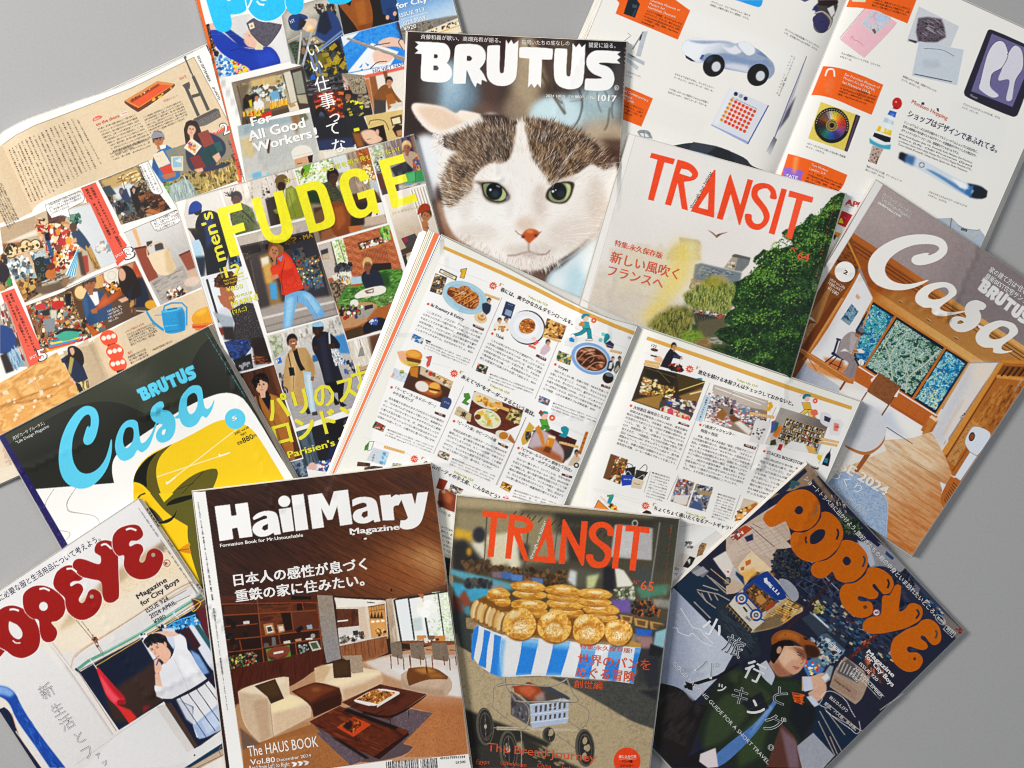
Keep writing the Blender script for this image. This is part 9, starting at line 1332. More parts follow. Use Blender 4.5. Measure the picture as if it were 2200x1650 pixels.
def art_bread():
 s=Sheet(900,1040,1480,1680,'8d7f68',25);z,Z=Zm2(950,1050,4.151);y,Y=Zm2(960,1230,3.928)
 # market behind
 s.M(Z,"33,20 674,67 -40,343 -634,0/4f4a3c;40,20 593,63 -33,27 -200,-23 -167,-14 -193,-13/8f8164 f5;43,23 190,20 20,20 -210,-10/a5977a f5;233,63 470,30 -3,34 -267,-17 -200,-30/38362e f5;37,60 296,17 0,136 -166,20 -130,-60/8f8468 f10")
 for k in range(24):s.L([(1110+k*14,1098+k*3.2),(1100+k*14,1110+k*3.2)],2.4,'2d2c26',f=1,a=.7)
 for q,c in(("380,420 700,380 720,640 450,690",'cfc5a8'),("560,420 640,400 700,700 600,720",'d8d0b8'),("850,380 1180,420 1180,640 1000,650",'8d8a78'),("680,480 780,500 760,640 690,640",'3a3a38'),("1100,340 1260,350 1240,640 1130,660",'3a382f'),("110,350 270,390 270,470 110,440",'c9a03c'),("260,480 380,470 400,700 300,700",'d5cdb8')):s.P(z(q),c,f=5)
 s.M(Z,"110,137/14x17 32343a f3;30,157 37,-7 56,63 -3,40 -90,0/2e2c2a f6;80,187/6x9 b58a2a f3");s.K(Z("60,217 73,-4 27,34 -77,16"),60,'54402c 3a2c20 6d543a',(8,16),None,1.2,.8,f=1);s.K(Z("147,230 246,17 -10,46 -176,-10"),150,'4a3420 5f452c 382818 7d5c38',(6,14),None,1.2,.8,f=.8,kind='e')
 for q,c in(("440,740 530,740 530,800 450,790",'7d6a74'),("530,740 620,745 620,810 530,800",'4a6a9c'),("610,760 720,770 720,830 620,820",'5a80b4'),("790,790 900,800 900,870 800,850",'5f78a4'),("720,800 790,800 790,840 720,840",'8a5a4a')):s.P(z(q),c,f=2)
 s.M(Z,"23,237 110,26 80,20 0,17 -73,0 -117,-47/5f9aa8 f4;27,277 116,20 -3,30 -47,13 -53,-20/4a98b4 f4;33,333 50,14 4,33 -54,-17/4f8f9c f5;50,320 17,-20 20,40 -20,13/8a4a38 f4;30,313 27,24 10,40 -34,-4/6b2f24 f6");s.K(Z("77,267 70,6 0,20 -77,-3"),40,'2a2a2c 3f3c3c 57504a',(8,16),None,1.2,.9,f=1.2,kind='e')
 s.M(Z,"147,287 40,-4 0,24 -44,0/8a8a88 f3;383,233 90,14 7,20 -33,6 -20,20 -34,-3/5a584c f5;380,240 20,7 -3,46 -24,-20/c5c9c8 f3;430,260 37,-7 -14,40 -23,7/bcbf8f f4;480,233 33,-6 0,80 -36,-7/26262c f4;513,233 27,10 27,40 -4,7 -43,3/dcd8cc f2;567,233 66,7 -13,60 -47,-20/4a4c4a f4;513,107 114,10 -4,96 -123,-10/aaa8a6 f1.6;520,110 53,3 -6,87 -54,-3/bcbab8 f5")
 s.E(Z("573,103"),7,8,'a8a49c',hole=.6,f=.8);s.M(Z,"630,100 73,-3 -16,136 -54,20/45443a f6;647,100 -34,233/w3 7d7b74 f1;260,83 -20,194/w3 4f4f4c f1;133,80 -10,173/w2.4 4f4b44 f1;347,83 -20,164/w2 54524a f1");s.K(Z("513,300 54,-7 6,37 -53,3"),50,'9aa08a 6d7a58 c5c9b4 4a543c',(5,10),None,1.2,.9,f=.6,kind='e')
 s.M(Z,"500,330 60,-3 0,43 -40,-3/6d5a94 f3;573,293 100,-10 -6,30 -74,14/4f7a66 f4");s.K(Z("563,337 70,-4 20,44 -86,3"),90,'3a2c24 7d4a28 2a221e a8602c 1c1a1a',(6,12),None,1.2,.9,kind='e');s.M(Z,"623,327 60,3 -6,27 -44,-7/8a8880 f3")
 for q in("1580,1120 1700,1140 1690,1200 1600,1180","1710,1150 1840,1175 1830,1245 1720,1220","1850,1180 1990,1205 1980,1270 1860,1255"):s.P(z(q),'b08a54',f=.6);s.P(z(q)*.6+z(q).mean(0)*.4,'6b5030',f=.6)
 # road: light and shade
 s.M(Y,"20,97 47,30 6,113 -33,-27 -23,-73/3d423f f4;20,200 57,30 80,67 143,-4 53,10 114,84 80,43 33,13 -13,110 -507,0 -20,-186/a39478");s.N(Y("20,200 137,93 196,10 227,140 -13,110 -507,0"),'9a8b70 af9f83 a59679',5,a=.8)
 s.M(Y,"287,293 46,4 187,16 80,-93 27,13 -30,210 -77,-23 -93,-57 -80,-43/4a4a46 f1.5");s.N(Y("350,310 170,7 77,-17 -10,140 -67,-23"),'434340 53534e',4,a=.8);s.M(Y,"520,207 107,-74 0,167 -87,13/3f3f3e f5;530,160 83,7 -6,66 -60,34/3a3a3c f5;530,157 50,6 -7,17 -40,-3/2f62b4 f1.5;527,177 53,3 0,33 -33,0/9a7a78 f3;587,167 33,-10 -10,56 -30,0/8fb5bc f2.4;573,200 37,13 -10,27 -33,-7/26262a f2;547,253 46,-20 4,87 -30,7/33343a f4;540,333 53,-3 -3,30/2c2c30 f4;50,383 83,34 74,26 86,37 -13,13 -67,-26 -66,40 -60,-7 -24,33 -6,-66/2e2c28 f3;60,493 87,-13 66,20 87,30 60,23 -300,0/383631 f4;213,460 40,20 80,53 50,20 -116,0 -54,-53/34322c f3")
 s.K(Y("213,467 80,20 40,60 -80,-14"),14,'8f8068 9a8b70',(8,16),25,2.5,.8,f=1);s.M(Y,"140,433 227,7 0,7 -227,-4/b5a890 f1")
 # crate and pram frame
 s.M(Y,"180,333 53,40 2,60 -55,-33/57555a f.6;233,370 110,-17 -3,70 -100,15/a9b4c8");s.K(Y("183,343 47,34 0,46 -47,-26"),16,'7a7674 403e40',(6,12),70,2);s.M(Y,"183,320 100,-3 60,33 -110,20/4a4442 f1;283,317 64,36 -4,7 -66,-33/3f4750 f1")
 for k in range(7):x=745+k*40;s.P(y("%d,%d %d,%d %d,%d %d,%d"%(x,1128-k*6,x+20,1124-k*6,x+16,1180-k*6,x-2,1184-k*6)),'5a5048');s.P(y("%d,%d %d,%d %d,%d %d,%d"%(x,1215-k*5,x+18,1212-k*5,x+14,1250-k*5,x-2,1254-k*5)),'524a44')
 for yy in(1118,1200,1268):s.L(y("705,%d 1030,%d"%(yy,yy-40)),2,'c5cedc')
 s.M(Y,"187,320 26,-3 14,-9 13,2 23,13 10,27 -20,3 -6,10 -27,-13 -30,-13/8f4628;200,323 33,-6 20,16 -20,17 -26,-13/b5623f f3;247,347 26,-14 4,30 -27,0/a89a98 f4 a.7");s.E(Y("230,313"),6,4,'8a3a28',hole=.5)
 fr='a39a8c'
 for L,w in(("490,880 500,960 560,1050 620,1090 900,1090 1100,1085 1060,1010 1010,890",3.4),("640,1090 690,1150 690,1250 650,1320 620,1310 400,1150 390,1080 400,960 480,930",2.2),("1100,1100 1190,1160 1185,1250 1150,1300 1120,1310",2.4),("1110,1320 1140,1340 1120,1500",2),("1010,900 960,930 860,960 550,940 420,960",3),("620,1320 630,1400 630,1640",2),("840,1310 1000,1420 1110,1510",2),("1020,1250 1110,1310",2),("390,1310 700,1320",1.4),("640,1520 1110,1520",1.2)):s.L(y(L),w,fr,sm=1);s.L(y(L)+(1,1),max(.8,w*.35),'4f463a',sm=1,a=.7)
 s.M(Y,"283,370 4,10 20,-3 13,-24/w1 d8d2c6 s")
 for cx,cy,rx,ry in((322,1300,19,41),(520,1500,20,43),(1165,1480,21,41),(860,1370,14,17)):s.E(*y("%d,%d"%(cx,cy))[0],rx,ry,'5a564e',rot=-4);s.E(*y("%d,%d"%(cx+6,cy))[0],rx*.8,ry*.88,'2f2d2a',rot=-4);s.E(*y("%d,%d"%(cx+6,cy))[0],rx*.66,ry*.75,'57534c',rot=-4,hole=.9);s.L(y("%d,%d %d,%d"%(cx,cy-ry*2.6,cx+8,cy+ry*2.6)),1,'7d786e');s.E(*y("%d,%d"%(cx+4,cy))[0],rx*.16,ry*.12,'a8a296')
 for cx,cy in((1165,1420),(1190,1480),(1160,1550),(880,1350)):s.E(*y("%d,%d"%(cx,cy))[0],5,8,'a39478',rot=10)
 s.K(Y("163,477 17,0 -7,43 -13,-7"),8,'b5b0a4 8a8478',(4,9),80,3);s.M(Y,"110,467 23,-20/w1 6a655a")
 # striped cloth and wooden tray
 s.M(Y,"53,128 10,-3 97,38 -2,17 -11,-7 -92,-16/8f7a5c");s.N(Y("55,130 105,35 -3,12 -100,-27"),'7d6a4e a08b6c 6b5840',4,20,5);s.M(Y,"513,190 34,10 -2,13 -35,-6/b08a4c")
 cl=Y("73,160 14,-13 60,26 20,5 120,9 80,10 180,15 -14,48 -8,53 -78,-11 -147,-10 -60,-2 -87,5 -33,-12 -52,-40");s.P(cl,'dcdcdc',sm=0);s.setclip(cl)
 for q in("215,480 270,440 265,520 240,640 225,740 200,740","315,480 370,500 340,640 330,810 265,780 300,640","400,520 460,540 440,700 460,890 365,850 390,680","640,555 775,565 750,690 710,860 580,870 615,720","905,570 1040,580 1020,680 960,870 835,870 880,700","1145,590 1260,600 1250,700 1200,900 1080,880 1120,720","1375,610 1490,620 1460,760 1430,920 1310,900 1350,740","1590,630 1650,636 1600,940 1540,935"):s.P(y(q),'2f80cc')
 for q in("450,560 500,560 480,680 470,890 430,880","640,555 775,565 765,640 630,620","905,570 1040,580 1030,650 895,640","1145,590 1260,600 1255,660 1135,650"):s.P(y(q),'6aa8dc',f=3,a=.8)
 s.M(Y,"160,177 387,36 -4,14 -383,-37/ecebe8 f4 a.35;160,287 140,-4 227,24 -4,6 -370,-16/c5c9d0 f3 a.5");s.setclip();s.M(Y,"377,200 150,17 -7,40 -147,-24/d8dfe6 f4 a.35;167,178 380,34/w1.4 c2b8a4")
 # bread
 def roll(cx,cy,rx,ry,rot=4):
  q=y("%d,%d"%(cx,cy))[0];s.E(q[0],q[1]+1.4,rx,ry,'8a5c26',rot,.6);o=[(q[0]+rx*(1+.03*math.sin(cx+4*u))*math.cos(u),q[1]+ry*(1+.08*math.sin(cy+3*u))*math.sin(u)+math.cos(u)*rx*.07)for u in np.linspace(0,6.28,24)];s.N(o,'b67c30 d19a46 e0b060 c68c3a',6,4,3,f=.6,k=1.2);s.E(q[0],q[1]+ry*.7,rx*.8,ry*.2,'9a6626',rot,1.6,.7);s.E(q[0]+rx*((cx*7%10)/20-.2),q[1]-ry*.3,rx*.45,ry*.26,'f3e2bc',rot,1.8,.9);s.K([(q[0]+rx*.8*math.cos(t),q[1]+ry*.7*math.sin(t))for t in np.linspace(0,6.28,9)],8,'b87c30 e9c884',(2,4),None,1.4,.7)
 s.M(Y,"67,87 46,-27 60,20 14,27 66,26 187,-6 60,13 13,60 -353,-27 -87,-40/7d5424 f2")
 for k in range(9):x,yy=235+k*36,310+k*17;q=y("%d,%d"%(x,yy))[0];s.E(*q,8,21,['cfa76c','a87c44','d8b47c','8d6434'][k%4],rot=14,f=.6);s.E(q[0]+2,q[1],5,19,['dcc498','cdb288','c9a468'][k%3],rot=14,f=1)
 for cx,cy,rx,ry in((700,330,39,13),(390,205,14,9),(470,240,18,12),(1010,335,38,12),(1310,375,34,10),(440,175,24,11)):roll(cx,cy,rx,ry)
 for cx,cy in((695,275),(1000,265),(1300,310)):roll(cx,cy,40,13.5)
 for cx,cy in((700,185),(985,205),(1245,245)):roll(cx,cy,37,10.5)
 for cx,cy in((685,118),(975,150),(1245,180)):roll(cx,cy,38,12)
 for cx,cy,r in((615,435,36),(910,455,37),(1195,480,35),(1448,505,30)):
  q=y("%d,%d"%(cx,cy))[0];t=np.linspace(0,6.28,22);rr=r*(1+.035*np.sin(3*t+cx)+.02*np.cos(5*t));o=[(q[0]+k*math.cos(u),q[1]+.95*k*math.sin(u))for k,u in zip(rr,t)]
  s.E(q[0]+1,q[1]+2,r,r*.97,'6d431a',f=1.2);s.N(o,'b57a2c dca64c ecc37c cf9640',9,f=.6,k=1.2);s.E(q[0]-r*.1,q[1]+r*.72,r*.6,r*.2,'b07a34',f=4,a=.7);s.E(q[0],q[1]-r*.02,r*.5,r*.42,'a9691f',f=5,a=.8);s.E(q[0]+r*.05,q[1]-r*.1,r*.12,r*.06,'7a4a18',f=1.5)
  s.N([(x*.5+(q[0]+(cx%7)-3)*.5,yy*.42+(q[1]+r*.34)*.58)for x,yy in o],'f6ead2 e8c88a cf9a48 f3e2c0',5,f=2.5,k=1.4,a=.9);s.E(q[0]-r*.35,q[1]-r*.58,r*.42,r*.16,'f0d9a8',rot=-20,f=3);s.K(o,26,'a86c24 f6e8cc c58a3a 8a561c',(2,4),None,1.4,.6)
 s.N(Y("160,110 27,0 13,17 -33,6"),'c9a468 e3cfa4',4,f=2,a=.5)
 # title
 o='df5322'
 s.P(Z("121,64 72,9 -1,17 -28,-3 -11,116 -18,-1 10,-117 -26,-3"),o);s.P(Z("200,75 40,5 20,8 12,17 -4,18 -15,10 -21,1 27,81 -16,-2 -30,-76 -9,72 -17,-2"),o,holes=[Z("216,94 21,3 10,5 5,6 -5,7 -14,2 -19,-5")]);s.P(Z("315,87 7,-1 15,136 -69,-6"),o,holes=[Z("308,147 8,55 -34,-2")])
 s.P(Z("358,92 6,-2 44,82 6,-76 19,1 -12,131 -6,2 -45,-90 -6,84 -18,-1"),o);s.P(Z("510,140 -18,-2 -2,-13 -8,-8 -12,-1 -10,7 -3,10 6,14 17,13 17,13 6,17 -3,20 -13,20 -20,6 -22,-4 -13,-15 -4,-20 19,-1 3,12 12,9 13,-2 8,-12 -1,-13 -15,-17 -20,-16 -10,-17 1,-20 14,-17 21,-5 20,5 14,14"),o,sm=1)
 s.P(Z("519,106 18,1 -15,131 -18,-1"),o);s.P(Z("546,108 71,7 -1,18 -28,-3 -14,114 -18,-2 13,-114 -25,-2"),o);s.T('through our habitat',Z("267,211 43,-114"),7,'efece4',.01);s.T('N°',Z("569,283 17,1"),8.4,'df5a34')
 s.T('65',Z("589,300 38,5"),21,'df5a34',.015);s.TV('特集世界のパン Nº65 Autumn 2024 トランジット',*Z("682,110")[0],*Z("657,313")[0],4.6,'b5583a');s.T('特集:永久保存版!',Y("373,214 147,13"),11,'d14f2a',.01);s.T('世界のパンを',Y("367,258 204,18"),24,'d4512a',.018)
 s.T('めぐる冒険',Y("363,294 164,15"),24,'d4512a',.018);s.T('創世編',Y("357,324 80,6"),17,'d4512a',.02);s.T('The Bread Journey',Y("113,502 305,31"),19,'d4552f',0,-.05);s.T('Egypt',Y("82,537 38,2"),9,'d4552f',0,.15)
 s.T('Uzbekistan',Y("150,540 73,7"),9,'d4552f',0,.15);s.T('China',Y("253,547 40,4"),9,'d4552f',0,.15);s.T('Italy',Y("323,554 30,3"),9,'d4552f',0,.15);s.M(Y,"507,530/29x29 d84a1c")
 s.T('綴じ込み付録',Y("484,522 49,-1"),6,'f1e4dc',.03);s.T('パン4種',Y("492,535 30,0"),6,'3a1c12',.02);s.T('ステッカー',Y("487,547 38,0"),6,'3a1c12',.02);s.M(Y,"484,525 49,-1/w.7 f1e4dc");s.grain(.05)
 return s

def art_tram():
 s=Sheet(1360,970,2110,1680,'26283a',27);z,Z=Zm2(1560,990,3.837);y,Y=Zm2(1390,1200,3.667)
 # sky behind the rider, street
 s.M(Y,"70,77 163,163 -26,47 -67,46 -20,47 -37,-30 -50,-23 27,-227/9aa0b0");s.R(Y("67,77 166,163 -33,60 -73,73 -94,-46"),'868c9e','b4bac6',Y("40,233")[0],Y("167,233")[0]);s.M(Y,"393,493 44,-36 56,60 -30,33 -60,0/9a9ca4;440,380 27,-13 93,90 -67,61 -56,-60/182c42;70,77 63,-50 54,43 46,50 -20,67 87,0 -47,66 -40,-40/1d3044;180,110 33,7 0,30 54,43 20,10 13,53 -33,14 -54,-54 -26,-46/2c353f f3")
 s.N(Y("187,127 46,33 60,47 -20,46 -60,-53"),'242c36 3d464e 1c242e',6,40,4,a=.8);s.M(Z,"0,200 153,-90 27,103 -47,27 -6,60 -17,20 -30,-20 -40,63 -40,4/b8a494;47,187 53,-27 57,53 30,27 -54,3 -6,24 -60,-20 -67,40 0,-40/c0aea0 f1")
 for k in range(9):s.L(z("%d,%d %d,%d"%(40+k*55,560-k*20+60,300+k*50,900-k*20)),.7,'8f7c70',a=.7);s.L(z("%d,%d %d,%d"%(20+k*30,900-k*50,420+k*20,720-k*40)),.7,'8f7c70',a=.6)
 s.M(Z,"-20,187 233,-177 20,3 20,27 -66,43 -30,0 -47,30 -77,74 -53,40/8a7866;133,80 80,-60 27,17 -7,30 -73,13/8c7664 f1;-33,233 20,-33 123,-100 10,13 10,10 -57,37 -40,27 -53,40/2a3048;110,110 17,-7 6,17 -16,7/1d2338;133,90 84,-70 6,10 -66,60/262c44")
 s.K(Z("180,63 17,-6 3,10 -17,10"),4,['3a5a5a'],(8,14));s.M(Z,"240,30 60,77 -13,6 -54,-70/7d6a58 f2");s.K(Z("287,97 33,3 13,47 -33,-7"),40,'c9b49c 3a3848 54506a',(4,12),75,5);s.M(Z,"267,107 26,20 7,20 -23,0/23233c f2;310,133 43,24 -6,43 -37,-33/3f4a3c f2")
 s.N(Z("320,160 40,-3 13,43 -53,0"),'2c3a2c 1f2a26 465a3c',5);s.M(Z,"13,200 40,-23 19,10 -42,33/a84a24");s.K(Z("13,200 24,-10 3,23 -23,4"),20,'c9b8b0 5a4a58 8a3a44',(4,8),-35,1.6);s.T('H',Z("35,208 13,-8"),7,'e6dcd2',.08)
 s.M(Z,"50,210 23,-10 2,17 -18,6/2e3050 f.6;67,180 66,57/w1.4 4a4240;72,173 28,14/w1 5a504c;33,287 37,-40 18,16 39,37 -27,7 -17,-4 -30,17 -20,-20/d9c2a0;20,317 57,-24 10,17 -37,23/dba860 f3;40,293 10,-3 0,10 -10,2/b5622c;52,277 16,-7 0,12 -13,8/b8682c;100,303 33,7 -6,20 -40,-17/c98f4a f3")
 # trees, buildings, right side darkness
 s.M(Z,"353,213 314,260 23,27 -123,50 -267,0 -113,-217 46,-56 -66,-37/23283c;367,187 286,280 -20,26 -200,-143 -80,-117/2a2f42");s.N(Z("187,327 130,-27 116,100 134,100 -100,50 -167,-83"),'1d2236 2c3348 3c445a 161a2a',10,44,2,a=.9)
 s.K(Z("127,253 60,-13 33,43 -7,37 -63,3 -27,-36"),260,'1c2230 2c3440 121722 3a4250 55523f',(4,9),None,1.5,.95,kind='e');s.K(Z("207,280 106,47 20,56 -126,-33"),120,'171c2c 2d3448 3d465c 10141f',(5,12),None,1.5,.9,kind='e')
 s.K(Z("393,273 80,54 47,93 -20,13 -70,-80"),120,'171c2a 2a3142 3a4258',(5,12),None,1.5,.9,kind='e');s.K(Z("320,160 47,7 16,46 -50,-13"),60,'1c2a22 33452f 14201c 55664a',(4,9),None,1.5,.95,kind='e');s.M(Z,"350,227 57,-14 43,34 43,46 -13,14 -50,-20 -30,6 -27,-46/8d8b90 f1;360,217 33,16 17,50 -13,10/a9adb8 f1;387,200 38,30 -8,7 -34,-27/23244a;440,247 22,20 -5,6 -20,-16/1f4a70;493,287 160,176 -10,4 -76,-74 -67,-73/3a3f52 f1;500,320 33,30 -6,20 -27,-30/6a6a74 f1;573,393 80,74 -20,23 -46,-60/77706c f2")
 s.K(Z("540,363 60,54 -7,16 -53,-50"),24,'22426a 4a6a8a 1c2030 b5aca4',(6,14),45,2.5);s.K(Z("480,300 33,20 7,33 -27,-20"),40,'1a2030 2c3442',(5,10),None,1.3,kind='e');s.K(Z("627,460 26,3 -6,14"),6,'8a2a1c 4a2a2c',(4,7))
 for L in("620,960 860,1080","640,1060 720,1020 690,1110","580,1010 760,1160","660,830 800,980 880,1110","540,1060 640,980","800,970 850,1060 870,1130","700,830 780,940","560,1040 600,1090 580,1120","1050,1200 1200,1420"):s.L(z(L),1,'6b7284',a=.8)
 for L in("820,960 930,1070","1400,1520 1470,1640","820,800 700,840"):s.L(z(L),1.6,'b9bcc4',a=.8)
 s.K(Z("200,367 133,33 100,100 67,50 -133,0 -114,-117"),120,'3f5570 6a6f80 2a3a4a 8f8a80 4a3a34 141826 b5a98a 2f6a84',(5,13),35,2);s.K(Z("227,377 46,23 -6,20 -27,-7"),12,'a89a60 7d7a50 c9bf8a 3a3a30',(6,12))
 s.M(Z,"230,413 63,50 -6,10 -54,-40/8f949c f.6;207,433 26,-13 50,43 -30,20/39424e f1;240,420 50,47/w3 c9ccd2")
 # pole
 s.M(Z,"310,307 -123,136 -27,24/w5 3f262a;417,477 -84,70/w8 4a2a2c");s.K(Z("377,490 40,-13 -80,70"),14,'a8502c 6b3a30 b5785a',(5,9),-42,2)
 # tram
 s.M(Y,"238,90 69,-57 46,27 14,43 43,30 -3,10 -134,52 -63,-67 7,-11/b9ad9c;252,80 48,-43 17,-4 43,47 7,23 -20,10 -94,-26/1d3f80;253,88 27,-25 67,50 -45,30 -42,-43/4a3a30");s.N(Y("257,88 23,-21 63,46 -40,29"),'3a2a24 8a6034 2a2220 c08a4c',7,40,1.5)
 s.M(Y,"287,100 13,-7 15,17 -15,13 -13,-10/b0804a f.8;310,127 20,-17 7,13 -24,17/9a4a24 f1;253,88 49,55/w3 1d3f80;280,63 67,52/w3 274a8c;307,52 8,-2 2,10 -9,3/d8dae0");s.T('高山',Y("308,62 35,34"),8,'e6e8ec',.06)
 s.M(Y,"347,55 23,2 23,23 5,23 -15,10 -20,-26/9a9ca4 s;367,103 46,25 -60,52 -76,15 30,-45 43,-33/b89a6c f.6");s.K(Y("363,110 47,20 -57,43 -66,14"),60,'8a6a3c e0b060 5a4a38 d8c49a c98a3c',(5,11),-40,2);s.M(Y,"287,167 66,-24 0,34 -73,16/7d6a50 f2;367,105 46,25/w2 4a4034")
 for k in range(9):s.L(y("%d,%d %d,%d"%(960+k*20,430-k*10,1050+k*20,470-k*10)),1,'6b5434')
 s.M(Y,"210,127 23,-27 70,53 7,10 -37,30/c5bfb4;213,117 64,70 -5,8 -64,-67/2a2826")
 for k in range(8):s.L(y("%d,%d %d,%d"%(640+k*24,360+k*26,625+k*24,390+k*26)),1.2,'b58a54');
 s.M(Y,"210,123 63,68/w1 a8845a")
 for cx,cy in((745,315),(860,445)):s.E(*y("%d,%d"%(cx,cy))[0],13.5,13.5,'234a84');s.E(*y("%d,%d"%(cx,cy))[0],9,9,'c9c4bc');s.E(*y("%d,%d"%(cx,cy))[0],5.6,5.6,'3a3a40');s.E(*y("%d,%d"%(cx,cy))[0],3,3,'b0b4bc',f=.6);s.E(*y("%d,%d"%(cx-28,cy+28))[0],2.6,2.6,'d86a34')
 s.M(Y,"257,113 23,27/w3 234a84;253,127 10,13/w4 1c1c20;297,158 13,5/w3 234a84");s.T('7601',Y("257,155 12,10"),5.5,'2c2c30',.02);s.M(Y,"187,20 26,-20 20,27 24,43 -44,-23/b5b3b0 f.6;173,0 34,-20 20,40 -14,33 -26,-33/d5cdc4 f.6;233,33 20,14 4,25 -24,-29/2a3a5a f.6;210,60/8x10 3a3836 r30;210,60/5x6.4 77746e r30;113,33 20,-16 30,16 -16,17/77767c f1;118,37 29,-17 13,13 -27,14/9a989c f1;167,27 66,53/w1.6 c5a878")
 s.K(Y("207,30 13,-3 -3,16 -10,0"),4,'c0403a e6dcd8',(4,7))
 for L in("395,245 560,280 650,330","400,260 470,340 540,390","430,270 460,330","480,265 510,330","530,280 560,330","440,210 560,250","470,130 620,270","500,150 640,260","370,340 500,470"):s.L(y(L),2.4,'b0a294',a=.85)
 for L in("1400,1180 1560,1390","1360,1200 1540,1530","1420,1140 1660,1340","1350,1280 1480,1550","1440,1400 1500,1540","1460,1240 1700,1360"):s.L(y(L),2,'a8988e',a=.9)
 # second and third tram, shop front
 s.M(Z,"260,477 17,-4 50,47 -7,13 -33,0 -40,-33/7d9ab4 f.8");s.T('東山駅前',Z("273,493 37,37"),8,'e3e8ee',.05);s.N(Z("253,500 60,33 -6,17 -40,0"),'2c3a4a 5a7a90 c9b4a0',7);s.M(Z,"287,453 46,47 -13,23 -60,-43/2f3a44 f2 a.6")
 s.M(Y,"407,277 26,-14 34,27 -14,17 -16,-7 -14,10/4f7ab0 f1");s.K(Y("413,267 40,10 -6,23 -27,7"),16,'c83a34 e6c83c e9e9ec 3a7ac0',(4,8));s.M(Y,"427,247 40,-14 20,20 -20,34 -34,-20/5f7a88 f1.5");s.K(Y("413,213 60,-6 40,40 -40,40"),60,'33506a 8aa0ac c9b8a8 2a2e3c',(5,11))
 s.M(Y,"493,290 27,-33 67,50 -20,60 -20,16 -67,-46/a08c7c;500,283 27,-20 40,37 -14,27 -53,-27/5a5a60 f1")
 for k in range(9):s.L(y("%d,%d %d,%d"%(1500+k*24,880+k*12,1535+k*24,800+k*16)),2,'c0b09e')
 s.M(Y,"492,305 61,42 -6,26 -67,-40/9a8170");s.T('Challenge and Change',Y("490,320 43,30"),5,'3a2c28');s.M(Y,"560,233 73,60 -13,40 -47,-33/3a3038 f3");s.K(Y("573,247 54,43 -14,37 -40,-27"),30,'7d4a34 4a3a3c b5654a 2a2630',(8,18),75,3)
 s.P(Z("402,417 15,-12 10,15 -14,13"),'d9cfcc')if 0 else None
 # rider
 s.M(Y,"143,373 70,-80 20,-6 34,13 53,0 40,10 47,10 3,30 -37,3 47,14 23,20 4,33 -30,53 -24,20 -26,-60 -54,114 -126,3 -60,-83 13,-54/252d24;213,297 40,-4 47,27 33,47 -33,26 -47,-40 -33,-26/3a4430 f6;160,410 47,-57 46,14 14,46 -60,67 -60,20/3c4830 f6;233,467 54,-54 33,20 -20,87 -60,30/39482e f6;383,367 57,23 3,30 -36,57 -34,-57/1c2128 f4;287,320 106,0 17,27 -77,6 -33,-16/2c3a2a f3;20,360 17,-33 56,13 27,40 40,7 -20,46 -40,114 -33,3 -54,-60/221e1e")
 s.N(Y("27,360 66,-13 54,46 -47,100 -60,-26"),'1d1a1b 3a3432 272222',16,-50,3,f=3,a=.8);s.M(Y,"100,337 87,-27 53,-33/w7 1c191c;100,322 20,8 0,17 -13,-4/18161a;67,547 76,-47 44,40 -20,10/1d1c20;273,443 47,-50 13,-23 7,10 -53,80 -74,73 -26,14 -20,-20 53,-47/5577a8;287,433 36,-50 7,10 -63,74/7d9cc8 f3;293,280 20,-13 20,33 4,10 -10,23 -27,-23/bcc0cc;247,380 53,-30 20,43 -33,17/23252e f2;413,357 -33,-7 7,27 20,6/b0521f")
 s.K(Y("387,353 26,5 -6,25 -24,-10"),14,'d8702c 8a3a18',(6,12),15,4);s.M(Y,"240,413 93,-53/w1 4a5440 a.6;140,513 40,-16 7,50 -27,3 -23,-17/d6cacc f1;313,547 40,-114 34,34 20,83/5a3a30;350,443 43,37 7,70 -27,0/77626a f4")
 for q,c in(("985,780 960,830 1020,925 1090,930 1150,905 1130,800 1100,700",'b08066'),("1020,720 1060,680 1140,680 1240,700 1262,790 1235,850 1195,900 1150,918 1080,860 1030,790",'c99c82')):s.P(y(q),c,f=.8,sm=0)
 s.M(Y,"343,253 24,-20 23,14 10,16 -23,4 -17,20/dcb49a f4;380,230 37,10 4,23 -11,4 -13,-20/7d5444 f3;343,273 24,27 20,5 -14,5 -30,0 -16,-30/9a6a54 f4;325,240 8,-27 17,-6 30,6 7,17 -27,0 -10,23 -7,10 -10,14 -10,-10/1a1414;347,240/5x8 c0937a r15;393,245 15,7/w1.6 2a1c18;395,252 10,4/w1.8 33211c;405,257 6,15 -8,5/w1.2 8a5a48;383,283 17,3/w1.6 94504a;385,283 17,3 -7,7 -8,-2/b5726a f.8;328,227 -3,-14 8,-16 20,-10 24,0 26,10 24,16 20,17 8,13 -3,14 -19,5 -16,-9 -7,-20 -30,-20 -27,0/8d5224;337,213 13,-20 23,-3 30,13 -3,17 -23,-12 -24,0/a8682f f3;413,227 27,0 14,16 -2,14 -19,5 -16,-9/3f2414 f1.4;363,200/1.6x1.2 4a2c14;410,205 13,5 -1,5 -9,-2/2a2a20;343,217 37,-4 33,20/w1 5f3616;407,310 26,0 27,-12 17,5 3,14 -17,16 -30,14 -26,0/d0a890 f.8;408,310 22,0 7,33 -24,7/c3cadb f.6;423,353 24,-16 23,-10 3,20 -13,23 -27,13/cda48c f.8;418,363 15,-3 20,23 -13,7/c3cadb f.8;460,310 20,-30 10,3 -10,37 -13,3/8f97a0 f.8;458,312 15,-12 7,13 -13,10/d9d9d6 f.6")
 # bubble title
 O='b66406'
 tz=lambda q:z(q)
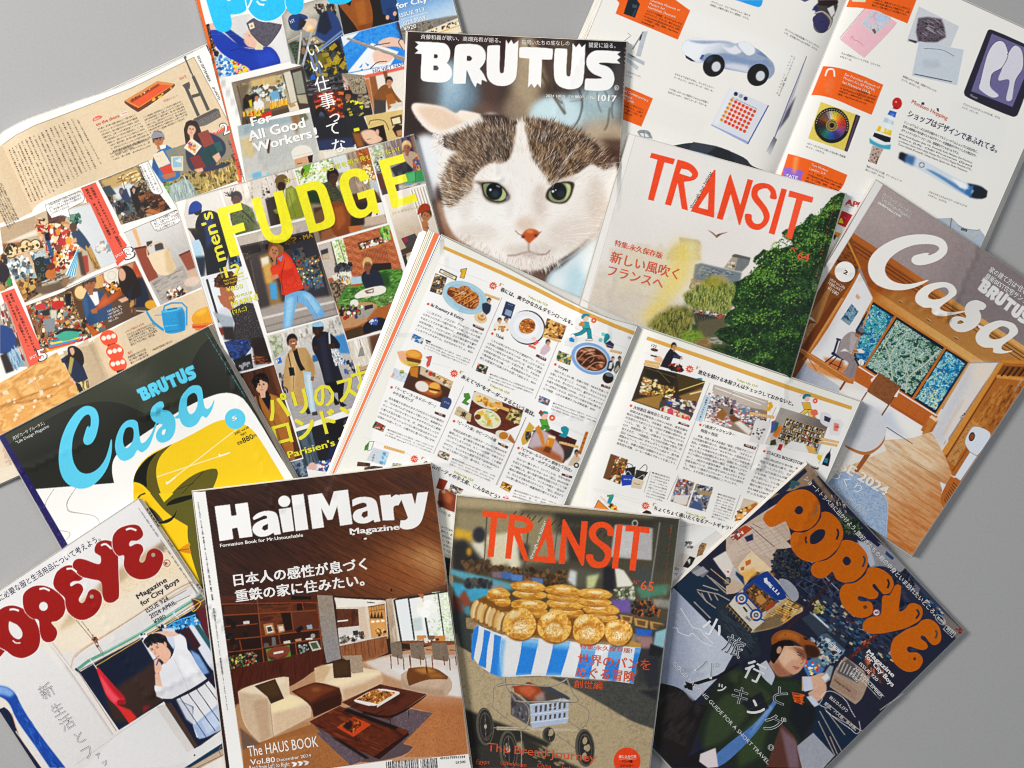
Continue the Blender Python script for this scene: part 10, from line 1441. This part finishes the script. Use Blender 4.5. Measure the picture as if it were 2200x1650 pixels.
 L=[("305,480 330,425 390,385 440,330 500,275 580,240 660,240 730,285 770,350 775,430 750,500 690,560 620,580 560,575 510,540 490,500 450,515 400,540 350,540",["565,405 590,375 620,378 635,405 620,435 590,440 570,425"]),
   ("560,590 640,590 730,540 780,470 790,425 850,425 920,480 960,560 960,640 920,720 850,790 760,830 670,830 590,790 540,720 530,640",["690,650 700,610 750,570 800,565 818,590 800,640 750,680 700,685"]),
   ("740,835 830,815 910,750 950,665 1020,655 1100,695 1160,770 1168,850 1130,930 1060,990 980,1005 910,975 875,915 820,960 760,968 710,935 700,880",["960,825 980,792 1010,795 1030,830 1010,858 980,858"])]
 L+=[("985,1015 1060,1005 1140,945 1175,880 1240,880 1310,910 1370,970 1380,1040 1350,1090 1300,1100 1260,1060 1225,1015 1205,1030 1225,1060 1255,1090 1240,1130 1190,1140 1140,1125 1095,1115 1085,1140 1120,1160 1180,1160 1210,1200 1200,1260 1150,1290 1080,1290 1010,1250 960,1190 935,1110 945,1050",[]),
    ("1290,1120 1350,1105 1395,1025 1430,1025 1442,1060 1425,1230 1470,1225 1510,1180 1560,1175 1610,1205 1620,1260 1600,1310 1550,1345 1460,1385 1300,1420 1200,1425 1140,1400 1125,1355 1150,1310 1200,1285 1275,1265",[]),
    ("1500,1385 1570,1355 1625,1310 1690,1310 1750,1360 1772,1430 1765,1490 1720,1520 1680,1500 1640,1450 1610,1440 1605,1465 1650,1500 1660,1540 1620,1560 1560,1545 1510,1530 1490,1550 1510,1580 1570,1580 1610,1610 1620,1660 1580,1720 1500,1740 1420,1700 1365,1630 1355,1550 1380,1470 1440,1420",[])]
 for q,h in L:bubble(s,z,[(q,h)],O,None)
 for q in("615,582 690,562 755,500 778,430","760,832 860,790 925,720 955,650","990,1006 1070,990 1140,930 1168,865","1300,1103 1350,1092 1378,1045","1520,1362 1590,1330 1620,1275"):s.L(z(q),1.2,'2c2a36',sm=1)
 for q,c in(("735,365 745,400 722,455",'8a6a4c'),("915,560 925,600 910,650",'23283a'),("660,625 655,655 665,680",'4a2c24'),("1130,785 1145,820 1125,875",'3a4050'),("1330,975 1342,1010 1330,1050",'1f2230'),("1570,1225 1590,1260 1565,1300",'2a2a38'),("1725,1395 1738,1425 1725,1465",'5a4a44')):s.L(z(q),4.4,c,sm=1)
 s.M(Z,"382,402/4.4x4 6b3a1c;518,544/3.4x3.4 5a3220;413,417/8x8 b0342c;413,417/6.2x6.2 d8d4d4");s.T('40',Z("408,421 11,-2"),5.4,'2c3a6a',.04)
 # lettering
 wt='dcdad8'
 s.T('ショートトラベルに出かけよう。',Z("213,51 140,146"),11.5,wt,.02);s.T('旅好きたちの鞄の中身といま訪れたいところ。',Z("354,200 217,227"),11.5,wt,.02);s.L([(Z("589,437")[0][0]+14*math.cos(t)*.7-7*math.sin(t)*.7,Z("589,437")[0][1]+14*math.cos(t)*.7+7*math.sin(t)*.7)for t in np.linspace(0,6.3,20)],1,wt)
 s.T('第2特集',Z("578,432 20,19"),6,wt,.03);s.L(Z("605,452 26,21 -10,12 -24,-22"),1,wt,closed=True);s.T('時計',Z("603,465 18,15"),11,wt,.02);s.T('Magazine',Y("576,247 69,65"),10,'e6e4e2',.05)
 s.T('for City Boys',Y("572,257 71,80"),10,'e6e4e2',.05);s.T('ISSUE 920',Y("556,278 47,45"),7.4,'e3e0de',.015);s.T('2023 DECEMBER',Y("542,289 73,77"),7.4,'e3e0de',.015);s.T('¥950',Y("530,302 21,23"),7.4,'e3e0de',.015)
 s.L(Y("557,293 66,69"),.8,wt);s.L(Y("543,298 70,72"),.8,wt);s.TV('GOOD PACKING GUIDE FOR A SHORT TRAVEL.',0,0,0,0,.01,wt)if 0 else s.T('GOOD PACKING GUIDE FOR A SHORT TRAVEL.',Y("67,277 251,265"),8.6,'d9d8d6',.004)
 for ch,x,yy,h in(('小',520,540,44),('旅',685,690,46),('行',850,890,46),('と',1050,1080,42),('パ',470,860,48),('ッ',590,1010,26),('キ',735,1080,42),('ン',860,1180,42),('グ',1000,1300,46),('。',1035,1470,40)):
  q=y("%d,%d"%(x,yy))[0];s.TV(ch,*q,*q,h,'e3e3e2',.028,26);s.TV(ch,*q,*q,h,{'小':'5f6778','旅':'4a5260','パ':'8d94a4'}.get(ch,'343a3c'),.004,26)
 s.T('松本、函館、伊豆諸島。',Y("76,149 67,69"),7.5,'c9cdd4',0);s.T('岡山、',Y("72,168 21,17"),7.5,'c9cdd4',0)
 for q in("265,390 320,480 360,540 420,560 450,600 520,670","200,545 240,550 250,580 330,610 360,590 440,660 520,690","1380,1080 1410,1050 1470,1050 1560,1110 1610,1200 1640,1250","1410,1200 1500,1270 1600,1340 1650,1380 1680,1350 1670,1280","1370,1080 1380,1110 1360,1150 1420,1180"):s.L(y(q),1.3,'dcdcdb',sm=1)
 s.T('秋はのんびり',Y("477,367 46,38"),8.5,wt,.01);s.T('船旅、バス旅、歩き旅。',Y("464,383 83,70"),8.5,wt,.01);s.TV('2023年12月1日発行 第48巻第12号 毎月1回9日発行 昭和52年4月27日',*Y("673,355")[0],*Y("613,397")[0],4,'b5b0ac');s.grain(.03)
 return s

# ------------------------------------------------------------------ the table
def table_mat():
 def f(nt,b):
  tc=nt.nodes.new("ShaderNodeTexCoord")
  n=nt.nodes.new("ShaderNodeTexNoise");n.inputs["Scale"].default_value=420;n.inputs["Detail"].default_value=4
  n2=nt.nodes.new("ShaderNodeTexNoise");n2.inputs["Scale"].default_value=3.2;n2.inputs["Detail"].default_value=3
  for q in(n,n2):nt.links.new(tc.outputs["Object"],q.inputs["Vector"])
  r=nt.nodes.new("ShaderNodeValToRGB");r.color_ramp.elements[0].position=0.3;r.color_ramp.elements[1].position=0.7
  r.color_ramp.elements[0].color=(0.358,0.356,0.356,1);r.color_ramp.elements[1].color=(0.386,0.383,0.382,1)
  nt.links.new(n.outputs["Fac"],r.inputs["Fac"])
  mx=nt.nodes.new("ShaderNodeMix");mx.data_type='RGBA';mx.blend_type='MULTIPLY';mx.inputs[0].default_value=0.06
  nt.links.new(r.outputs["Color"],mx.inputs[6]);nt.links.new(n2.outputs["Fac"],mx.inputs[7]);nt.links.new(mx.outputs[2],b.inputs["Base Color"])
  bp=nt.nodes.new("ShaderNodeBump");bp.inputs["Strength"].default_value=0.05;bp.inputs["Distance"].default_value=0.001
  nt.links.new(n.outputs["Fac"],bp.inputs["Height"]);nt.links.new(bp.outputs["Normal"],b.inputs["Normal"])
 return node_mat("grey_table_surface",0.7,f,0.25)

tb=make_mesh("table",np.array([(-3,-3,0),(3,-3,0),(3,3,0),(-3,3,0),(-3,-3,-.03),(3,-3,-.03),(3,3,-.03),(-3,3,-.03)],float),
      [np.array([(0,1,2,3),(7,6,5,4),(0,4,5,1),(1,5,6,2),(2,6,7,3),(3,7,4,0)])],table_mat(),None,False)
tb['kind']='structure';tb['label']='plain light grey table surface under the magazines';tb['category']='table'

# ------------------------------------------------------------------ open magazines
def open_magazine(name,label,sheet,lq,rq,prof,tops=(None,None),flares=((0,0,0,0),(0,0,0,0)),mat=None,tex=0.02):
 """two facing pages on their stacks of leaves; prof(d) = height of the paper at signed distance d from the fold"""
 global PILE
 sheet.finish(tex)
 g0=np.array(lq[1],float);g1=np.array(lq[2],float);gd=(g1-g0)/np.hypot(*(g1-g0));gn=np.array([gd[1],-gd[0]])
 if gn[0]<0:gn=-gn
 dist=lambda x,y:(x-g0[0])*gn[0]+(y-g0[1])*gn[1]
 outline=[lq[0],lq[1],rq[1],rq[2],rq[3],lq[3]]
 base=drape(outline)
 m=poly_mask(outline,0)
 PILE=np.where(m,np.maximum(PILE,base+prof(dist(GPX,GPY))),PILE)
 zb=lambda x,y:field(base,x,y)+0.0002
 zt=lambda x,y:field(base,x,y)+prof(dist(np.asarray(x,float),np.asarray(y,float)))
 root=thing(name,label,"magazine",lq[0],GROUP)
 for side,q,top,fl in(("left",lq,tops[0],flares[0]),("right",rq,tops[1],flares[1])):
  sub=Sheet.__new__(Sheet);sub.__dict__.update(sheet.__dict__)
  sub.text=[t for t in sheet.text if(dist((t[2][0]+t[3][0])/2,(t[2][1]+t[3][1])/2)<0)==(side=="left")]
  p,nu,nv=grid_uv(q,top)
  eps=(lambda d:np.minimum(d,-0.5))if side=="left" else(lambda d:np.maximum(d,0.5))
  zs=lambda x,y,e=eps:field(base,x,y)+prof(e(dist(x,y)))
  sheet_mesh(side+"_page",sub,p,zs,mat or M_MATT,root,nu,nv,0.0003)
  # the outline of the block follows the drawn top edge
  ol=list(q)
  if top is not None:ol=[tuple(v)for v in smooth_pts(np.array(top,float),6,False)]+[q[2],q[3]];fl=tuple([fl[0]]*(len(ol)-3))+tuple(fl[1:])
  block(side+"_page_block",ol,fl,lambda x,y,e=eps:zs(x,y)-0.0002,zb,M_EDGE,root,6)
 c=np.array(outline,float);ce=c.mean(0);big=[tuple(ce+(v-ce)*(1+2.0/np.hypot(*(v-ce))))for v in c]
 block("outer_cover",big,(2,)*6,lambda x,y:field(base,x,y)+0.0012,lambda x,y:field(base,x,y)+0.0001,flat(name+"_outer_cover_card",'d8d5cf'),root,1)
 return root,zt,base,dist,zs

def spine_strip(root,quad,zf,cols,texts=()):
 """printed spine along a side of a magazine"""
 q=np.array(quad,float);x0,y0=q.min(0)-6;x1,y1=q.max(0)+6
 s=Sheet(x0,y0,x1,y1,cols[0],3)
 for t in texts:s.text.append(t)
 p,nu,nv=grid_uv(quad,None,2.2)
 return sheet_mesh("spine",s,p,zf,M_GLOSS,root,nu,nv,0.0002)

EX=np.exp
# 1 open shopping pages, lower left of the pile
def prof_shop(d):
 a=np.abs(d)
 return np.where(d<0,0.0012+0.0035*(1-EX(-a/30)),0.0012+0.0062*(1-EX(-a/14))+0.0062*EX(-((a-62)/75)**2)*(1-EX(-a/14)))
shop=art_shopping()
open_magazine("open_magazine","open magazine with beige shopping pages, a red tray and a blue watering can",shop,
     [(-440,505),(2,305),(283,912),(-180,1120)],[(1,303),(442,98),(735,694),(283,912)],prof_shop,
     (None,[(0,304),(1,289),(24,273),(71,251),(165,218),(284,176),(442,98)]),((1,0,2,2),(1,2,1,0)))

# 2 collage of people at work
closed_magazine("magazine","magazine with a cover collage of people at work, orange spine edge and blue bubble title",art_workers(),
    [(390,-115),(905,-253),(1078,392),(563,530)],0.006,(1,2,2,0))

# 3 open museum shop pages
def prof_mus(d):
 a=np.abs(d);return 0.0012+np.where(d<0,0.0075*(1-EX(-a/26)),0.0085*(1-EX(-a/30)))
mus=art_museum()
_,_,mbase,mdist,mzs=open_magazine("open_magazine","open magazine with museum shop goods, a silver toy car and orange boxes on white pages",mus,
     [(1418,-290),(1858,-95),(1618,491),(1168,296)],[(1858,-95),(2293,104),(2037,690),(1618,491)],prof_mus,
     (None,None),((0,0,2,16),(2,11,2,0)))

# 4 the cat
root,zt,zb=closed_magazine("magazine","magazine with a white and tabby cat close up on its cover",art_cat(),
    [(876,68),(1346,90),(1308,735),(852,718)],0.0065,(0,1,1,3.2))

# 5 the room with wide windows
closed_magazine("magazine","magazine with a timber room, wide windows and a seated reader on its cover",art_house(),
    [(1882,387),(2308,666),(1959,1193),(1560,925)],0.008,(0,1.2,1.2,3))

# 6 palace and chestnut tree
closed_magazine("magazine","matt magazine with a big green tree and misty palace under red title letters",art_france(),
    [(1351,288),(1816,416),(1640,1010),(1177,883)],0.008,(0,1.2,1,0.8),M_MATT)

# 7 street photographs with yellow lettering
closed_magazine("magazine","magazine with a grid of street photographs under large yellow title letters",art_fudge(),
    [(377,434),(887,290),(1065,968),(590,1102)],0.0055,(0.5,1.4,1,0.8))

# 8 open bakery and bookshop pages
def prof_cof(d):
 a=np.abs(d)
 return np.where(d<0,0.0088-0.0012*EX(-a/10)+0.0010*EX(-((a-60)/60)**2),0.0012+0.0075*(1-EX(-(a/34)**1.5)))
root,zt,cb,cdist,czs=open_magazine("open_magazine","open magazine with bakery and bookshop stories, small food photos and golden rules",art_coffee(),
     [(950,507),(1369,701),(1114,1322),(675,1118)],[(1369,701),(1848,863),(1583,1474),(1114,1322)],prof_cof,
     ([(950,507),(1087,575),(1224,648),(1300,681),(1345,694),(1369,701)],None),((1,0,1,1),(1,2.5,1,0)))
# its leaves slipping out in coloured edges along the left side
def fan():
 co,cl,fs=[],[],[]
 bands=[(0,.03,'efede6'),(.03,.07,'3a6a9a'),(.07,.13,'efece6'),(.13,.36,'dd6c42'),(.36,.42,'efe8dc'),(.42,.46,'9ab0a0'),(.46,.50,'e9e6da'),(.50,.53,'6d8c8a'),(.53,.58,'eee6cf'),(.58,.61,'c9b06a'),(.61,.66,'eeece6'),(.66,.69,'a8563a'),(.69,1.0,'f0eeea')]
 n=40;v=np.linspace(0,1,n);e0=np.array((950,507.));e1=np.array((675,1118.));L0=e0+(e1-e0)*v[:,None]
 wd=np.array((-.905,-.41));w=37*(1-v)**1.1+13
 k=0
 for a,b,c in bands:
  st=6 if a>=.69 else 0
  for t in(a,b):
   p=L0+wd*(w*t)[:,None]+(np.array((-2.0,5.5))*(1 if a>=.69 else 0)if True else 0)
   z=field(cb,L0[:,0],L0[:,1])+prof_cof(cdist(L0[:,0],L0[:,1]))-0.0004-0.0068*t
   co.append(unproject(p[:,0],p[:,1],z));cl.append(np.tile(lin(hexc(c)),(n,1)))
  i=np.arange(n-1)+k;fs.append(np.stack([i,i+n,i+n+1,i+1],-1)[:,::-1]);k+=2*n
 return make_mesh("page_edges",np.concatenate(co),fs,M_MATT,np.concatenate(cl),False,root)
fan()

# 9 dark green cover with the yellow profile
closed_magazine("magazine","dark green magazine with a light blue script title and a yellow face profile",art_dark(),
    [(-3,938),(447,702),(765,1268),(316,1504)],0.0075,(0.5,10,1,0.8),None,edge_paper("worn_page_edges",'8d857a','d8d2c6'),tex=0.008)

# 10 young man at a window
root,zt,zb=closed_magazine("magazine","pale magazine with a dark red bubble title and a young man at a window",art_window(),
    [(-118,1347),(297,1072),(667,1632),(240,1900)],0.0075,(0.5,0.4,1,0.5))
a0,b0=np.array((297,1072.)),np.array((667,1632.));pr=np.array((.832,-.55));
sq=[tuple(a0),tuple(a0+pr*10.5+(0,5)),tuple(b0+pr*10.5),tuple(b0)]
def zspine(x,y):
 d=np.clip((np.asarray(x)-a0[0])*pr[0]+(np.asarray(y)-a0[1])*pr[1],0,11)
 return zt(np.asarray(x)-d*pr[0],np.asarray(y)-d*pr[1])-0.0003-0.0062*d/10.5
rt=57
mid=lambda t:tuple(a0+(b0-a0)*t+pr*5.2)
spine_strip(root,sq,zspine,['dcd8d2'],[('v','POPEYE',mid(.045),mid(.105),8,'1f1c1c',.06,None,1),('v','924',mid(.165),mid(.185),7,'2a2626',.02,None,1),('v','Magazine for City Boys',mid(.21),mid(.30),3.4,'4a4646',.0,None,1),('v','新生活とファッション',mid(.335),mid(.44),6,'2a2626',.02,None,1)])

# 11 street with a tram and a man in a brown cap
closed_magazine("magazine","dark magazine with an orange bubble title, a tram and a man in a brown cap",art_tram(),
    [(1735,997),(2071,1355),(1601,1818),(1248,1442)],0.0065,(0.6,0.8,1,7))

# 12 bread stall
closed_magazine("magazine","matt magazine with piled round loaves on a striped cart under orange title letters",art_bread(),
    [(982,1065),(1459,1115),(1385,1725),(924,1706)],0.0085,(2.6,1.4,1,1),M_MATT)

# 13 living room
closed_magazine("magazine","magazine with a brown living room, cream sofas and a white title on its cover",art_lounge(),
    [(414,1057),(925,996),(1018,1690),(498,1752)],0.0085,(1.8,2,1,0.8))

# every magazine's own origin sits at its foot
for o in list(COL.objects):
 if o.type=='EMPTY':
  pts_=[np.array(v)for c in o.children for v in c.bound_box]
  P=np.array(pts_);o.location=Vector(((P[:,0].min()+P[:,0].max())/2,(P[:,1].min()+P[:,1].max())/2,P[:,2].min()))
  bpy.context.view_layer.update()
  for c in o.children:c.matrix_parent_inverse=o.matrix_world.inverted()
bpy.context.view_layer.update()
